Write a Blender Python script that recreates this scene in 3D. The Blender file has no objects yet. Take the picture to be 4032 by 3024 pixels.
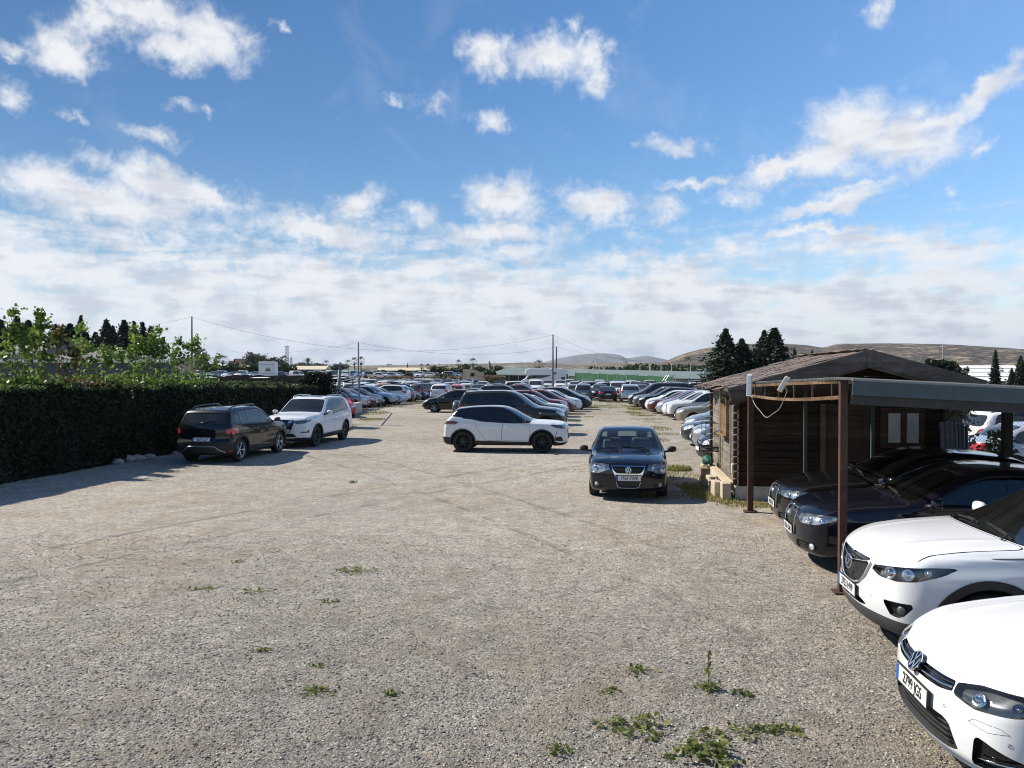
import bpy, bmesh, math, random
import numpy as np
from mathutils import Vector, Matrix
random.seed(7)
rng = np.random.default_rng(7)
R = math.radians
scene = bpy.context.scene
COL = scene.collection
PITCH = R(0.85)
FPX = 3028.0
HC = 2.75

# ------------------------------------------------------------------ camera geometry (4032 x 3024 photo pixels)
def ray(px, py):
    u = (px - 2016.0) / FPX; v = (1512.0 - py) / FPX
    return (u, math.cos(PITCH) + v * math.sin(PITCH), -math.sin(PITCH) + v * math.cos(PITCH))
def gpt(px, py, z=0.0):
    d = ray(px, py); t = (z - HC) / d[2]
    return (d[0] * t, d[1] * t)
def dpt(px, py, depth):
    d = ray(px, py); t = depth / d[1]
    return (d[0] * t, depth, HC + d[2] * t)

# ------------------------------------------------------------------ objects
def tag(o, label=None, cat=None, group=None, kind=None):
    if label: o['label'] = label
    if cat: o['category'] = cat
    if group: o['group'] = group
    if kind: o['kind'] = kind
    return o
def empty(name, loc=(0, 0, 0), rz=0.0, label=None, cat=None, group=None):
    o = bpy.data.objects.new(name, None); COL.objects.link(o)
    o.location = loc; o.rotation_euler = (0, 0, rz); o.empty_display_size = 0.2
    return tag(o, label, cat, group)
def mesh_obj(name, verts, faces, mats=None, parent=None, mat_idx=None, smooth=False, normals=None):
    me = bpy.data.meshes.new(name)
    me.from_pydata([tuple(map(float, v)) for v in verts], [], [tuple(int(i) for i in f) for f in faces])
    for m in (mats if isinstance(mats, (list, tuple)) else [mats]):
        if m: me.materials.append(m)
    if mat_idx is not None: me.polygons.foreach_set('material_index', np.asarray(mat_idx, dtype=np.int32))
    if smooth: me.polygons.foreach_set('use_smooth', np.ones(len(me.polygons), dtype=bool))
    me.update()
    if normals is not None and len(me.vertices) == len(normals):
        me.normals_split_custom_set_from_vertices([tuple(map(float, n)) for n in normals])
    o = bpy.data.objects.new(name, me); COL.objects.link(o)
    if parent: o.parent = parent
    return o
def fast_mesh(name, V, tri, mats, parent=None, mat_idx=None, smooth=False):
    """numpy arrays V (n,3), tri (m,k) with constant k"""
    me = bpy.data.meshes.new(name)
    V = np.asarray(V, dtype=np.float32); tri = np.asarray(tri, dtype=np.int32)
    m, k = tri.shape
    me.vertices.add(len(V)); me.vertices.foreach_set('co', V.ravel())
    me.loops.add(m * k); me.loops.foreach_set('vertex_index', tri.ravel())
    me.polygons.add(m)
    me.polygons.foreach_set('loop_start', np.arange(0, m * k, k, dtype=np.int32))
    me.polygons.foreach_set('loop_total', np.full(m, k, dtype=np.int32))
    for mm in (mats if isinstance(mats, (list, tuple)) else [mats]): me.materials.append(mm)
    if mat_idx is not None: me.polygons.foreach_set('material_index', np.asarray(mat_idx, dtype=np.int32))
    if smooth: me.polygons.foreach_set('use_smooth', np.ones(m, dtype=bool))
    me.update(calc_edges=True); me.validate()
    o = bpy.data.objects.new(name, me); COL.objects.link(o)
    if parent: o.parent = parent
    return o
class MB:
    """collects simple shapes into one mesh"""
    def __init__(s): s.v = []; s.f = []; s.m = []
    def add(s, V, F, m=0):
        b = len(s.v); s.v += [tuple(map(float, v)) for v in V]; s.f += [tuple(i + b for i in f) for f in F]; s.m += [m] * len(F)
        return s
    def box(s, c, d, rz=0.0, m=0, M=None, bev=0.0):
        x, y, z = d[0] / 2, d[1] / 2, d[2] / 2
        if bev > 0:
            b = min(bev, x * .9, y * .9, z * .9)
            V = []; 
            for sx in (-1, 1):
                for sy in (-1, 1):
                    for sz in (-1, 1):
                        V += [Vector((sx * (x - b), sy * (y - b), sz * z)), Vector((sx * (x - b), sy * y, sz * (z - b))), Vector((sx * x, sy * (y - b), sz * (z - b)))]
            bm = bmesh.new()
            for v in V: bm.verts.new(v)
            bmesh.ops.convex_hull(bm, input=bm.verts[:])
            bm.verts.index_update()
            VV = [v.co.copy() for v in bm.verts]; F = [tuple(v.index for v in f.verts) for f in bm.faces]; bm.free()
        else:
            VV = [Vector((sx * x, sy * y, sz * z)) for sx in (-1, 1) for sy in (-1, 1) for sz in (-1, 1)]
            F = [(0, 1, 3, 2), (4, 6, 7, 5), (0, 4, 5, 1), (2, 3, 7, 6), (0, 2, 6, 4), (1, 5, 7, 3)]
        T = Matrix.Translation(c) @ (M if M is not None else Matrix.Rotation(rz, 4, 'Z'))
        return s.add([T @ v for v in VV], F, m)
    def bar(s, p, q, w, h=None, m=0, up=(0, 0, 1)):
        """rectangular bar from p to q"""
        p, q = Vector(p), Vector(q); h = h or w
        d = q - p; L = d.length; d.normalize()
        u = Vector(up); 
        if abs(d.dot(u)) > .98: u = Vector((1, 0, 0))
        sdir = d.cross(u).normalized(); u2 = sdir.cross(d)
        Mx = Matrix((d, sdir, u2)).transposed().to_4x4()
        return s.box((p + q) / 2, (L, w, h), M=Mx, m=m)
    def tube(s, pts, r, n=8, m=0, caps=True):
        pts = [Vector(p) for p in pts]; k = len(pts); rr = r if isinstance(r, (list, tuple)) else [r] * k
        V = []; F = []
        prev = None
        for i, p in enumerate(pts):
            t = (pts[min(i + 1, k - 1)] - pts[max(i - 1, 0)]).normalized()
            a = prev if prev is not None else (Vector((0, 0, 1)) if abs(t.z) < .9 else Vector((1, 0, 0)))
            a = (a - t * a.dot(t)).normalized(); prev = a; b = t.cross(a)
            for j in range(n):
                w = 2 * math.pi * j / n
                V.append(p + (a * math.cos(w) + b * math.sin(w)) * rr[i])
        for i in range(k - 1):
            for j in range(n):
                F.append((i * n + j, i * n + (j + 1) % n, (i + 1) * n + (j + 1) % n, (i + 1) * n + j))
        if caps: F.append(tuple(range(n))[::-1]); F.append(tuple((k - 1) * n + j for j in range(n)))
        return s.add(V, F, m)
    def lathe(s, prof, n=24, M=None, m=0):
        """profile of (r, h) turned about local z"""
        V = []; F = []; k = len(prof)
        for (r, h) in prof:
            for j in range(n):
                w = 2 * math.pi * j / n; V.append(Vector((r * math.cos(w), r * math.sin(w), h)))
        for i in range(k - 1):
            for j in range(n): F.append((i * n + j, i * n + (j + 1) % n, (i + 1) * n + (j + 1) % n, (i + 1) * n + j))
        if M is not None: V = [M @ v for v in V]
        return s.add(V, F, m)
    def ball(s, c, r, sub=2, m=0, M=None):
        bm = bmesh.new(); bmesh.ops.create_icosphere(bm, subdivisions=sub, radius=1.0); bm.verts.index_update()
        V = [Vector((v.co.x * r[0], v.co.y * r[1], v.co.z * r[2])) if isinstance(r, (tuple, list)) else v.co * r for v in bm.verts]
        if M is not None: V = [M @ v for v in V]
        V = [v + Vector(c) for v in V]
        F = [tuple(v.index for v in f.verts) for f in bm.faces]; bm.free()
        return s.add(V, F, m)
    def obj(s, name, mats, parent=None, smooth=False):
        return mesh_obj(name, s.v, s.f, mats, parent, s.m if isinstance(mats, (list, tuple)) else None, smooth)
def kids(o): return [c for c in ALLKIDS.get(o.name, [])]
ALLKIDS = {}
def copy_tree(o, parent=None, fix=None):
    c = o.copy(); COL.objects.link(c)
    if parent: c.parent = parent; c.matrix_parent_inverse = o.matrix_parent_inverse
    if fix: fix(c)
    for ch in o.children: copy_tree(ch, c, fix)
    return c

# ------------------------------------------------------------------ materials
class NT:
    def __init__(s, tree): s.t = tree; s.n = tree.nodes; s.l = tree.links
    def node(s, typ, ins=None, **props):
        n = s.n.new(typ)
        for k, v in props.items(): setattr(n, k, v)
        for k, v in (ins or {}).items():
            sock = n.inputs[k]
            if isinstance(v, bpy.types.NodeSocket): s.l.new(v, sock)
            else: sock.default_value = v
        return n
    def math(s, op, a, b=None, c=None, clamp=False):
        n = s.n.new('ShaderNodeMath'); n.operation = op; n.use_clamp = clamp
        for i, v in enumerate((a, b, c)):
            if v is None: continue
            if isinstance(v, bpy.types.NodeSocket): s.l.new(v, n.inputs[i])
            else: n.inputs[i].default_value = v
        return n.outputs[0]
    def mix(s, f, a, b, blend='MIX'):
        n = s.n.new('ShaderNodeMix'); n.data_type = 'RGBA'; n.blend_type = blend
        for k, v in ((0, f), (6, a), (7, b)):
            if isinstance(v, bpy.types.NodeSocket): s.l.new(v, n.inputs[k])
            else: n.inputs[k].default_value = (v if k == 0 else rgba(v))
        return n.outputs[2]
    def ramp(s, f, stops, interp='LINEAR'):
        n = s.n.new('ShaderNodeValToRGB'); n.color_ramp.interpolation = interp
        e = n.color_ramp.elements
        while len(e) < len(stops): e.new(0.5)
        for el, (p, c) in zip(e, stops): el.position = p; el.color = rgba(c)
        s.l.new(f, n.inputs[0]); return n.outputs[0]
    def noise(s, vec, scale, detail=3, rough=0.55, dist=0.0, out=0):
        n = s.node('ShaderNodeTexNoise', {'Scale': scale, 'Detail': detail, 'Roughness': rough, 'Distortion': dist})
        if vec is not None: s.l.new(vec, n.inputs['Vector'])
        return n.outputs[out]
    def vor(s, vec, scale, feature='F1', out='Distance', rnd=1.0):
        n = s.node('ShaderNodeTexVoronoi', {'Scale': scale, 'Randomness': rnd}, feature=feature)
        if vec is not None: s.l.new(vec, n.inputs['Vector'])
        return n.outputs[out]
def rgba(c):
    if isinstance(c, (int, float)): return (c, c, c, 1)
    return (*c[:3], 1) if len(c) >= 3 else c
def new_mat(name):
    m = bpy.data.materials.new(name); m.use_nodes = True
    nt = NT(m.node_tree); bs = m.node_tree.nodes.get('Principled BSDF')
    return m, nt, bs
MATS = {}
def simple(name, col, rough=0.5, metal=0.0, coat=0.0, var=0.12, scale=8.0, bump=0.0, spec=0.5, bscale=None):
    """principled with a little procedural variation of tone and roughness"""
    if name in MATS: return MATS[name]
    m, nt, bs = new_mat(name)
    tc = nt.node('ShaderNodeTexCoord').outputs['Object']
    n = nt.noise(tc, scale, 4, 0.6)
    lo = tuple(c * (1 - var) for c in col); hi = tuple(min(1, c * (1 + var)) for c in col)
    nt.l.new(nt.ramp(n, [(0.3, lo), (0.7, hi)]), bs.inputs['Base Color'])
    bs.inputs['Roughness'].default_value = rough; bs.inputs['Metallic'].default_value = metal
    bs.inputs['Coat Weight'].default_value = coat; bs.inputs['Coat Roughness'].default_value = 0.04
    bs.inputs['Specular IOR Level'].default_value = spec
    if bump > 0:
        nb = nt.noise(tc, bscale or scale * 4, 4, 0.6)
        b = nt.node('ShaderNodeBump', {'Strength': bump, 'Distance': 0.01, 'Height': nb}); nt.l.new(b.outputs[0], bs.inputs['Normal'])
    MATS[name] = m; return m
def paint(name, col, metal=0.0, rough=0.35, dust=0.25, coat=1.0, dustcol=(0.30, 0.26, 0.21)):
    """car paint under clear coat with a film of road dust that is thicker in blotches"""
    key = 'paint_' + name
    if key in MATS: return MATS[key]
    m, nt, bs = new_mat(key)
    tc = nt.node('ShaderNodeTexCoord').outputs['Object']
    geo = nt.node('ShaderNodeNewGeometry')
    n = nt.noise(tc, 3.0, 5, 0.62)
    n2 = nt.noise(tc, 60.0, 3, 0.6)
    sep = nt.node('ShaderNodeSeparateXYZ', {0: geo.outputs['Normal']})
    up = nt.math('MULTIPLY_ADD', sep.outputs[2], 0.5, 0.5, clamp=True)
    d = nt.math('MULTIPLY', nt.math('MULTIPLY_ADD', n, 1.2, -0.1, clamp=True), nt.math('MULTIPLY_ADD', up, 0.8, 0.35))
    d = nt.math('MULTIPLY', d, nt.math('MULTIPLY_ADD', n2, 0.8, 0.5))
    d = nt.math('MULTIPLY', d, dust, clamp=True)
    c = nt.mix(d, col, dustcol)
    inside = nt.mix(geo.outputs['Backfacing'], c, (0.012, 0.012, 0.013))
    nt.l.new(inside, bs.inputs['Base Color'])
    bs.inputs['Metallic'].default_value = metal; bs.inputs['Specular IOR Level'].default_value = .12
    bs.inputs['Roughness'].default_value = rough
    ct = nt.math('MULTIPLY', nt.math('SUBTRACT', 1.0, nt.math('MULTIPLY', d, 0.9), clamp=True), nt.math('SUBTRACT', coat, nt.math('MULTIPLY', geo.outputs['Backfacing'], coat)))
    nt.l.new(ct, bs.inputs['Coat Weight'])
    nt.l.new(nt.math('MULTIPLY_ADD', d, 0.35, 0.035), bs.inputs['Coat Roughness'])
    MATS[key] = m; return m
def glass_mat(name, tint=(0.5, 0.56, 0.55), dusty=0.06, opaque=0.0):
    if name in MATS: return MATS[name]
    m, nt, bs = new_mat(name); nt.n.remove(bs)
    out = nt.n['Material Output']
    tr = nt.node('ShaderNodeBsdfTransparent', {'Color': rgba(tint)})
    gl = nt.node('ShaderNodeBsdfGlossy', {'Color': rgba((0.95, 0.97, 1)), 'Roughness': 0.02})
    df = nt.node('ShaderNodeBsdfDiffuse', {'Color': rgba((0.33, 0.31, 0.28))})
    fr = nt.node('ShaderNodeFresnel', {'IOR': 1.55})
    geo = nt.node('ShaderNodeNewGeometry')
    fac = nt.math('MULTIPLY_ADD', fr.outputs[0], 1.1, 0.015, clamp=True)
    fac = nt.math('MULTIPLY', fac, nt.math('SUBTRACT', 1.0, geo.outputs['Backfacing']))
    tc = nt.node('ShaderNodeTexCoord').outputs['Object']
    dd = nt.math('MULTIPLY', nt.math('MULTIPLY_ADD', nt.noise(tc, 2.5, 4, 0.6), 1.4, 0.1), dusty, clamp=True)
    m1 = nt.node('ShaderNodeMixShader', {0: fac, 1: tr.outputs[0], 2: gl.outputs[0]})
    m2 = nt.node('ShaderNodeMixShader', {0: dd, 1: m1.outputs[0], 2: df.outputs[0]})
    nt.l.new(m2.outputs[0], out.inputs[0])
    MATS[name] = m; return m
def dark_glass(name='car_glass_dark', col=(0.012, 0.016, 0.018), dust=0.10):
    if name in MATS: return MATS[name]
    m, nt, bs = new_mat(name)
    tc = nt.node('ShaderNodeTexCoord').outputs['Object']
    dd = nt.math('MULTIPLY', nt.math('MULTIPLY_ADD', nt.noise(tc, 2.0, 4, 0.6), 1.6, -0.1, clamp=True), dust, clamp=True)
    nt.l.new(nt.mix(dd, col, (0.34, 0.32, 0.30)), bs.inputs['Base Color'])
    bs.inputs['Roughness'].default_value = 0.03; bs.inputs['IOR'].default_value = 1.6
    MATS[name] = m; return m
def lens_mat(name, col, rough=0.12):
    """moulded lamp glass: ribbed inside, glossy outside"""
    if name in MATS: return MATS[name]
    m, nt, bs = new_mat(name)
    tc = nt.node('ShaderNodeTexCoord').outputs['Object']
    v = nt.vor(tc, 14.0, out='Distance'); w = nt.noise(tc, 30, 2)
    c = nt.ramp(nt.math('ADD', v, nt.math('MULTIPLY', w, 0.3)), [(0.2, tuple(x * 0.45 for x in col)), (0.55, col), (0.8, tuple(min(1, x * 1.5 + .03) for x in col))])
    nt.l.new(c, bs.inputs['Base Color']); bs.inputs['Roughness'].default_value = rough
    bs.inputs['Coat Weight'].default_value = 1.0; bs.inputs['Coat Roughness'].default_value = 0.02
    MATS[name] = m; return m
def mesh_grille_mat(name='grille_mesh'):
    if name in MATS: return MATS[name]
    m, nt, bs = new_mat(name)
    tc = nt.node('ShaderNodeTexCoord').outputs['Object']
    mp = nt.node('ShaderNodeMapping', {0: tc, 'Scale': (0.0, 26.0, 34.0)}).outputs[0]
    e = nt.vor(mp, 1.0, feature='DISTANCE_TO_EDGE', rnd=0.0)
    k = nt.math('LESS_THAN', e, 0.14)
    nt.l.new(nt.mix(k, (0.003, 0.003, 0.003), (0.035, 0.036, 0.038)), bs.inputs['Base Color'])
    bs.inputs['Roughness'].default_value = 0.4
    b = nt.node('ShaderNodeBump', {'Strength': 1.0, 'Distance': 0.01, 'Height': k}); nt.l.new(b.outputs[0], bs.inputs['Normal'])
    MATS[name] = m; return m
M_BLACK = simple('black_plastic', (0.018, 0.018, 0.019), 0.55, var=0.3, scale=20, bump=0.15, bscale=300)
M_GREYPL = simple('grey_plastic', (0.055, 0.057, 0.06), 0.6, var=0.2, scale=10, bump=0.2, bscale=300)
M_GAP = simple('seam_black', (0.004, 0.004, 0.004), 0.8)
M_GLOSSB = simple('gloss_black', (0.006, 0.006, 0.007), 0.12, coat=0.6)
M_CHROME = simple('chrome', (0.75, 0.76, 0.78), 0.08, metal=1.0, var=0.03)
M_ALLOY = simple('alloy_silver', (0.52, 0.53, 0.55), 0.28, metal=0.9, var=0.06)
M_RIMDK = simple('rim_dark', (0.02, 0.021, 0.023), 0.3, metal=0.3, coat=0.5)
M_TYRE = simple('tyre_rubber', (0.014, 0.014, 0.014), 0.75, var=0.35, scale=14, bump=0.3, bscale=120)
M_DISC = simple('wheel_dark', (0.02, 0.02, 0.02), 0.6)
M_SEAT = simple('seat_fabric', (0.035, 0.036, 0.04), 0.85, bump=0.2)
M_SEATLT = simple('seat_leather_grey', (0.16, 0.16, 0.15), 0.6, bump=0.2)
M_LAMP = lens_mat('headlamp_glass', (0.42, 0.44, 0.46))
M_LAMPDK = lens_mat('headlamp_dark', (0.07, 0.075, 0.085))
M_TAIL = lens_mat('tail_lamp_red', (0.42, 0.012, 0.012))
M_TAILDK = lens_mat('tail_lamp_dark_red', (0.10, 0.006, 0.008))
M_AMBER = lens_mat('lamp_amber', (0.55, 0.17, 0.02))
M_PLATE = simple('plate_white', (0.72, 0.73, 0.72), 0.35, var=0.03)
M_PLATEBLUE = simple('plate_blue', (0.02, 0.09, 0.42), 0.35, var=0.05)
M_INK = simple('plate_ink', (0.012, 0.012, 0.014), 0.5)
M_GLASS = glass_mat('car_glass_clear', (0.62, 0.68, 0.66), 0.05)
M_GLASSTINT = glass_mat('car_glass_privacy', (0.10, 0.11, 0.12), 0.04)
M_GLASSDK = dark_glass()
M_GRILLE = mesh_grille_mat()
# ------------------------------------------------------------------ car bodies: an implicit body is sampled by rays, then cut into panels, glass and lamps
def pchip(pts):
    xs = np.array([p[0] for p in pts], float); ys = np.array([p[1] for p in pts], float)
    h = np.diff(xs); d = np.diff(ys) / h; n = len(xs); m = np.zeros(n)
    m[0], m[-1] = d[0], d[-1]
    for i in range(1, n - 1):
        if d[i - 1] * d[i] > 0:
            w1 = 2 * h[i] + h[i - 1]; w2 = h[i] + 2 * h[i - 1]
            m[i] = (w1 + w2) / (w1 / d[i - 1] + w2 / d[i])
    def f(x):
        x = np.asarray(x, float); xc = np.clip(x, xs[0], xs[-1])
        i = np.clip(np.searchsorted(xs, xc) - 1, 0, n - 2)
        t = (xc - xs[i]) / h[i]; t2 = t * t; t3 = t2 * t
        r = (2 * t3 - 3 * t2 + 1) * ys[i] + (t3 - 2 * t2 + t) * h[i] * m[i] + (-2 * t3 + 3 * t2) * ys[i + 1] + (t3 - t2) * h[i] * m[i + 1]
        return r + np.where(x < xs[0], (x - xs[0]) * m[0], 0) + np.where(x > xs[-1], (x - xs[-1]) * m[-1], 0)
    return f
def smax(a, b, r):
    h = np.clip(r - np.abs(a - b), 0, None) / r
    return np.maximum(a, b) + h * h * r * 0.25
def sstep(a, b, x):
    t = np.clip((np.asarray(x, float) - a) / (b - a), 0, 1); return t * t * (3 - 2 * t)
def poly_sdf(pts, u, v):
    p = np.array(pts, float); n = len(p)
    d = (u - p[0, 0]) ** 2 + (v - p[0, 1]) ** 2; s = np.ones_like(u)
    j = n - 1
    for i in range(n):
        ex, ey = p[j] - p[i]; wx, wy = u - p[i, 0], v - p[i, 1]
        t = np.clip((wx * ex + wy * ey) / (ex * ex + ey * ey), 0, 1)
        bx, by = wx - ex * t, wy - ey * t
        d = np.minimum(d, bx * bx + by * by)
        c1 = v >= p[i, 1]; c2 = v < p[j, 1]; c3 = ex * wy > ey * wx
        flip = (c1 & c2 & c3) | (~c1 & ~c2 & ~c3)
        s = np.where(flip, -s, s); j = i
    return s * np.sqrt(d)

class Body:
    D = dict(L=4.2, H=1.5, hw=0.88, wb=2.6, fo=0.85, wr=0.32, zb=0.20, th=0.30, sh=0.018, pF=0.86, pR=0.90, cf=0.20, cr=0.16,
             nb=0.30, rb=0.16, crown=0.045, z0=0.55, res=1.0, flare=0.012, barrel=0.05, rtop=0.10, rbelt=0.0, arch=1.16, zm=0.55)
    def __init__(s, **k):
        p = dict(Body.D); p.update(k); s.p = p
        for a, b in p.items(): setattr(s, a, b)
        s.ft = pchip(p['top']); s.ff = pchip(p['front']); s.fr = pchip(p['rear']); s.fb = pchip(p['belt'])
        s.xw = (s.fo, s.fo + s.wb)
        s.grid()
    def xeff(s, x, y):
        c = s.cf + (-s.cr - s.cf) * sstep(.36 * s.L, .78 * s.L, x)
        return x - c * y * y
    def zt(s, x, y):
        z = s.ft(s.xeff(x, y)) - s.crown * (y / s.hw) ** 2
        k = np.clip((np.abs(y) - (.40 + .13 * x)) / .055, -3, 3)      # bonnet creases
        return z + .007 * np.where(k < 0, np.exp(-k * k), np.exp(-(k * 2.2) ** 2)) * sstep(.12, .4, x) * (1 - sstep(s.fo * .95, s.fo + .42, x))
    def Ftop(s, P):
        x, y, z = P[:, 0], P[:, 1], P[:, 2]; e = 0.02
        z0 = s.zt(x, y); sl = (s.zt(x + e, y) - s.zt(x - e, y)) / (2 * e)
        return (z - z0) / np.sqrt(1 + sl * sl)
    def W(s, x, z):
        b = s.fb(x); xm = .5 * s.L
        pl = 1 - (1 - s.pF) * np.clip((xm - x) / xm, 0, None) ** 2.6 - (1 - s.pR) * np.clip((x - xm) / (s.L - xm), 0, None) ** 2.6
        t = (z - s.zm)
        low = 1 - s.barrel * np.where(t < 0, (t / .35) ** 2, .45 * (t / np.maximum(b - s.zm, .1)) ** 2)
        low = np.where(z > b, 1 - s.barrel * .45, low)
        w = s.hw * pl * low
        fl = sum(np.exp(-(((x - xw) / (s.wr * 1.35)) ** 2) ** 2) for xw in s.xw)
        w = w + s.flare * fl * (1 - sstep(.75, 1.0, z / np.maximum(b, .5)))
        kz = (z - (b - .13 - .02 * x)) / .045; mid = sstep(.45, .8, x) * (1 - sstep(s.L - .6, s.L - .2, x))   # shoulder line and hollow door
        w = w + mid * (.008 * np.where(kz > 0, np.exp(-(kz * .8) ** 2), np.exp(-(kz * 2) ** 2)) - .009 * np.exp(-((z - s.zm + .06) / .10) ** 2))
        w = w - np.where(z > b, s.sh * sstep(0, .05, z - b) + s.th * (z - b) + 0.10 * np.clip(z - b, 0, None) ** 2, 0)
        return w
    def Fside(s, P): return P[:, 1] - s.W(P[:, 0], P[:, 2])
    def Ffront(s, P):
        x, y, z = P.T; return (s.ff(z) + s.nb * (y / s.hw) ** 2.6 - x) * .92
    def Frear(s, P):
        x, y, z = P.T; e = .02
        sl = (s.fr(z + e) - s.fr(z - e)) / (2 * e)
        return (x - (s.L + s.fr(z) - s.rb * (y / s.hw) ** 2.6)) / np.sqrt(1 + sl * sl)
    def F(s, P):
        a = smax(s.Ftop(P), s.Fside(P), s.rtop)
        a = smax(a, s.Ffront(P), .10); a = smax(a, s.Frear(P), .08)
        return smax(a, s.zb - P[:, 2], .08)
    def grad(s, P):
        e = 2e-3; G = np.zeros_like(P)
        for k in range(3):
            d = np.zeros(3); d[k] = e; G[:, k] = s.F(P + d) - s.F(P - d)
        G[:, 1] = np.where(P[:, 1] < 1e-4, 0, G[:, 1])
        return G / np.maximum(np.linalg.norm(G, axis=1, keepdims=True), 1e-9)
    def grid(s):
        r = s.res; xa, xb = .80, s.L - .80
        nm, nf, nt = int(58 * r), int(26 * r), int(58 * r)
        th = np.linspace(-math.pi / 2, math.pi / 2, nt + 1)
        O, Dr = [], []
        for i in range(nf):
            ph = R(88.6) * (1 - i / nf); O.append(xa); Dr.append((-math.sin(ph), math.cos(ph)))
        for i in range(nm + 1): O.append(xa + (xb - xa) * i / nm); Dr.append((0.0, 1.0))
        for i in range(1, nf + 1):
            ph = R(88.6) * (i / nf); O.append(xb); Dr.append((math.sin(ph), math.cos(ph)))
        ns = len(O)
        o = np.zeros((ns, nt + 1, 3)); d = np.zeros((ns, nt + 1, 3))
        for i in range(ns):
            o[i, :, 0] = O[i]; o[i, :, 2] = s.z0
            d[i, :, 0] = Dr[i][0]; d[i, :, 1] = Dr[i][1] * np.cos(th); d[i, :, 2] = Dr[i][1] * np.sin(th)
        d[:, 0, 1] = 0; d[:, -1, 1] = 0
        o = o.reshape(-1, 3); d = d.reshape(-1, 3)
        # march outward for the first crossing, then bisect
        ts = np.linspace(0.05, 2.6, 64); a = np.full(len(o), .05); b = np.full(len(o), 2.6); done = np.zeros(len(o), bool)
        for t in ts[1:]:
            f = s.F(o + d * t)
            hit = (f > 0) & ~done; b[hit] = t; done |= hit; a[~done] = t
        for _ in range(22):
            m = (a + b) / 2; f = s.F(o + d * m[:, None]) > 0
            b = np.where(f, m, b); a = np.where(f, a, m)
        s.P = o + d * ((a + b) / 2)[:, None]
        nt1 = nt + 1; F = []
        for i in range(ns - 1):
            for j in range(nt):
                F.append((i * nt1 + j, i * nt1 + j + 1, (i + 1) * nt1 + j + 1, (i + 1) * nt1 + j))
        F.append(tuple(range(nt1))[::-1]); F.append(tuple((ns - 1) * nt1 + j for j in range(nt1)))
        s.pieces = {'body': F}
    # ---- cutting
    def cut(s, src, f, name):
        """faces of src where f < 0 become piece name"""
        vals = f(s.P)
        ins = s.pieces.setdefault(name, []); out = []; cache = {}; newP = []
        base = len(s.P)
        def ev(i, j):
            k = (min(i, j), max(i, j))
            if k not in cache:
                t = vals[k[0]] / (vals[k[0]] - vals[k[1]])
                q = s.P[k[0]] * (1 - t) + s.P[k[1]] * t
                if abs(q[1]) < 1e-6: q[1] = 0.0
                newP.append(q); cache[k] = base + len(newP) - 1
            return cache[k]
        for fc in s.pieces[src]:
            vv = [vals[i] for i in fc]
            if min(vv) > 0: out.append(fc); continue
            if max(vv) <= 0: ins.append(fc); continue
            A, B = [], []; n = len(fc)
            for q in range(n):
                i, j = fc[q], fc[(q + 1) % n]
                (A if vals[i] <= 0 else B).append(i)
                if (vals[i] <= 0) != (vals[j] <= 0):
                    e = ev(i, j); A.append(e); B.append(e)
            if len(A) > 2: ins.append(tuple(A))
            if len(B) > 2: out.append(tuple(B))
        s.pieces[src] = out
        if newP: s.P = np.vstack([s.P, np.array(newP)])
    # ---- projections
    def pj(s, proj):
        if proj == 'side': return lambda P: (P[:, 0], P[:, 2], 0)
        if proj == 'fc':   # angle round the nose (degrees) and height
            return lambda P: (np.degrees(np.arctan2(P[:, 1], .9 - P[:, 0])) * .0157, P[:, 2], np.where(P[:, 0] > 1.6, 9, 0))
        if proj == 'rc':
            return lambda P: (np.degrees(np.arctan2(P[:, 1], P[:, 0] - s.L + .9)) * .0157, P[:, 2], np.where(P[:, 0] < s.L - 1.5, 9, 0))
        if proj == 'front': return lambda P: (P[:, 1], P[:, 2], np.where(P[:, 0] > s.L * .45, 9, 0))
        if proj == 'rear': return lambda P: (P[:, 1], P[:, 2], np.where(P[:, 0] < s.L * .55, 9, 0))
        if proj == 'top': return lambda P: (P[:, 0], P[:, 1], np.where(P[:, 2] < .65, 9, 0))
    def pf(s, proj, pts, r=0.02):
        pj = s.pj(proj)
        k = .0157 if proj in ('fc', 'rc') else 1.0
        q = [(a * k, b) for a, b in pts]
        def f(P):
            u, v, pen = pj(P); return poly_sdf(q, u, v) + pen
        return f
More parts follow.
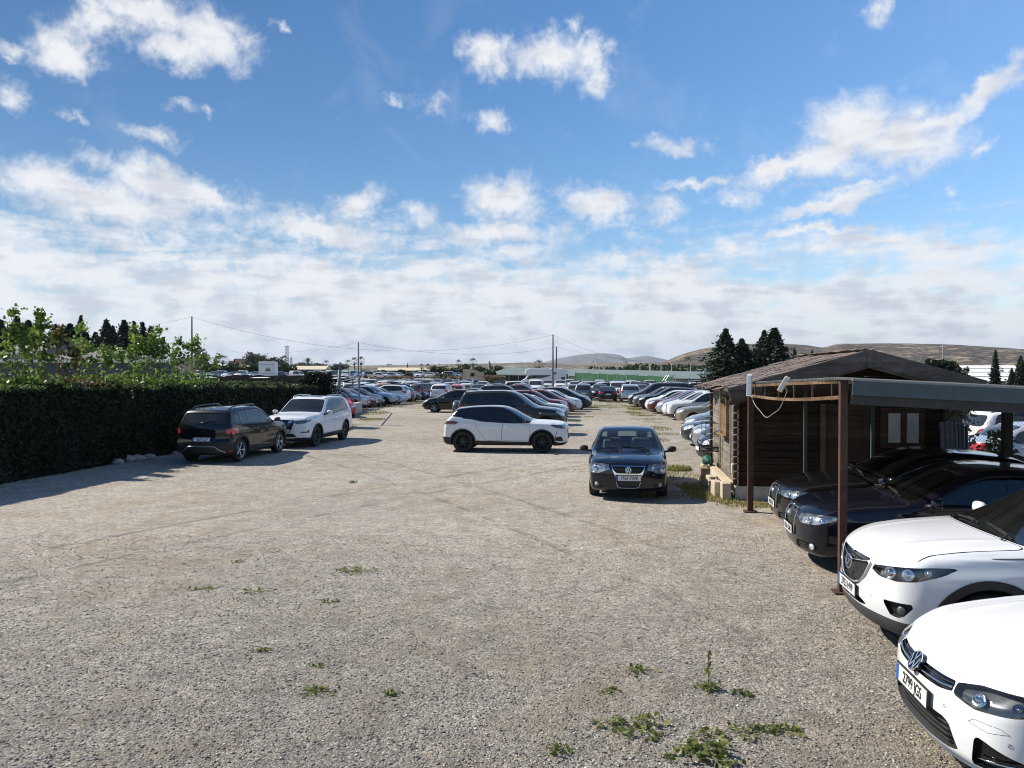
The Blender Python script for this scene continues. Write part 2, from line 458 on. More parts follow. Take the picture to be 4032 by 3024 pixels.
    # ---- meshing
    def mesh(s, names, mats, name, parent, side='c', depth=None, flat_y=None, clip=None):
        """names: list of pieces; mats: matching materials; side c (both halves), l or r; depth per piece: + sinks, - stands proud"""
        depth = depth or [0] * len(names)
        V, N, F, MI, FN = [], [], [], [], []; gm = {}     # FN: flat normal for a skirt face, else None
        for nm, dp, mi in zip(names, depth, range(len(names))):
            fs = s.pieces.get(nm) or []
            if not fs: continue
            ids = sorted({i for f in fs for i in f}); mp = {g: k for k, g in enumerate(ids)}
            Pp = s.P[ids].copy(); Nn = s.grad(Pp)
            flat = flat_y is not None and nm in flat_y
            if flat: Q = Pp.copy(); Q[:, 1] = np.minimum(Pp[:, 1], flat_y[nm])
            else: Q = Pp - Nn * dp
            vi = {}
            for g in ids:
                k = mp[g]
                if not dp and not flat:
                    if g not in gm: gm[g] = len(V); V.append(Q[k]); N.append(Nn[k])
                    vi[g] = gm[g]
                else: vi[g] = len(V); V.append(Q[k]); N.append(Nn[k])
            F += [tuple(vi[i] for i in f) for f in fs]; MI += [mi] * len(fs); FN += [None] * len(fs)
            if dp or flat:
                cnt = {}
                for f in fs:
                    for q in range(len(f)):
                        e = (f[q], f[(q + 1) % len(f)]); cnt.setdefault((min(e), max(e)), []).append(e)
                rim = {}
                for e2, es in cnt.items():
                    if len(es) == 1:
                        i, j = es[0]
                        if s.P[i, 1] < 1e-5 and s.P[j, 1] < 1e-5: continue
                        for g in (i, j):
                            if g in rim: continue
                            if g in gm: rim[g] = gm[g]
                            else: rim[g] = len(V); V.append(Pp[mp[g]]); N.append(Nn[mp[g]]); gm[g] = rim[g]
                        q = (vi[j], vi[i], rim[i], rim[j])
                        nn = np.cross(V[q[1]] - V[q[0]], V[q[2]] - V[q[1]]); nn = nn / max(np.linalg.norm(nn), 1e-9)
                        F.append(q); MI.append(mi); FN.append(nn)
        if not V: return None
        V = np.array(V); N = np.array(N)
        def conv(V, sg): 
            o = np.empty_like(V); o[:, 0] = s.L / 2 - V[:, 0]; o[:, 1] = V[:, 1] * sg; o[:, 2] = V[:, 2]; return o
        def convn(N, sg):
            o = N.copy(); o[:, 0] *= -1; o[:, 1] *= sg; return o
        outs = []
        if side == 'c': sgs = (1, -1)
        elif side == 'l': sgs = (1,)
        else: sgs = (-1,)
        VV, NN, FF, MM, LN = [], [], [], [], []
        wmap = {}
        for sg in sgs:
            b = len(VV); idx = []
            cv = conv(V, sg); cn = convn(N, sg)
            for k in range(len(V)):
                if len(sgs) == 2 and abs(V[k, 1]) < 1e-6:
                    key = (k,)
                    if key in wmap: idx.append(wmap[key]); continue
                    wmap[key] = len(VV)
                idx.append(len(VV)); VV.append(cv[k]); NN.append(cn[k])
            for f, m, fn in zip(F, MI, FN):
                g = tuple(idx[i] for i in f)
                if len(set(g)) < 3: continue
                # wind to the outside
                p0, p1, p2 = VV[g[0]], VV[g[1]], VV[g[2]]
                if len(g) > 4: 
                    c = np.mean([VV[i] for i in g], axis=0); nn = np.zeros(3)
                    for q in range(len(g)): nn += np.cross(VV[g[q]] - c, VV[g[(q + 1) % len(g)]] - c)
                else: nn = np.cross(VV[g[1]] - VV[g[0]], VV[g[-1]] - VV[g[0]]) + np.cross(VV[g[2]] - VV[g[1]], VV[g[0]] - VV[g[1]])
                if fn is not None:
                    if sg < 0: g = g[::-1]
                    g = g[::-1]     # after the x flip
                    p = [VV[i] for i in g[:3]]; fl = np.cross(p[1] - p[0], p[2] - p[1]); ln = np.linalg.norm(fl)
                    LN += [fl / ln if ln > 1e-12 else NN[g[0]]] * len(g)
                else:
                    if np.dot(nn, NN[g[0]] + NN[g[1]] + NN[g[2]]) < 0: g = g[::-1]
                    LN += [NN[i] for i in g]
                FF.append(g); MM.append(m)
        if name == 'body':      # crumbs left between two cuts are dropped
            up = list(range(len(VV)))
            def fd(i):
                while up[i] != i: up[i] = up[up[i]]; i = up[i]
                return i
            for g in FF:
                for i in g[1:]: up[fd(i)] = fd(g[0])
            n = {}
            for g in FF: n[fd(g[0])] = n.get(fd(g[0]), 0) + 1
            keep = [n[fd(g[0])] > .03 * len(FF) for g in FF]
            ln, k = [], 0
            for g, kp in zip(FF, keep):
                if kp: ln += LN[k:k + len(g)]
                k += len(g)
            FF = [g for g, kp in zip(FF, keep) if kp]; MM = [m for m, kp in zip(MM, keep) if kp]; LN = ln
            ids = sorted({i for g in FF for i in g}); mp = {i: k for k, i in enumerate(ids)}; VV = [VV[i] for i in ids]; FF = [tuple(mp[i] for i in g) for g in FF]
        o = mesh_obj(name, VV, FF, list(mats), parent, MM, True)
        if len(o.data.loops) == len(LN): o.data.normals_split_custom_set([tuple(map(float, n)) for n in LN])
        return o
    # points on the flank, nose, top
    def hit(s, o, d, tmax=2.0):
        o = np.array(o, float); d = np.array(d, float); d /= np.linalg.norm(d)
        a, b = 0.0, tmax
        for _ in range(40):
            m = (a + b) / 2
            if s.F((o + d * m)[None])[0] > 0: b = m
            else: a = m
        p = o + d * a; n = s.grad(p[None])[0]; return p, n
    def nose(s, ang, z): return s.hit((.9, 0, z), (-math.cos(R(ang)), math.sin(R(ang)), 0))
    def tail(s, ang, z): return s.hit((s.L - .9, 0, z), (math.cos(R(ang)), math.sin(R(ang)), 0))
    def over(s, x, y): return s.hit((x, y, .7), (0, 0, 1))
    def obp(s, p, sg=1, n=None, off=0.0):
        q = p + (n * off if n is not None else 0); return Vector((s.L / 2 - q[0], q[1] * sg, q[2]))
    def yside(s, x, z): return float(s.W(np.array([x]), np.array([z]))[0])

# ------------------------------------------------------------------ wheels, plates, mirrors
def wheel_mesh(wr, w, spokes, style, rim_mat, hub=0.66):
    """returns (backing, tyre, rim) meshes; axis along +Y pointing outwards, centre at origin"""
    Mx = Matrix.Rotation(-math.pi / 2, 4, 'X')
    ri = wr * hub
    t = MB(); h = w / 2
    t.lathe([(ri - .005, -h * .8), (ri + .005, -h * .92), (wr * .86, -h), (wr * .965, -h * .86), (wr * .985, -h * .60), (wr, -h * .3), (wr, h * .3), (wr * .985, h * .62), (wr * .965, h * .86), (wr * .93, h * .97), (wr * .86, h), (ri + .022, h * .95), (ri + .006, h * .86), (ri - .004, h * .75)], 36, Mx)
    b = MB(); b.lathe([(0.001, h * .10), (ri * .62, h * .12), (ri * .64, h * .02), (ri, -h * .1), (ri, -h * .7)], 24, Mx)
    r = MB()
    r.lathe([(ri * .985, -h * .3), (ri * .95, h * .5), (ri * .97, h * .82), (ri * 1.005, h * .88), (ri * 1.012, h * .80), (ri * 1.012, h * .55)], 36, Mx)
    r.lathe([(0.001, h * .62), (wr * .07, h * .62), (wr * .10, h * .56), (wr * .15, h * .54), (wr * .17, h * .40), (wr * .16, h * .2)], 20, Mx)
    for k in range(spokes):
        a = 2 * math.pi * k / spokes + math.pi / 2
        offs = [0.0] if style != 'double' else [-.5, .5]
        for of in offs:
            a0 = a + of * .10; a1 = a + of * (2 * math.pi / spokes) * .42
            w0, w1 = (wr * .085, wr * .075) if style == 'double' else ((wr * .13, wr * .17) if style == 'wide' else (wr * .10, wr * .085))
            w0 *= 5.0 / max(spokes, 5) + .0 if style != 'double' else 1; w1 *= 5.0 / max(spokes, 5) if style != 'double' else 1
            V = []
            for (aa, rr, ww, hh) in ((a0, wr * .10, w0, h * .58), (a1, ri * .97, w1, h * .80)):
                c = Vector((math.cos(aa), math.sin(aa))) * rr; n = Vector((-math.sin(aa), math.cos(aa))) * ww / 2
                for sg in (-1, 1):
                    V.append(Mx @ Vector((c.x + n.x * sg, c.y + n.y * sg, hh - .030)))
                    V.append(Mx @ Vector((c.x + n.x * sg * .72, c.y + n.y * sg * .72, hh)))
            r.add(V, [(0, 1, 5, 4), (1, 3, 7, 5), (3, 2, 6, 7), (2, 0, 4, 6)])
    return b, t, r
WHEELS = {}
def add_wheel(parent, loc, out, key, wr, w, spokes, style, rim_mat, lod):
    k = (key, lod)
    if k not in WHEELS:
        b, t, r = wheel_mesh(wr, w, spokes, style, rim_mat)
        def me(nm, mb, mt):
            o = mb.obj(nm, mt, None, True); m = o.data; bpy.data.objects.remove(o)
            return m
        if lod: 
            r.m = [1] * len(r.m); t.m = [0] * len(t.m); b.m = [2] * len(b.m)
            a = MB(); a.add(t.v, t.f, 0); a.add(r.v, r.f, 1); a.add(b.v, b.f, 2)
            o = a.obj('wheel', [M_TYRE, rim_mat, M_DISC], None, True); WHEELS[k] = o.data; bpy.data.objects.remove(o)
        else: WHEELS[k] = (me('wheel', b, M_DISC), me('tyre', t, M_TYRE), me('rim', r, rim_mat))
    mm = WHEELS[k]
    def mk(nm, m, par):
        o = bpy.data.objects.new(nm, m); COL.objects.link(o); o.parent = par; return o
    if lod: o = mk('wheel', mm, parent)
    else:
        o = mk('wheel', mm[0], parent); mk('tyre', mm[1], o); mk('rim', mm[2], o)
    o.location = loc; o.rotation_euler = (0, random.uniform(0, 6) * 1.0, 0 if out > 0 else math.pi)
    return o
def text_mesh(name, txt, size, mat, parent, M, depth=0.0015, sx=1.0):
    cu = bpy.data.curves.new(name, 'FONT'); cu.body = txt; cu.size = size; cu.extrude = depth
    cu.align_x = 'CENTER'; cu.align_y = 'CENTER'; cu.offset = size * 0.010
    o = bpy.data.objects.new(name, cu)
    COL.objects.link(o); dg = bpy.context.evaluated_depsgraph_get()
    me = bpy.data.meshes.new_from_object(o.evaluated_get(dg)); bpy.data.objects.remove(o)
    me.materials.clear(); me.materials.append(mat)
    o = bpy.data.objects.new(name, me); COL.objects.link(o); o.parent = parent
    o.matrix_local = M @ Matrix.Diagonal((sx, 1, 1, 1)); return o
def frame_M(pos, nrm, up=(0, 0, 1)):
    """matrix with local z = nrm, local y close to up"""
    n = Vector(nrm).normalized(); u = Vector(up); u = (u - n * u.dot(n)).normalized(); x = u.cross(n)
    M = Matrix((x, u, n)).transposed().to_4x4(); M.translation = Vector(pos); return M
def add_plate(parent, pos, nrm, txt=None, frame=True, w=.52, h=.11):
    M = frame_M(pos, nrm)
    p = MB()
    p.box((0, 0, 0), (w, h, .006), m=0); 
    if frame: p.box((0, 0, -.005), (w + .024, h + .024, .010), m=2)
    p.box((-w / 2 + .021, 0, .0036), (.042, h, .002), m=1)
    o = p.obj('number_plate', [M_PLATE, M_PLATEBLUE, M_INK], parent)
    o.matrix_local = M
    if txt:
        text_mesh('plate_text', txt, h * .98, M_INK, o, Matrix.Translation((.022, -.002, .0045)), sx=.80)
    return o
def add_mirror(B, paintm, parent, x, z, sgn, size=1.0, lod=0, cap=None):
    y = B.yside(x, z); X = B.L / 2 - x
    m = MB()
    Vb = MB(); Vb.ball((0, 0, 0), 1.0, 2 if not lod else 1)
    V = []
    for v in Vb.v:
        a = Vector(v)
        fx = a.x; sq = lambda t, e: math.copysign(abs(t) ** e, t)
        V.append((sq(a.x, .75) * .062 * size + (-.02 * abs(a.y)), sq(a.y, .75) * .115 * size, sq(a.z, .72) * .078 * size))
    c = (X - .02, sgn * (y + .155), z + .075)
    m.add([(v[0] + c[0], v[1] + c[1], v[2] + c[2]) for v in V], Vb.f, 0)
    m.bar((X, sgn * (y - .03), z + .02), (X - .01, sgn * (y + .09), z + .03), .07, .04, m=1)
    o = m.obj('mirror', [cap or paintm, M_BLACK], parent, True)
    if not lod:
        g = MB(); g.box((c[0] - .055 * size, c[1], c[2]), (.012, .17 * size, .105 * size), m=0, bev=.004); g.obj('mirror_glass', M_CHROME, o)
    return o
def add_handle(B, mat, parent, x, z, sgn, L=.17):
    y = B.yside(x, z); X = B.L / 2 - x; m = MB()
    m.tube([(X - L / 2, sgn * (y - .012), z), (X - L * .38, sgn * (y + .022), z + .002), (X + L * .30, sgn * (y + .022), z + .004), (X + L / 2, sgn * (y - .012), z + .004)], [.012, .014, .015, .012], 8)
    return m.obj('handle', mat, parent, True)
def add_seats(parent, B, xs, mat, zseat=.62, w=.48):
    for x in xs:
        ys = (-.36, .36)
        for y in ys:
            m = MB(); X = B.L / 2 - x
            m.box((X + .05, y, zseat - .08), (.50, w, .18), bev=.05)
            m.box((X - .25, y, zseat + .22), (.14, w, .62), M=Matrix.Rotation(R(-16), 4, 'Y'), bev=.05)
            m.box((X - .38, y, zseat + .66), (.09, .27, .19), M=Matrix.Rotation(R(-10), 4, 'Y'), bev=.035)
            m.obj('seat', mat, parent)
def add_interior(parent, B, xdash, zdash, steer=1):
    m = MB(); X = B.L / 2 - xdash
    m.box((X - .15, 0, zdash - .10), (.62, B.hw * 1.62, .2), bev=.06)
    m.box((X - 1.3, 0, .38), (2.6, B.hw * 1.6, .1))
    m.obj('dashboard', simple('interior_dark', (.02, .02, .022), .7), parent)
    s = MB(); T = Matrix.Translation((X - .48, .36 * steer, zdash + .02)) @ Matrix.Rotation(R(65), 4, 'Y')
    pts = [T @ Vector((.185 * math.cos(a), .185 * math.sin(a), 0)) for a in np.linspace(0, 2 * math.pi, 25)]
    s.tube(pts, .014, 6, caps=False)
    for a in (0, 2.1, 4.2): s.bar(T @ Vector((0, 0, 0)), T @ Vector((.18 * math.cos(a), .18 * math.sin(a), 0)), .03, .012)
    s.obj('steering_wheel', simple('interior_dark', (.02, .02, .022), .7), parent)

# ------------------------------------------------------------------ assembling a car
PANEL_DEFAULT = dict(name='car', spokes=5, rim='plain', rim_mat=None, lod=0, glass=None, glass_rear=None, ax=.045, m_top=.075, belt_e=.012, tw=.215,
                     screen=None, rear_screen=None, pillars=[], cpillar=None, dpillar=None, arch_trim=None, clad=None, lamps=[], doors=[], bonnet=None, strips=[],
                     mirror=None, plate_f=None, plate_r=None, text_f=None, text_r=None, seats=None, dash=None, handles=[], trim_mat=None, roofcut=None, pillar_mat=None, scr_y=0.0)
def build_car(name, B, paintm, **kw):
    q = dict(PANEL_DEFAULT); q.update(kw)
    lod = q['lod']; glass = q['glass'] or (M_GLASSDK if lod else M_GLASS); glass_r = q['glass_rear'] or glass
    root = empty(name)
    L = B.L; Ra = B.wr * B.arch
    wells = []
    for i, xw in enumerate(B.xw):
        B.cut('body', lambda P, xw=xw: np.where(P[:, 1] < .42, 9.0, np.hypot(P[:, 0] - xw, P[:, 2] - B.wr * .98) - Ra), 'well%d' % i); wells.append('well%d' % i)
    parts = []   # (piece, part name, material, side, depth)
    # windscreen and rear screen
    if q['screen']:
        x0, x1 = q['screen']
        def fs(P):
            xe = B.xeff(P[:, 0], P[:, 1])
            return np.where(P[:, 2] < .7, 9.0, smax(smax(B.Fside(P) + q['ax'] + .02, x0 - xe, .06), xe - x1, .06))
        B.cut('body', lambda P: fs(P) - .0, 'scr_all'); B.cut('scr_all', lambda P: fs(P) + (.022 if not lod else .015), 'windscreen')
        parts += [('scr_all', 'windscreen_seal', M_GLOSSB, 'c', 0), ('windscreen', 'windscreen', glass, 'c', .004)]
    if q['rear_screen']:
        kind, a, b = q['rear_screen'][:3]; ym = q['rear_screen'][3] if len(q['rear_screen']) > 3 else .07
        if kind == 'top':
            fr = lambda P: np.where(P[:, 2] < .7, 9.0, smax(smax(B.Fside(P) + ym, a - B.xeff(P[:, 0], P[:, 1]), .06), B.xeff(P[:, 0], P[:, 1]) - b, .06))
        else:
            fr = lambda P: smax(smax(smax(B.Fside(P) + ym, a - P[:, 2], .05), P[:, 2] - b, .05), (L - 1.15) - P[:, 0], .02)
        B.cut('body', fr, 'rscr_all'); B.cut('rscr_all', lambda P: fr(P) + .02, 'rear_window')
        parts += [('rscr_all', 'rear_window_seal', M_GLOSSB, 'c', 0), ('rear_window', 'rear_window', glass_r, 'c', .004)]
    # side glass
    def fg(P):
        f = smax(B.fb(P[:, 0]) + q['belt_e'] - P[:, 2], B.Ftop(P) + q['m_top'], .05)
        f = smax(f, B.Ffront(P) + .3, .02)
        if q['cpillar']:
            xa, sl = q['cpillar']; f = smax(f, (P[:, 0] - xa - sl * (P[:, 2] - B.fb(P[:, 0]))) / math.sqrt(1 + sl * sl), .06)
        if q['dpillar']: f = smax(f, B.Frear(P) + q['dpillar'], .06)
        return np.where(P[:, 1] < .3, 9.0, f)
    tw = .020 if not lod else .014
    B.cut('body', lambda P: fg(P) - tw, 'dlo'); B.cut('dlo', fg, 'side_glass')
    tm = q['trim_mat'] or M_BLACK
    parts.append(('dlo', 'window_trim', tm, 'lr', -.003))
    xs = [(-9, 0)] + list(q['pillars']) + [(99, 0)]
    def pil(P, i):
        xa, sl, hw = (list(xs[i]) + [.03])[:3]
        return (P[:, 0] - xa - sl * (P[:, 2] - B.fb(P[:, 0]))), hw
    for i in range(1, len(xs) - 1):
        B.cut('side_glass', lambda P, i=i: np.abs(pil(P, i)[0]) - pil(P, i)[1], 'pillar%d' % i)
        parts.append(('pillar%d' % i, 'pillar_trim', q['pillar_mat'] or M_GLOSSB, 'lr', 0))
    for i in range(1, len(xs) - 1):
        B.cut('side_glass', lambda P, i=i: pil(P, i)[0], 'side_glass%d' % i)
        parts.append(('side_glass%d' % i, 'side_window', glass if i == 1 else glass_r, 'lr', .006))
    parts.append(('side_glass', 'side_window', glass_r, 'lr', .006))
    # lamps, grilles and other outlines: (part name, projection, outline, material, depth, side)
    for it in q['lamps']:
        nm, proj, pts, mt, dp, sd = it[:6]; src = it[6] if len(it) > 6 else 'body'
        pn = 'p_%s_%d' % (nm, len(parts))
        if src.endswith('_X'): src = [a for a in B.pieces if a.startswith(src[:-1])][-1]
        B.cut(src, B.pf(proj, pts) if not callable(pts) else (lambda P, pts=pts: pts(B, P)), pn); parts.append((pn, nm, mt, sd, dp))
    if q['bonnet']:
        x0, x1 = q['bonnet']; g = .004 if not lod else .006
        fb = lambda P: smax(smax(B.Fside(P) + .045, x0 - B.xeff(P[:, 0], P[:, 1] * .6), .05), B.xeff(P[:, 0], P[:, 1]) - x1, .05)
        B.cut('body', lambda P: np.maximum(fb(P) - g, (B.Ffront(P) - B.Ftop(P)) * .6), 'bon_all'); B.cut('bon_all', lambda P: fb(P) + g, 'bonnet')
        parts += [('bonnet', 'bonnet', paintm, 'c', 0)]; wells.append('bon_all')
    if q['arch_trim']:
        w, dp, mt = q['arch_trim']
        for i, xw in enumerate(B.xw):
            B.cut('body', lambda P, xw=xw: np.where(P[:, 1] < .4, 9.0, np.hypot(P[:, 0] - xw, P[:, 2] - B.wr * .98) - Ra - w), 'archtrim%d' % i)
            parts.append(('archtrim%d' % i, 'wheel_arch_trim', mt, 'lr', -dp))
    if q['clad']:
        mt, pts = q['clad']; fc = pchip(pts)
        B.cut('body', lambda P: P[:, 2] - fc(P[:, 0]), 'clad'); parts.append(('clad', 'lower_trim', mt, 'c', -.004))
    for nm, pts in q['strips']:   # thin dark shut lines on the flank
        for a, b in zip(pts[:-1], pts[1:]):
            a = np.array(a); b = np.array(b)
            def seg(P, a=a, b=b):
                u = np.stack([P[:, 0], P[:, 2]], 1) - a; e = b - a; t = np.clip((u @ e) / (e @ e), 0, 1)
                return np.where(P[:, 1] < .4, 9., np.linalg.norm(u - t[:, None] * e, axis=1) - .0035)
            B.cut('body', seg, 'bon_all')
    if q['strips'] and 'bon_all' not in wells: wells.append('bon_all')
    doors = []
    for k, pts in enumerate(q['doors']):
        f = B.pf('side', pts); g = .004
        B.cut('body', lambda P: np.where(P[:, 1] < .35, 9., f(P) - g), 'dgap'); B.cut('dgap', lambda P: f(P) + g, 'door%d' % k)
        doors.append('door%d' % k)
    if doors: wells.append('dgap')
    if q['roofcut']:
        rc, rm = q['roofcut']; B.cut('body', lambda P: rc(B, P), 'roof'); parts.append(('roof', 'roof', rm, 'c', 0))
    bw = [w for w in wells if w.startswith('well')]
    if not lod:
        for w in bw:
            for sd in 'lr': B.mesh([w], [M_DISC], 'wheel_arch_liner', root, sd, flat_y={w: .46})
        wells = [w for w in wells if w not in bw]
    names = ['body'] + wells
    body = B.mesh(names, [paintm] + [M_GAP if not w.startswith('well') else M_DISC for w in wells], 'body', root, 'c', flat_y={w: .46 for w in bw})
    for k, dn in enumerate(doors):
        for sd, sg in (('l', 1), ('r', -1)):
            o = B.mesh([dn], [paintm], 'door', root, sd)
            if o and k < len(q['handles']): add_handle(B, q.get('handle_mat') or paintm, o, *q['handles'][k], sg)
    if not doors:
        for hx, hz in q['handles']:
            for sg in (1, -1): add_handle(B, q.get('handle_mat') or paintm, root, hx, hz, sg)
    for pn, nm, mt, sd, dp in parts:
        for sgd in (['c'] if sd == 'c' else list(sd)):
            if isinstance(mt, tuple):     # a lamp: clear lens in front of a sunk reflector bowl
                o = B.mesh([pn], [mt[0]], nm, root, sgd, [dp]); B.mesh([pn], [mt[1]], 'reflector', o, sgd, [mt[2]])
                for (a, z, r, sink, bm_) in mt[3]:
                    p, n = B.nose(a, z); sg = 1 if sgd == 'l' else -1
                    c = p - n * sink; m = MB()
                    M4 = frame_M((L / 2 - c[0], c[1] * sg, c[2]), (-n[0], n[1] * sg, n[2]))
                    m.lathe([(r * 1.06, .0), (r, .012), (r * .9, .004), (r * .62, .0), (r * .6, .012), (r * .45, .026), (r * .2, .034), (.001, .036)], 24, M4)
                    m.obj('lamp_bowl', bm_, o, True)
            else: B.mesh([pn], [mt], nm, root, sgd, [dp])
    rm = q['rim_mat'] or M_ALLOY
    for xw in B.xw:
        y = B.yside(xw, B.wr) - .012 - q['tw'] / 2
        for sg in (1, -1): add_wheel(root, (L / 2 - xw, sg * y, B.wr), sg, name + q['rim'] + str(q['spokes']), B.wr, q['tw'], q['spokes'], q['rim'], rm, lod)
    if q['mirror']:
        mx, mz = q['mirror'][:2]
        for sg in (1, -1): add_mirror(B, paintm, root, mx, mz, sg, .9, lod, q['mirror'][2] if len(q['mirror']) > 2 else None)
    def plate(pz, front, txt):
        z = np.array([pz - .05, pz + .05])
        if front: x = B.ff(z); pos = (L / 2 - float(x.mean()) + .012 + (.008 if not lod else 0), 0, pz); n = (1, 0, float(x[1] - x[0]) / .1)
        else: x = L + B.fr(z); pos = (L / 2 - float(x.mean()) - .012, 0, pz); n = (-1, 0, -float(x[1] - x[0]) / .1)
        return add_plate(root, pos, n, txt, frame=True)
    if q['plate_f'] is not None: plate(q['plate_f'], True, q['text_f'])
    if q['plate_r'] is not None: plate(q['plate_r'], False, q['text_r'])
    if q['seats']: add_seats(root, B, *q['seats'])
    if q['dash']: add_interior(root, B, *q['dash'])
    root['_L'] = L
    return root
# ------------------------------------------------------------------ body types
WHITE = paint('white', (.78, .79, .80), dust=.18)
WHITE2 = paint('chalk_white', (.72, .72, .70), dust=.45)
SILVER = paint('silver', (.50, .52, .55), metal=.75, rough=.32, dust=.35)
GREY = paint('grey', (.16, .17, .19), metal=.6, rough=.33, dust=.4)
DKGREY = paint('dark_grey', (.03, .032, .036), metal=.4, rough=.33, dust=.16)
BLACK = paint('black', (.003, .003, .0035), dust=.02)
NAVY = paint('navy', (.0015, .0032, .011), dust=.02)
BLUE = paint('blue', (.015, .055, .22), metal=.4, dust=.25)
LTBLUE = paint('light_blue', (.30, .42, .60), metal=.6, dust=.3)
RED = paint('red', (.50, .02, .015), dust=.25)
DKRED = paint('dark_red', (.13, .010, .014), metal=.3, dust=.25)
GOLD = paint('sand_gold', (.34, .29, .19), metal=.6, dust=.3)
GREEN = paint('dark_green', (.03, .05, .04), metal=.3, dust=.4)
BROWN = paint('brown_grey', (.13, .115, .10), metal=.5, dust=.35)

def sty_hatch(lod, **o):
    p = dict(L=4.15, H=1.47, hw=.885, wb=2.58, fo=.84, wr=.315, zb=.20, th=.33, res=.62 if lod else 1.0,
        top=[(0, .77), (.12, .83), (.45, .91), (.85, .96), (1.08, .985), (1.20, 1.025), (1.95, 1.40), (2.15, 1.455), (2.5, 1.475), (3.2, 1.44), (3.7, 1.37), (4.0, 1.33), (4.15, 1.30)],
        front=[(.15, .16), (.25, .06), (.40, .0), (.58, .01), (.72, .04), (.83, .12), (.98, .35)],
        rear=[(.18, -.16), (.30, -.05), (.45, 0), (.62, -.005), (.85, -.05), (1.0, -.12), (1.2, -.29), (1.34, -.42), (1.5, -.5)],
        belt=[(0, .80), (.9, .86), (1.2, .90), (2.2, .93), (3.2, .98), (4.15, 1.02)])
    p.update(o.pop('body', {}))
    q = dict(lod=lod, screen=(1.20, 1.99), rear_screen=('z', 1.0, 1.31, .09), pillars=[(2.18, .12, .035), (2.98, .25, .02)], cpillar=(3.55, -.45),
        lamps=[('headlight', 'fc', [(26, .66), (30, .62), (52, .70), (64, .80), (58, .84), (40, .81), (28, .76)], M_LAMP, .004, 'lr'),
               ('grille', 'fc', [(0, .62), (21, .64), (23, .74), (0, .76)], M_GLOSSB, .015, 'c'),
               ('lower_grille', 'fc', [(0, .26), (24, .27), (28, .35), (20, .42), (0, .42)], M_BLACK, .02, 'c'),
               ('tail_light', 'rc', [(34, .76), (54, .74), (66, .90), (62, .99), (40, .95)], M_TAIL, -.004, 'lr')],
        bonnet=(.24, 1.17), mirror=(1.42, .93), plate_f=.50, plate_r=.66, handles=[(2.35, .84), (3.15, .87)])
    q.update(o); return p, q
def sty_suv(lod, **o):
    p = dict(L=4.45, H=1.66, hw=.92, wb=2.66, fo=.87, wr=.355, zb=.26, th=.27, res=.62 if lod else 1.0, z0=.66, zm=.66, nb=.26,
        top=[(0, .88), (.12, .95), (.45, 1.03), (.85, 1.09), (1.10, 1.12), (1.24, 1.17), (2.0, 1.58), (2.2, 1.64), (2.6, 1.665), (3.5, 1.64), (4.05, 1.58), (4.3, 1.53), (4.45, 1.5)],
        front=[(.2, .18), (.32, .06), (.5, .0), (.70, .0), (.85, .03), (.95, .10), (1.1, .3)],
        rear=[(.22, -.18), (.36, -.05), (.52, 0), (.75, -.01), (1.0, -.04), (1.15, -.10), (1.35, -.24), (1.5, -.34), (1.7, -.44)],
        belt=[(0, .95), (.9, 1.0), (1.25, 1.03), (2.2, 1.06), (3.3, 1.11), (4.45, 1.17)])
    p.update(o.pop('body', {}))
    q = dict(lod=lod, screen=(1.24, 2.04), rear_screen=('z', 1.15, 1.48, .09), pillars=[(2.28, .10, .035), (3.12, .16, .03)], cpillar=(3.98, -.35),
        arch_trim=(.055, .008, M_BLACK), clad=(M_BLACK, [(0, .36), (.9, .36), (1.2, .40), (3.2, .42), (3.6, .40), (4.45, .44)]),
        lamps=[('headlight', 'fc', [(27, .79), (31, .74), (50, .80), (64, .90), (60, .95), (44, .92), (28, .88)], M_LAMP, .004, 'lr'),
               ('grille', 'fc', [(0, .62), (18, .66), (24, .84), (22, .88), (0, .88)], M_GLOSSB, .02, 'c'),
               ('lower_grille', 'fc', [(0, .37), (26, .38), (28, .46), (0, .48)], M_BLACK, .02, 'c'),
               ('tail_light', 'rc', [(36, .92), (54, .90), (70, 1.04), (64, 1.13), (38, 1.08)], M_TAIL, -.004, 'lr')],
        bonnet=(.22, 1.20), mirror=(1.52, 1.07), plate_f=.56, plate_r=.80, handles=[(2.5, .98), (3.28, 1.0)])
    q.update(o); return p, q
